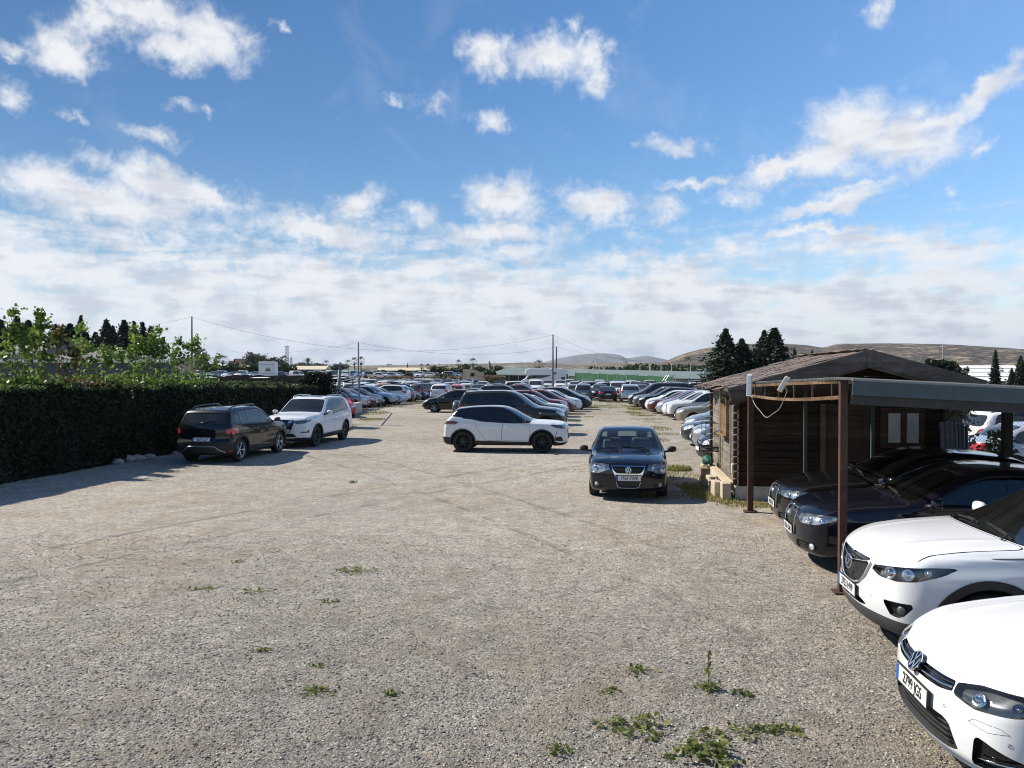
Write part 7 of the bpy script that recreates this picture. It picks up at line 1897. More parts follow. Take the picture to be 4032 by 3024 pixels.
for (px, py, d, h, w_, tilt, lab, bc) in ((2951, 1517, 14.55, .42, .10, 4, 'upright slim solar lamp on the far carport post', (.60, .61, .64)), (3086, 1513, 12.3, .27, .085, -30, 'tilted yellowed solar lamp on the carport rail', (.62, .58, .36))):
    c = dpt(px, py, d); r_ = empty('solar_lamp', c, 0, lab, 'solar lamp', 'solar lamps on the carport'); r_.rotation_euler = (R(-14), R(tilt * -.9), R(-35))
    q = MB(); q.box((0, 0, 0), (w_, .03, h), bev=.006); q.obj('housing', simple('lamp_case%d' % tilt, bc, .45, var=.08), r_)
    q = MB(); q.box((0, -.017, 0), (w_ * .72, .006, h * .86)); q.obj('panel', simple('solar_cells', (.30, .31, .36) if tilt > 0 else (.55, .52, .33), .3, var=.15, scale=30), r_)
    q = MB(); q.bar((0, .02, 0), (.06, .20, -.05), .025); q.obj('bracket', M_STEELG, r_)
a, b = Vector(dpt(2958, 1555, 14.6)), Vector(dpt(3100, 1545, 12.4)); P = []
for i in range(17):
    t = i / 16; q = a.lerp(b, t); q.z -= .40 * 4 * t * (1 - t) + .02 * math.sin(t * 17); P.append(q)
m = MB(); m.tube(P, .008, 5); tag(m.obj('lamp_cable', simple('cable_grey', (.26, .25, .24), .6)), 'pale cable sagging between the two solar lamps', 'cable')

# ------------------------------------------------------------------ chain-link fence, corrugated sheets, plants by the carport
fb = Vector((9.35, 16.9, 0)); fenc = empty('chainlink_fence', fb, -LOT, 'chain-link fence in front of the silver cars right of the shed', 'fence')
m = MB(); Lf, hf, stp = 6.0, 1.78, .075; n = int(Lf / stp)
def wirebar(p, q): m.bar(p, q, .0045, .0045)
for k in range(-int(hf / stp), n):
    x0 = k * stp
    for sg in (1, -1):
        xa, xb = (x0, x0 + hf) if sg > 0 else (x0 + hf, x0); za, zb = 0.0, hf
        if xa < 0: za = -xa if sg > 0 else za; xa = 0 if sg > 0 else xa
        if sg > 0:
            z_s = max(0, -x0); z_e = min(hf, Lf - x0)
            if z_e > z_s: wirebar((x0 + z_s, 0, z_s + .02), (x0 + z_e, 0, z_e + .02))
        else:
            z_s = max(0, x0 + hf - Lf); z_e = min(hf, x0 + hf)
            if z_e > z_s: wirebar((x0 + hf - z_s, .005, z_s + .02), (x0 + hf - z_e, .005, z_e + .02))
m.obj('wire_mesh', simple('fence_wire', (.20, .21, .22), .6), fenc)
for k in range(4): q = MB(); q.tube([(k * 2.0, .03, 0), (k * 2.0, .03, 1.85)], .025, 8); q.obj('post', M_STEELG, fenc)
for k, (px, tl) in enumerate(((3762, 0), (3788, .05), (3812, .03))):
    c = dpt(px, 1700, 15.4); m = MB(); V = []; n = 26; wd = .34; hh = 1.72 - .05 * k
    for i in range(n + 1):
        x = -wd / 2 + wd * i / n; y = .018 * math.sin(i / n * 2 * math.pi * 4)
        V += [(x, y, 0), (x + tl, y + .22, hh), (x, y + .006, 0), (x + tl, y + .226, hh)]
    F = []
    for i in range(n): a = 4 * i; F += [(a, a + 4, a + 5, a + 1), (a + 2, a + 3, a + 7, a + 6), (a + 1, a + 5, a + 7, a + 3)]
    o = m.add(V, F).obj('corrugated_sheet', simple('grey_sheet', (.13, .15, .165), .6, var=.2, scale=4)); o.location = (c[0], 15.5 + .05 * k, .02); o.rotation_euler = (0, 0, -LOT)
    tag(o, ('left', 'middle', 'right')[k] + ' one of the grey corrugated sheets leaning at the shed corner', 'sheet', 'corrugated sheets at the shed corner')
bush('flower_bush', (*dpt(3935, 1467, 16.4)[:2], 0), .36, 1.5, L_DRYVINE, 900, .05, 'thin bush with reddish blooms growing through the chain-link fence')
bush('dry_bush', (*dpt(3758, 1467, 17.6)[:2], 0), .5, 2.25, L_DRY, 900, .07, 'straw coloured bush behind the corrugated sheets')

# ------------------------------------------------------------------ gate posts, low wall, lamp post, canopies
x, y, zt = dpt(1337, 1437, 41); lp = empty('lamp_post', (x - .12, y, 0), 0, 'leaning grey lamp post with a flat top by the end of the hedge', 'lamp post')
m = MB(); m.tube([(0, 0, 0), (.14, 0, zt)], [.115, .085], 10); m.obj('shaft', simple('post_grey', (.17, .19, .21), .6, var=.2), lp, True)
m = MB(); m.box((.14, 0, zt + .03), (.68, .34, .05), bev=.01); m.lathe([(.001, .15), (.06, .14), (.09, .08), (.07, .05)], 10, Matrix.Translation((.14, 0, zt))); m.obj('head', simple('post_pale', (.42, .40, .38), .6), lp)
x2, y2, z2 = dpt(1414, 1480, 53); gt = empty('gate_frame', (x2, y2, 0), 0, 'grey gate post with a long rail reaching back to the lamp post', 'gate')
m = MB(); m.tube([(0, 0, 0), (0, 0, z2)], .075, 8); m.obj('post', simple('post_grey', (.17, .19, .21), .6, var=.2), gt)
m = MB(); a = Vector((0, 0, z2 - .1)); b = Vector((x - x2 + .1, y - y2, 2.30)); m.tube([a, b], .035, 6); m.obj('rail', M_STEELG, gt)
a, b = gpt(1384, 1632), gpt(1420, 1622.8); a = Vector((*a, 0)); b = Vector((*b, 0)); d = (b - a).normalized()
lw = empty('low_wall', b, 0, 'low whitewashed block wall standing behind the white front-facing suv', 'wall'); m = MB(); dd = a - b - d * 5
m.bar((0, 0, .33), (dd.x, dd.y, .33), .22, .66); m.obj('blockwork', simple('block_wall', (.44, .40, .37), .9, var=.15, scale=3, bump=.4), lw)
m = MB(); m.bar((0, 0, .69), (dd.x, dd.y, .69), .28, .055); m.obj('coping', simple('coping', (.58, .55, .52), .9, var=.1), lw)
pp_ = gpt(1398, 1620); 
M_CLOTH = simple('black_net', (.010, .010, .011), .95, var=.6, scale=1.2, bump=.4, spec=0.0); M_SILV = simple('silver_sheet', (.45, .47, .50), .5, var=.3, scale=.8); M_WSHEET = simple('white_sheet', (.70, .68, .66), .6, var=.15, scale=.8)
def canopy(name, p0, p1, deep, z, label, strips, seed):
    a = Vector((*p0, 0)); b = Vector((*p1, 0)); d = (b - a); L = d.length; d.normalize(); s = Vector((-d.y, d.x, 0)); rg = random.Random(seed)
    r_ = empty(name, a, 0, label, 'shade canopy', 'black shade canopies behind the hedge'); m = MB(); nu, nv = int(L / .55), 9; V = []; F = []; mi = []
    for i in range(nu + 1):
        for j in range(nv + 1):
            u = L * i / nu; v = deep * j / nv; q = d * u + s * v; 
            V.append((q.x, q.y, z + .10 * math.sin(u * 1.05 + seed) * math.sin(v * 1.4) - .10 * abs(math.sin(u * math.pi / 2.6)) + rg.uniform(-.04, .04) - (.16 if j == 0 else 0)))
    for i in range(nu):
        for j in range(nv): F.append((i * (nv + 1) + j, (i + 1) * (nv + 1) + j, (i + 1) * (nv + 1) + j + 1, i * (nv + 1) + j + 1)); mi.append(1 if (j >= 5 and strips and (i // 9) % 3 == 0) else (2 if (j >= 6 and strips and i % 13 < 3) else 0))
    o = mesh_obj('cover', V, F, [M_CLOTH, M_SILV, M_WSHEET], r_, mi, True); md = o.modifiers.new('solid', 'SOLIDIFY'); md.thickness = .03
    for i in range(int(L / 4) + 1):
        for v in (.2, deep - .2): q = d * (4 * i + .2) + s * v; t = MB(); t.tube([(q.x, q.y, 0), (q.x, q.y, z - .12)], .05, 6); t.obj('post', M_STEELG, r_)
canopy('shade_canopy', (-24.5, 54.5), (-12.7, 52.5), 5.5, 2.28, 'near canopy of black shade net just over the hedge', 0, 2)
canopy('shade_canopy', (-31, 64), (-14.2, 61), 6.5, 2.30, 'middle canopy of black net patched with silver and white sheets', 5, 5)
canopy('shade_canopy', (-36, 78), (-17.5, 75), 6.0, 2.42, 'far canopy with rust-coloured and white edges behind the others', 3, 9)

# ------------------------------------------------------------------ caravan and motorhome
def slab_body(name, prof, w_, mat, parent, bev=.08):
    """side outline (x, z) pushed across the width with rounded edges"""
    n = len(prof); V = []; P = np.array(prof); c = P.mean(0)
    for (yy, k) in ((-w_ / 2, bev), (-w_ / 2 + bev, 0), (w_ / 2 - bev, 0), (w_ / 2, bev)):
        for p in P: q = p + (c - p) / np.linalg.norm(c - p) * k; V.append((q[0], yy, q[1]))
    F = [(i, (i + 1) % n, n + (i + 1) % n, n + i) for i in range(n)] + [(n + i, n + (i + 1) % n, 2 * n + (i + 1) % n, 2 * n + i) for i in range(n)] + [(2 * n + i, 2 * n + (i + 1) % n, 3 * n + (i + 1) % n, 3 * n + i) for i in range(n)]
    F += [tuple(range(n))[::-1], tuple(3 * n + i for i in range(n))]
    return mesh_obj(name, V, F, mat, parent)
x0, d0 = dpt(1025, 1470, 172)[0], 172; x1 = dpt(1089, 1470, 172)[0]; zt = dpt(1025, 1424, 172)[2]; zg = gz(x0, d0 + 4)
cv = empty('caravan', ((x0 + x1) / 2, d0, zg), 0, 'tall white box caravan with one dark window on the left horizon', 'caravan'); W_ = x1 - x0; h = zt - zg
slab_body('body', [(-W_ / 2, .45), (W_ / 2 - .1, .45), (W_ / 2, 1.0), (W_ / 2, h - .35), (W_ / 2 - .12, h), (-W_ / 2 + .1, h), (-W_ / 2, h - .1)], 2.2, simple('caravan_white', (.66, .68, .70), .5, var=.06, scale=2), cv)
m = MB(); m.box((.25, -1.11, h * .52), (1.05, .06, .62), bev=.02); m.obj('window', M_GLASSDK, cv)
m = MB(); m.box((0, -1.11, h * .84), (W_ * .96, .03, .05)); m.box((0, -1.11, h * .3), (W_ * .96, .03, .05)); m.obj('trim', M_GREYPL, cv)
for sx in (-.5, .5): add_wheel(cv, (sx, -1.0, .3), -1, 'caravan', .3, .2, 5, 'plain', M_ALLOY, 1)
xm, ym, zmm = dpt(2142, 1500, 138); zt = dpt(2142, 1450, 138)[2]; mh = empty('motorhome', (xm, ym, 0), 0, 'white motorhome with a cab-over bunk parked before the shade-net greenhouse', 'motorhome'); s_ = zt / 3.1
slab_body('living_box', [(-1.7 * s_, .55), (3.45 * s_, .55), (3.5 * s_, 1.2), (3.45 * s_, 2.95 * s_), (3.3 * s_, 3.0 * s_), (-1.2 * s_, 3.0 * s_), (-2.4 * s_, 3.08 * s_), (-2.85 * s_, 2.85 * s_), (-3.05 * s_, 2.35 * s_), (-2.95 * s_, 2.2 * s_), (-2.1 * s_, 2.1 * s_), (-1.7 * s_, 1.6 * s_)], 2.25, simple('motorhome_white', (.70, .71, .74), .4, var=.04), mh)
slab_body('cab', [(-3.55 * s_, .45), (-1.72 * s_, .45), (-1.72 * s_, 2.05 * s_), (-2.5 * s_, 2.1 * s_), (-2.95 * s_, 1.5 * s_), (-3.5 * s_, 1.2 * s_), (-3.62 * s_, .9)], 2.0, simple('motorhome_white', (.7, .7, .7), .4), mh)
m = MB(); m.add([(-2.75 * s_, -1.145, 1.40 * s_), (-1.0 * s_, -1.145, 1.42 * s_), (.8 * s_, -1.145, 1.85 * s_), (1.1 * s_, -1.145, 2.02 * s_), (-1.9 * s_, -1.145, 2.0 * s_), (-2.4 * s_, -1.145, 1.88 * s_)], [(0, 1, 2, 3, 4, 5)]); m.obj('graphic_band', M_GREYPL, mh)
for (wx, wz, ww, wh) in ((1.6, 2.3, .55, .3), (2.95, 1.5, .6, .42), (-1.6, 1.7, .5, .45)): m = MB(); m.box((wx * s_, -1.15, wz * s_), (ww * s_, .04, wh * s_), bev=.02); m.obj('window', M_GLASSDK, mh)
m = MB(); m.box((1.2 * s_, -.3, 3.05 * s_), (.7, .6, .14), bev=.04); m.box((2.4 * s_, .2, 3.03 * s_), (.8, .6, .10), bev=.03); m.obj('roof_vent', M_WHITEW, mh)
m = MB(); m.box((3.75 * s_, -.2, 2.6 * s_), (.4, 1.4, .25), bev=.05); m.box((3.62 * s_, 0, 1.6 * s_), (.2, 1.5, 1.4), m=1); m.obj('bike_rack', [M_WHITEW, M_GREYPL], mh)
for sx in (-2.7, 1.6): add_wheel(mh, (sx * s_, -.95, .35), -1, 'motorhome', .35, .22, 6, 'wide', M_ALLOY, 1)
x, y, z = dpt(2785, 1440, 62); m = MB()      # floodlight by the shed roof
fl = empty('floodlight', (*dpt(2783, 1467, 55)[:2], 0), 0, 'grey floodlight on a post just left of the shed roof', 'floodlight'); zt = dpt(2783, 1474, 55)[2]
m.tube([(0, 0, 0), (0, 0, zt)], .05, 6); m.obj('post', M_DKSTEEL, fl)
m = MB(); m.box((-.05, 0, zt + .1), (.42, .3, .22), bev=.03); m.box((-.10, -.05, zt + .32), (.12, .1, .14), bev=.02); m.obj('lamp_head', M_STEELG, fl)

# ------------------------------------------------------------------ weeds and grass
def weed(px, py, r_, h, n, label, ls=.045, upright=0, leaf=None):
    x, y = gpt(px, py); root = empty('weed', (x, y, 0), 0, label, 'weed', 'weeds in the gravel')
    C = []
    for k in range(n):
        a = random.random() * 6.28; q = r_ * math.sqrt(random.random()) * (1 + .35 * math.sin(3 * a + px)); zz = .7 * h * random.random() ** 1.3 * (1 - .6 * q / max(r_, .01)) + .012
        C.append((math.cos(a) * q, math.sin(a) * q * .75, zz))
    if upright:
        for k in range(46): t = k / 46; C.append((random.gauss(0, .035 * (1.15 - t)), random.gauss(0, .035 * (1.15 - t)), upright * t))
    C = [c for c in C if math.sin(c[0] * 31 + px) + math.sin(c[1] * 37) > -.7 or upright]
    C = np.array(C); V, T = quads(C, ls * (.4 + .8 * rng.random(len(C))), 1.7, -.1, bend=.15); fast_mesh('foliage', V, T, leaf or L_WEED, root)
    st = MB()
    for k in range(5): a = k * 1.3; st.tube([(0, 0, 0), (math.cos(a) * r_ * .5, math.sin(a) * r_ * .4, h * .35), (math.cos(a) * r_ * .95, math.sin(a) * r_ * .7, h * .3)], .004, 4)
    if upright: st.tube([(0, 0, 0), (0, 0, upright)], .006, 4)
    st.obj('stem', L_WEED, root)
for (px, py, r_, h, n, lab, ls, up) in [
    (2500, 2870, .34, .13, 420, 'broad leafy weed mat left of the two largest, near the bottom of the picture', .05, 0), (2775, 2975, .30, .20, 420, 'largest leafy weed, cut by the bottom edge of the picture', .055, 0), (2800, 2900, .16, .12, 130, 'low weed joining the largest one to the long strip', .045, 0),
    (2960, 2885, .22, .07, 150, 'left half of the long low weed strip by the white car', .04, 0), (3090, 2880, .20, .08, 170, 'right end of the long low weed strip by the white car', .045, 0), (2790, 2715, .13, .10, 110, 'weed with one tall upright stalk', .04, .34), (2935, 2735, .13, .07, 80, 'small weed just right of the one with the tall stalk', .04, 0),
    (2515, 2645, .17, .10, 130, 'bushy weed farthest back of the cluster before the white car', .045, 0), (2410, 2725, .11, .08, 70, 'small weed below left of the bushy farthest one', .045, 0), (2215, 2965, .13, .13, 80, 'pale green weed standing alone at the bottom middle', .05, 0), (2590, 2895, .06, .05, 30, 'tiny seedling beside the broad weed mat', .03, 0),
    (1395, 2250, .34, .09, 330, 'flat round weed patch alone in the middle of the yard', .035, 0), (1240, 2728, .18, .07, 150, 'flat weed left of centre near the bottom', .04, 0), (1250, 2625, .09, .06, 60, 'small weed just above the flat weed left of centre', .04, 0), (1035, 2567, .10, .06, 70, 'small dark weed farthest left in the lower gravel', .04, 0),
    (1540, 2735, .10, .05, 60, 'thin sprawling weed right of the flat one left of centre', .04, 0), (1300, 2372, .14, .05, 80, 'sparse weed below the flat round patch', .035, 0), (1012, 2330, .24, .04, 130, 'thin yellow-green patch right of its twin', .03, 0), (803, 2320, .22, .04, 120, 'thin yellow-green patch, leftmost in the yard', .03, 0), (1390, 1902, .16, .12, 90, 'lone far weed tuft behind the flat round patch', .05, 0), (940, 2215, .10, .05, 40, 'tiny weed beside the wheel rut', .035, 0)]:
    weed(px, py, r_ * .8, h * .7, int(n * .42), lab, ls * .7, up)
def grass(zones):
    P = []
    for (cx, cy, rx, ry, n, s) in zones:
        a = rng.random(n) * 6.28; q = np.sqrt(rng.random(n)); x = cx + rx * q * np.cos(a); y = cy + ry * q * np.sin(a)
        keep = (np.sin(x * 2.1 + cy) + np.sin(y * 1.7 + x * .8) + rng.normal(0, .7, n)) > -.4; x, y = x[keep], y[keep]
        z = bank_z(x, y); k = len(x); sz = s * (.5 + rng.random(k)); b = rng.random(k) * 6.28
        w0 = np.stack([np.cos(b), np.sin(b), 0 * b], 1) * (sz * .16)[:, None]; tip = np.stack([rng.normal(0, .35, k) * sz, rng.normal(0, .35, k) * sz, sz], 1)
        B_ = np.stack([x, y, z], 1); V = np.stack([B_ - w0, B_ + w0, B_ + tip], 1).reshape(-1, 3); P.append((V, np.arange(3 * k).reshape(-1, 3)))
    V, T = join(P); return tag(fast_mesh('grass', V, T, L_GRASS), 'short patchy grass along the parked rows and the shed', 'grass', kind='stuff')
Z = [(4.5, 17.6, .55, 1.5, 2000, .06), (4.45, 19.5, .7, 1.6, 1700, .045), (3.9, 20.8, 1.3, .8, 800, .03), (3.5, 17.2, 1.2, .6, 1500, .035), (4.6, 21.8, .5, .5, 900, .10), (1.2, 21.5, 1.0, .5, 500, .03), (4.9, 15.9, .7, .35, 900, .06)]
for k in range(16): Z.append((6.1 + .23 * k + random.gauss(0, .35), 32 + 2.2 * k + random.gauss(0, .8), random.uniform(.4, 1.0), random.uniform(.6, 2.2), random.randint(150, 900), random.uniform(.04, .08)))
for k in range(12): Z.append((2.2 + .34 * k + random.gauss(0, .4), 33 + 2.6 * k + random.gauss(0, 1), random.uniform(.3, .9), random.uniform(.4, 1.4), random.randint(60, 300), .05))
Z += [(7.6, 62, 2.8, 3.5, 2200, .08), (8.5, 70, 4, 2.0, 1600, .09), (7.0, 52, 2.2, 3, 600, .05), (-10.4, 61.5, 2.2, 2.5, 1000, .09), (-9.6, 52, 1.3, 2.5, 900, .08), (-8.6, 70, 2, 5, 1200, .09), (-8.2, 45, .8, .8, 1200, .06), (-8.4, 39.5, 1.0, .9, 1500, .07), (-5, 62, 5, 4, 1500, .05), (9.5, 24, .8, 4, 800, .06)]
for k in range(26): Z.append((random.uniform(-3.5, 3.2), random.uniform(4.2, 9.5), random.uniform(.1, .35), random.uniform(.08, .3), random.randint(8, 40), random.uniform(.018, .035)))
grass(Z)
# ------------------------------------------------------------------ the cars in their places
def put(c, x, y, head, label, group=None, scale=1.0, z=None):
    """head: degrees from east, along the nose"""
    c.location = (x, y, gz(x, y) if z is None else z); c.rotation_euler = (0, 0, R(head)); c.scale = (scale,) * 3
    return tag(c, label, 'car', group)
FR = 172.0; FL = -8.0; FC = 262.0; FA = 82.0      # nose left, right, to the camera, away
def nose_at(c, nx, ny, head, label, group=None, scale=1.0):
    L = c['_L'] * scale / 2; return put(c, nx - math.cos(R(head)) * L, ny - math.sin(R(head)) * L, head, label, group, scale)
G0 = 'cars parked nose out on the right of the yard'
nose_at(hero_golf(), 2.87, 5.46, 173, 'white hatchback with plate 2799 JGS, nearest car in the right corner', G0, 1.03)
nose_at(hero_mazda(), 3.49, 7.95, 173, 'white suv with plate 3753 HVP beside the near rusty carport post', G0, 1.03)
nose_at(audi(NAVY, '0716 CNN', 0, 1.42), 4.08, 11.3, 172, 'navy blue hatchback with four rings on its grille, plate ending CNN, under the carport', G0, 1.03)
nose_at(audi(BLACK, '4021 JHF', 1, 1.42), 4.56, 13.45, 172, 'black hatchback with bright headlamps, farthest under the carport beside the shed', G0, 1.03)
put(hero_eos(), 2.78, 18.5, 262, 'midnight blue coupe with plate 1763 FWK facing the camera in mid yard', None, 1.0)
put(hero_peugeot(), -.20, 27.25, -6, 'white and black crossover seen from its side in mid yard', None, 1.03)
put(hero_offroad(), .02, 34.7, -7, 'dark green-black offroader with a covered spare wheel behind the white crossover', None, 1.06)
put(hero_aircross(), -9.02, 25.2, 82, 'graphite crossover with roof rails and a red mirror, rear to the camera by the hedge', None, 1.06)
put(hero_xtrail(), -7.95, 30.2, 262, 'white suv with a dark sunroof facing the camera by the hedge', None, 1.08)
lz = hero_leon(); nose_at(lz, -6.2, 53.7, 176, 'black hatchback seen from its side, nose left, behind the white crossover')

PR = {}
def proto(sty, var=0):
    k = (sty, var)
    if k not in PR:
        o = {}
        if var == 1:   # a second shape of each
            alt = dict(hatch=dict(body=dict(L=3.95, H=1.52, fo=.78, wb=2.48, top=[(0, .74), (.12, .81), (.4, .93), (.75, 1.01), (.95, 1.05), (1.05, 1.10), (1.78, 1.46), (2.0, 1.515), (2.4, 1.53), (3.1, 1.50), (3.6, 1.44), (3.95, 1.38)])),
                       suv=dict(body=dict(L=4.7, H=1.74, hw=.94, wb=2.78), cpillar=(4.2, -.3)), sedan=dict(body=dict(L=4.7, hw=.915, wb=2.8), rim='double'),
                       mpv=dict(body=dict(L=4.55, hw=.92), rim='wide', spokes=7), van=dict(body=dict(L=4.35, H=1.82, wb=2.7, top=[(0, .86), (.12, .94), (.45, 1.05), (.85, 1.12), (1.02, 1.17), (1.8, 1.70), (2.0, 1.78), (2.5, 1.82), (3.8, 1.82), (4.2, 1.80), (4.35, 1.79)]), screen=(1.04, 1.82)),
                       pickup=dict())
            o = alt[sty]
        p, q = STY[sty](1, **o); B = Body(**p); r_ = build_car('parked_car', B, WHITE, **q)
        if sty == 'suv': roof_rails(B, r_, 2.2, 4.0, .60, M_ALLOY if var else M_BLACK, .016, .045)
        PR[k] = r_; r_['_used'] = 0
    return PR[k]
FREED = []
def gen(sty, var, pm):
    src = proto(sty, var)
    def fix(o):
        if o.type != 'MESH': return
        for s_ in o.material_slots:
            if s_.material == WHITE: s_.link = 'OBJECT'; s_.material = pm
    c = copy_tree(src, None, fix)
    for k_ in ('label', 'category', 'group'):
        if k_ in c: del c[k_]
    return c
def rows(group, items, label_fmt, kd=1.0):
    """items: (mode, px, depth, style, variant, paint, heading, colour words). mode n: px of the nose tip, t: of the tail, c: of the middle"""
    for k, (mode, px, d, sty, var, pm, head, words) in enumerate(items):
        d *= kd; c = gen(sty, var, pm); L = c['_L'] / 2; x = (px - 2016) / FPX * d
        cx, cy = x, d
        if mode == 'n': cx -= math.cos(R(head)) * L; cy -= math.sin(R(head)) * L
        if mode == 't': cx += math.cos(R(head)) * L; cy += math.sin(R(head)) * L
        put(c, cx, cy, head + random.uniform(-1.2, 1.2), words if len(words.split()) > 3 else label_fmt % words, group)
RG = 'cars parked nose out in the row beyond the shed'
rows(RG, [
 ('n', 2746, 24.7, 'hatch', 1, NAVY, 176, 'dark blue hatchback nearest the shed in the right row, before the yellow bonnet'),
 ('n', 2795, 27.0, 'hatch', 0, paint('pale_yellow', (.62, .52, .20), dust=.3), 176, 'pale yellow hatchback just showing its bonnet between two cars by the shed'),
 ('n', 2720, 29.3, 'hatch', 0, SILVER, 172, 'silver hatchback, third car beyond the shed flank'),
 ('n', 2682, 31.5, 'sedan', 0, DKGREY, 172, 'dark grey car with a big bright headlamp, fourth beyond the shed flank'),
 ('n', 2690, 35.0, 'hatch', 1, SILVER, 172, 'grey-silver hatchback squeezed behind the dark grey car beyond the shed'),
 ('n', 2658, 44.6, 'sedan', 0, GOLD, 172, 'sand gold saloon in the right row beyond the shed'),
 ('n', 2622, 48.6, 'suv', 1, WHITE2, 172, 'white suv with a square nose in the right row'),
 ('n', 2604, 51.4, 'mpv', 0, WHITE2, 172, 'white people carrier just behind the square-nosed white suv'),
 ('n', 2582, 53.6, 'mpv', 1, SILVER, 172, 'silver people carrier in the right row, before the dark red hatchback'),
 ('n', 2549, 56.2, 'hatch', 0, DKRED, 172, 'dark red hatchback in the right row between silver and white cars'),
 ('n', 2539, 58.6, 'hatch', 1, WHITE, 172, 'white hatchback right behind the dark red one in the right row'),
 ('n', 2513, 60.8, 'suv', 0, BLACK, 172, 'black suv with bright headlamps in the right row'),
 ('n', 2491, 63.2, 'suv', 1, BROWN, 172, 'brown-grey suv near the far end of the right row'),
 ('n', 2470, 66.4, 'van', 0, DKGREY, 172, 'dark grey van closing the far end of the right row')], '%s in the right row', .93)
RM = 'cars parked nose right in the middle row'
rows(RM, [
 ('n', 2235, 43.5, 'suv', 0, DKGREY, -8, 'dark grey suv directly behind the offroader in the middle row'),
 ('n', 2241, 48.0, 'hatch', 0, WHITE, -8, 'white hatchback between dark grey and red cars in the middle row'),
 ('n', 2238, 51.5, 'suv', 0, DKRED, -8, 'dark red suv behind the white hatchback in the middle row'),
 ('n', 2270, 55.2, 'mpv', 0, paint('brick_red', (.19, .02, .014), dust=.25), -8, 'brick red people carrier with an amber lamp in the middle row'),
 ('n', 2293, 58.8, 'hatch', 1, WHITE, -8, 'small white hatchback near the far end of the middle row'),
 ('n', 2331, 62.0, 'mpv', 1, BLACK, -8, 'black people carrier with a roof rack closing the middle row'),
 ('n', 2325, 65.5, 'mpv', 0, BLACK, -8, 'second black car just behind the people carrier closing the middle row')], '%s in the middle row', .93)
RL = 'cars parked nose right in the left row'
rows(RL, [
 ('n', 1452, 61.5, 'suv', 1, SILVER, -8, 'silver suv heading the left row, beside the low white wall'),
 ('n', 1484, 64.2, 'hatch', 0, DKRED, -8, 'dark red hatchback second in the left row'),
 ('n', 1510, 66.6, 'hatch', 1, GREY, -8, 'grey hatchback third in the left row'),
 ('n', 1563, 68.4, 'suv', 1, LTBLUE, -8, 'pale blue suv with grey bumpers, fourth in the left row'),
 ('n', 1600, 71.4, 'sedan', 0, LTBLUE, -8, 'pale blue saloon fifth in the left row'),
 ('t', 1614, 74.6, 'suv', 0, WHITE, 172, 'white suv parked tail out, sixth in the left row'),
 ('t', 1634, 77.4, 'hatch', 0, DKGREY, 172, 'dark hatchback parked tail out, seventh in the left row'),
 ('n', 1657, 79.6, 'hatch', 1, GREEN, -8, 'dark green hatchback eighth in the left row'),
 ('n', 1692, 83.0, 'mpv', 0, BLUE, -8, 'deep blue people carrier closing the left row')], '%s in the left row', .93)
RA = 'cars on the left side of the far yard'
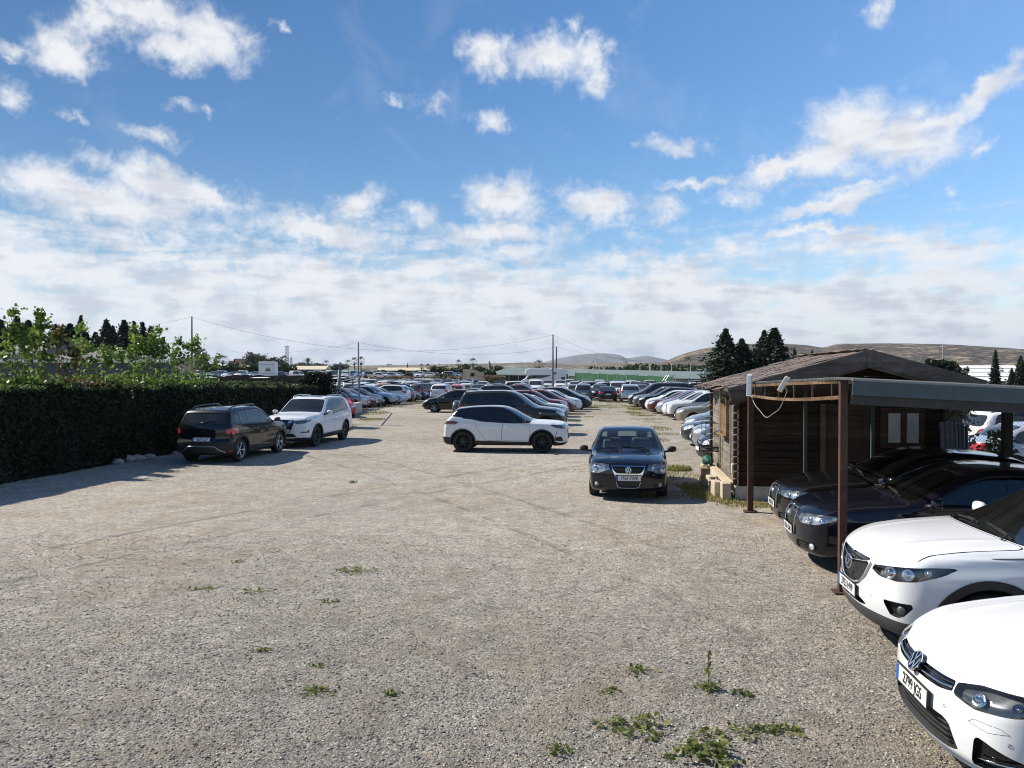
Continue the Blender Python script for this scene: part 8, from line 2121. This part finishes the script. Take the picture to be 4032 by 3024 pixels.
rows(RA, [
 ('c', 1318, 50.5, 'hatch', 1, RED, -60, 'red small car half hidden behind the lamp post'),
 ('c', 1288, 57.5, 'van', 1, WHITE2, 80, 'white van under the shade canopy by the hedge end'),
 ('c', 1745, 80.5, 'suv', 0, WHITE, 84, 'white suv tail to the camera, behind the black side-on hatchback'),
 ('c', 1673, 82.5, 'suv', 0, DKGREY, 60, 'dark dusty suv turned away, beside the white tail-on suv'),
 ('c', 1712, 91.0, 'mpv', 0, SILVER, 84, 'silver people carrier between the two turned-away suvs'),
 ('c', 1630, 86.5, 'van', 1, WHITE, 80, 'small white van behind the end of the left row'),
 ('c', 1805, 88.5, 'hatch', 0, RED, 84, 'bright red hatchback right of the white tail-on suv'),
 ('c', 1840, 94, 'hatch', 1, WHITE2, 84, 'cream white hatchback right of the bright red one'),
 ('c', 1884, 92.5, 'sedan', 0, SILVER, 262, 'silver saloon facing the camera left of the dark red one'),
 ('c', 1945, 98, 'sedan', 0, DKRED, 172, 'long dark red car side-on before the ruined hut'),
 ('c', 1375, 97, 'hatch', 0, WHITE, 82, 'white hatchback above the silver suv that heads the left row'),
 ('c', 1392, 90, 'hatch', 1, DKGREY, 82, 'dark dusty hatchback behind the head of the left row'),
 ('c', 1392, 104, 'suv', 0, GREY, 82, 'grey suv left of the gate post, high in the left yard'),
 ('c', 1436, 94, 'mpv', 0, WHITE2, 82, 'white people carrier right of the gate post'),
 ('c', 1469, 90, 'hatch', 0, WHITE, 82, 'white hatchback below the white pickup'),
 ('c', 1463, 118, 'pickup', 0, WHITE2, 262, 'white pickup facing the camera below the light grey suv on the bank'),
 ('c', 1528, 114, 'suv', 0, WHITE, 76, 'white suv right of the white pickup'),
 ('c', 1540, 106, 'hatch', 0, WHITE2, 70, 'white hatchback with a long roofline below the bank'),
 ('c', 1518, 97, 'hatch', 1, paint('salmon', (.45, .20, .13), dust=.4), 80, 'faded orange hatchback in the left yard'),
 ('c', 1562, 100, 'mpv', 1, DKGREY, 10, 'dark people carrier seen from its side in the left yard'),
 ('c', 1590, 113, 'suv', 0, WHITE2, 82, 'white boxy suv under the bank, right of the dark people carrier'),
 ('c', 1588, 93.5, 'hatch', 0, WHITE, 82, 'white hatchback left of the small white van'),
 ('c', 1648, 108, 'mpv', 0, NAVY, 12, 'dark blue people carrier side-on under the bank'),
 ('c', 1642, 98, 'hatch', 0, SILVER, 82, 'silver hatchback below the dark blue people carrier'),
 ('c', 1711, 112, 'hatch', 0, SILVER, 262, 'silver hatchback facing the camera under the olive bush'),
 ('c', 1770, 106, 'hatch', 0, WHITE, 262, 'white hatchback facing the camera below the olive bush'),
 ('c', 1803, 112, 'hatch', 1, GREY, 262, 'grey hatchback facing the camera left of the ruined hut'),
 ('c', 1830, 107, 'suv', 0, WHITE, 262, 'white suv facing the camera under the ruined hut'),
 ('c', 1848, 66.0, 'sedan', 1, BLACK, 172, 'black saloon whose roof shows above the black side-on hatchback'),
 ('c', 1985, 71.5, 'suv', 1, BLACK, -8, 'black estate-like suv with silver roof rails behind the offroader'),
 ('c', 2030, 97, 'hatch', 0, SILVER, 172, 'pale silver hatchback right of the dark red side-on car'),
 ('c', 2065, 86, 'hatch', 0, DKRED, -8, 'maroon hatchback before the motorhome'),
 ('c', 2050, 105, 'mpv', 0, WHITE, -8, 'white people carrier with dark glass before the motorhome'),
 ('c', 2110, 103, 'van', 1, WHITE, 262, 'small white van facing the camera before the motorhome'),
 ('c', 2080, 112, 'hatch', 0, BLUE, -8, 'blue hatchback just before the motorhome cab'),
 ('c', 2107, 122, 'van', 1, WHITE, 262, 'white van below the motorhome, left of its two white neighbours'),
 ('c', 2155, 122, 'suv', 0, WHITE2, 262, 'white suv below the motorhome, between two white neighbours'),
 ('c', 2208, 122, 'suv', 1, WHITE, 262, 'broad white suv below the rear of the motorhome'),
 ('c', 2243, 130, 'suv', 0, WHITE, 262, 'white suv at the left end of the green netting'),
 ('c', 1368, 112, 'hatch', 1, WHITE, 82, 'white hatchback farthest back by the gate rail'),
 ('c', 1428, 124, 'sedan', 0, DKRED, 82, 'maroon saloon behind the gate post'),
 ('c', 1560, 128, 'hatch', 0, SILVER, 82, 'silver hatchback right under the dry bank'),
 ('c', 1622, 126, 'hatch', 0, WHITE, 262, 'white hatchback close under the dry bank bush'),
 ('c', 1680, 124, 'suv', 0, SILVER, 262, 'silver suv close under the dry bank'),
 ('c', 1790, 126, 'sedan', 0, SILVER, 262, 'silver saloon under the olive bush on the bank'),
 ('c', 1900, 120, 'hatch', 0, WHITE, 262, 'white hatchback right below the dry scrub by the hut')], '%s in the left part of the far yard', .95)
RB = 'cars on the right side of the far yard'
rows(RB, [
 ('c', 2262, 89, 'hatch', 0, GREY, 84, 'grey hatchback tail to the camera, left of the dusty people carrier'),
 ('c', 2297, 81, 'mpv', 0, GREY, 84, 'dusty grey people carrier tail to the camera past the middle row'),
 ('c', 2363, 85, 'hatch', 1, DKGREY, 262, 'dark grey hatchback facing the camera behind the black saloon'),
 ('c', 2391, 77.5, 'sedan', 0, BLACK, 84, 'black saloon tail to the camera at the end of the lane'),
 ('c', 2434, 84.5, 'van', 1, WHITE, 262, 'white van facing the camera between the black saloon and the silver suv'),
 ('c', 2478, 75.5, 'suv', 1, SILVER, 84, 'old silver suv tail to the camera at the end of the lane'),
 ('c', 2522, 87, 'hatch', 0, GREY, 262, 'grey hatchback behind the old silver suv'),
 ('n', 2227, 101, 'suv', 0, WHITE, 172, 'white suv nose left at the left end of the far right group'),
 ('n', 2240, 97, 'mpv', 0, GREY, 172, 'grey people carrier nose left before the green netting'),
 ('n', 2256, 105, 'hatch', 0, SILVER, 172, 'silver hatchback nose left before the green netting'),
 ('n', 2285, 94, 'suv', 1, WHITE, 172, 'white suv with rails nose left before the green netting'),
 ('n', 2296, 90, 'suv', 1, DKGREY, 172, 'dark suv with long roof bars nose left above the dusty people carrier'),
 ('c', 2347, 112, 'hatch', 1, BLUE, 172, 'blue hatchback before the middle of the green netting'),
 ('c', 2385, 113, 'hatch', 1, RED, 20, 'tall bright red hatchback before the green netting'),
 ('c', 2407, 106, 'hatch', 0, paint('rose_silver', (.50, .42, .41), metal=.6, dust=.3), 20, 'pinkish silver hatchback right of the tall red one'),
 ('c', 2405, 100, 'hatch', 0, RED, 30, 'red hatchback mostly hidden before the pinkish silver one'),
 ('c', 2428, 97, 'mpv', 0, NAVY, 15, 'dark blue people carrier above the black saloon'),
 ('c', 2460, 118, 'hatch', 0, WHITE2, 172, 'cream hatchback below the right part of the green netting'),
 ('c', 2500, 109, 'hatch', 1, WHITE, 262, 'white hatchback facing the camera above the old silver suv'),
 ('c', 2535, 108, 'hatch', 0, DKRED, 262, 'maroon hatchback facing the camera above the dark grey van'),
 ('c', 2573, 123, 'hatch', 1, WHITE, 165, 'small white hatchback left of the bare pipe frame'),
 ('n', 2548, 97, 'suv', 1, SILVER, 172, 'long silver suv nose left below the bare pipe frame'),
 ('n', 2640, 91, 'suv', 0, WHITE, 172, 'white estate with roof rails left of the floodlight'),
 ('c', 2712, 122, 'mpv', 0, WHITE, 172, 'white people carrier far back before the greenhouse end'),
 ('c', 2645, 128, 'hatch', 0, WHITE2, 172, 'cream hatchback far back right of the pipe frame'),
 ('c', 2735, 100, 'pickup', 0, GREY, 172, 'grey pickup just left of the shed roof'),
 ('c', 2310, 124, 'hatch', 0, WHITE2, 262, 'white hatchback close before the left end of the green netting'),
 ('c', 2360, 126, 'suv', 0, SILVER, 262, 'silver suv close before the green netting'),
 ('c', 2430, 128, 'hatch', 0, WHITE, 262, 'white hatchback close before the right half of the green netting')], '%s in the right part of the far yard', .96)
RR = 'cars behind the chain-link fence on the right'
rows(RR, [
 ('t', 3775, 20.4, 'sedan', 0, paint('pearl_silver', (.62, .65, .70), metal=.4, dust=.2), -6, 'silver saloon with a red tail lamp behind the chain-link fence'),
 ('t', 3800, 23.4, 'suv', 0, WHITE, -6, 'white estate with a roof rail behind the silver saloon on the right'),
 ('n', 3745, 28.0, 'sedan', 1, SILVER, 174, 'silver car with a big windscreen, left of two nose-left cars on the right'),
 ('n', 3865, 26.2, 'sedan', 0, GREY, 174, 'grey car with a big windscreen, right of two nose-left cars on the right'),
 ('n', 3960, 30.0, 'hatch', 0, WHITE, 174, 'white hatchback at the right edge behind the carport rail')], '%s behind the fence')
UP = 'cars on the raised yard at the far left'
rows(UP, [
 ('c', 1464, 186, 'suv', 0, SILVER, -4, 'light grey suv side-on at the edge of the bank'),
 ('c', 1508, 196, 'suv', 1, DKGREY, -10, 'dark suv on the bank right of the light grey one'),
 ('c', 1503, 184, 'hatch', 0, WHITE, -14, 'white hatchback on the bank before the dark suv'),
 ('c', 1530, 190, 'hatch', 0, GREY, -14, 'dark grey hatchback right of the white one on the bank'),
 ('c', 1550, 186, 'hatch', 1, WHITE, -14, 'white hatchback sloping away on the bank above the dry scrub'),
 ('c', 1575, 192, 'sedan', 0, SILVER, -14, 'silver saloon last of the side-on cars on the bank'),
 ('c', 1618, 184, 'hatch', 0, SILVER, 262, 'pale hatchback facing the camera, left of the group on the bank'),
 ('c', 1636, 192, 'hatch', 0, DKGREY, 262, 'dark hatchback second of the group facing the camera on the bank'),
 ('c', 1654, 184, 'suv', 0, WHITE, 262, 'white suv in the middle of the group facing the camera on the bank'),
 ('c', 1675, 193, 'hatch', 0, GREEN, 262, 'dark green hatchback behind the white suv on the bank'),
 ('c', 1692, 184, 'hatch', 0, paint('pale_lemon', (.62, .60, .42), dust=.3), 262, 'pale yellowish hatchback facing the camera on the bank'),
 ('c', 1712, 190, 'hatch', 1, SILVER, 262, 'silver hatchback right end of the group facing the camera on the bank'),
 ('c', 1778, 176, 'suv', 1, SILVER, -10, 'grey suv side-on between the olive bush and the hut'),
 ('c', 1808, 186, 'hatch', 0, BLACK, -10, 'black hatchback close left of the ruined hut'),
 ('c', 1110, 178, 'suv', 0, BLACK, -20, 'black suv right beside the caravan'),
 ('c', 1135, 186, 'hatch', 0, DKGREY, -20, 'dark hatchback right of the black suv by the caravan'),
 ('c', 1178, 176, 'van', 1, WHITE, -20, 'white van on the raised yard right of the caravan'),
 ('c', 1175, 168, 'sedan', 0, BLACK, -10, 'black saloon in front of the white van on the raised yard')] , '%s on the raised yard')
# two long lines on the skyline of the raised yard, seen as roofs over the canopies
cols = [(WHITE, 'white'), (WHITE2, 'chalky white'), (SILVER, 'silver'), (LTBLUE, 'pale blue'), (WHITE, 'white'), (GREY, 'grey')]
xs = [785, 812, 838, 866, 894, 922, 950, 978, 1004]
far = []
for i, px in enumerate(xs): far.append(('c', px, 196 + 3 * (i % 2), ('van', 'hatch', 'suv')[i % 3], 0 if i % 3 != 1 else 1, cols[i % 6][0], 262, '%s roof, %s from the left in the line of cars left of the caravan' % (cols[i % 6][1], ordn[i])))
xs = [1222, 1246, 1270, 1294, 1318, 1342, 1366, 1392, 1415]
for i, px in enumerate(xs): far.append(('c', px, 196 + 3 * (i % 2), ('suv', 'van', 'hatch')[i % 3], 0 if i % 3 != 2 else 1, cols[(i + 1) % 6][0], 262 if i < 3 or i > 5 else -25, '%s roof, %s from the left in the line of cars right of the caravan' % (cols[(i + 1) % 6][1], ordn[i])))
rows('lines of cars on the raised yard', far, '%s')
def line(group, px0, step, n, d, fmt, head):
    it = []
    for i in range(n):
        pm, w = cols[(i * 5 + n) % 6] if i % 5 != 3 else ((DKGREY, 'dark grey'), (DKRED, 'maroon'))[i % 2]
        st_ = ('hatch', 'suv', 'mpv', 'hatch', 'sedan')[(i * 3) % 5]; it.append(('c', px0 + step * i + random.uniform(-4, 4), d + random.uniform(-2, 2), st_, i % 2, pm, head, fmt % (w, dict(hatch='hatchback', suv='suv', mpv='people carrier', sedan='saloon')[st_], ordn[i])))
    rows(group, it, '%s')
line('farthest line of cars before the green netting', 2262, 25, 16, 114, '%s %s, %s from the left in the farthest line before the green netting', 262)
line('farthest line of cars under the dry bank', 1420, 25, 19, 136, '%s %s, %s from the left in the farthest line under the dry bank', 262)
# bottoms of the prototypes are not part of the place
def drop(o):
    for ch in list(o.children): drop(ch)
    bpy.data.objects.remove(o)
for r_ in PR.values(): drop(r_)
for o in bpy.data.objects:
    for k_ in ('_L', '_used'):
        if k_ in o: del o[k_]
# ------------------------------------------------------------------ the air between the camera and the hills
m = bpy.data.materials.new('air'); m.use_nodes = True; nt = NT(m.node_tree); nt.n.remove(nt.n['Principled BSDF'])
vol = nt.node('ShaderNodeVolumePrincipled', {'Color': (.62, .74, .92, 1), 'Density': 6e-5, 'Anisotropy': .2}); nt.l.new(vol.outputs[0], nt.n['Material Output'].inputs['Volume'])
x, y0_, y1_, zb_, zt_ = 9500, -450, 12500, -1.0, 330
hz = mesh_obj('haze', [(a, b, c) for c in (zb_, zt_) for (a, b) in ((-x, y0_), (x, y0_), (x, y1_), (-x, y1_))], [(3, 2, 1, 0), (4, 5, 6, 7), (0, 1, 5, 4), (1, 2, 6, 5), (2, 3, 7, 6), (3, 0, 4, 7)], m); hz['kind'] = 'stuff'
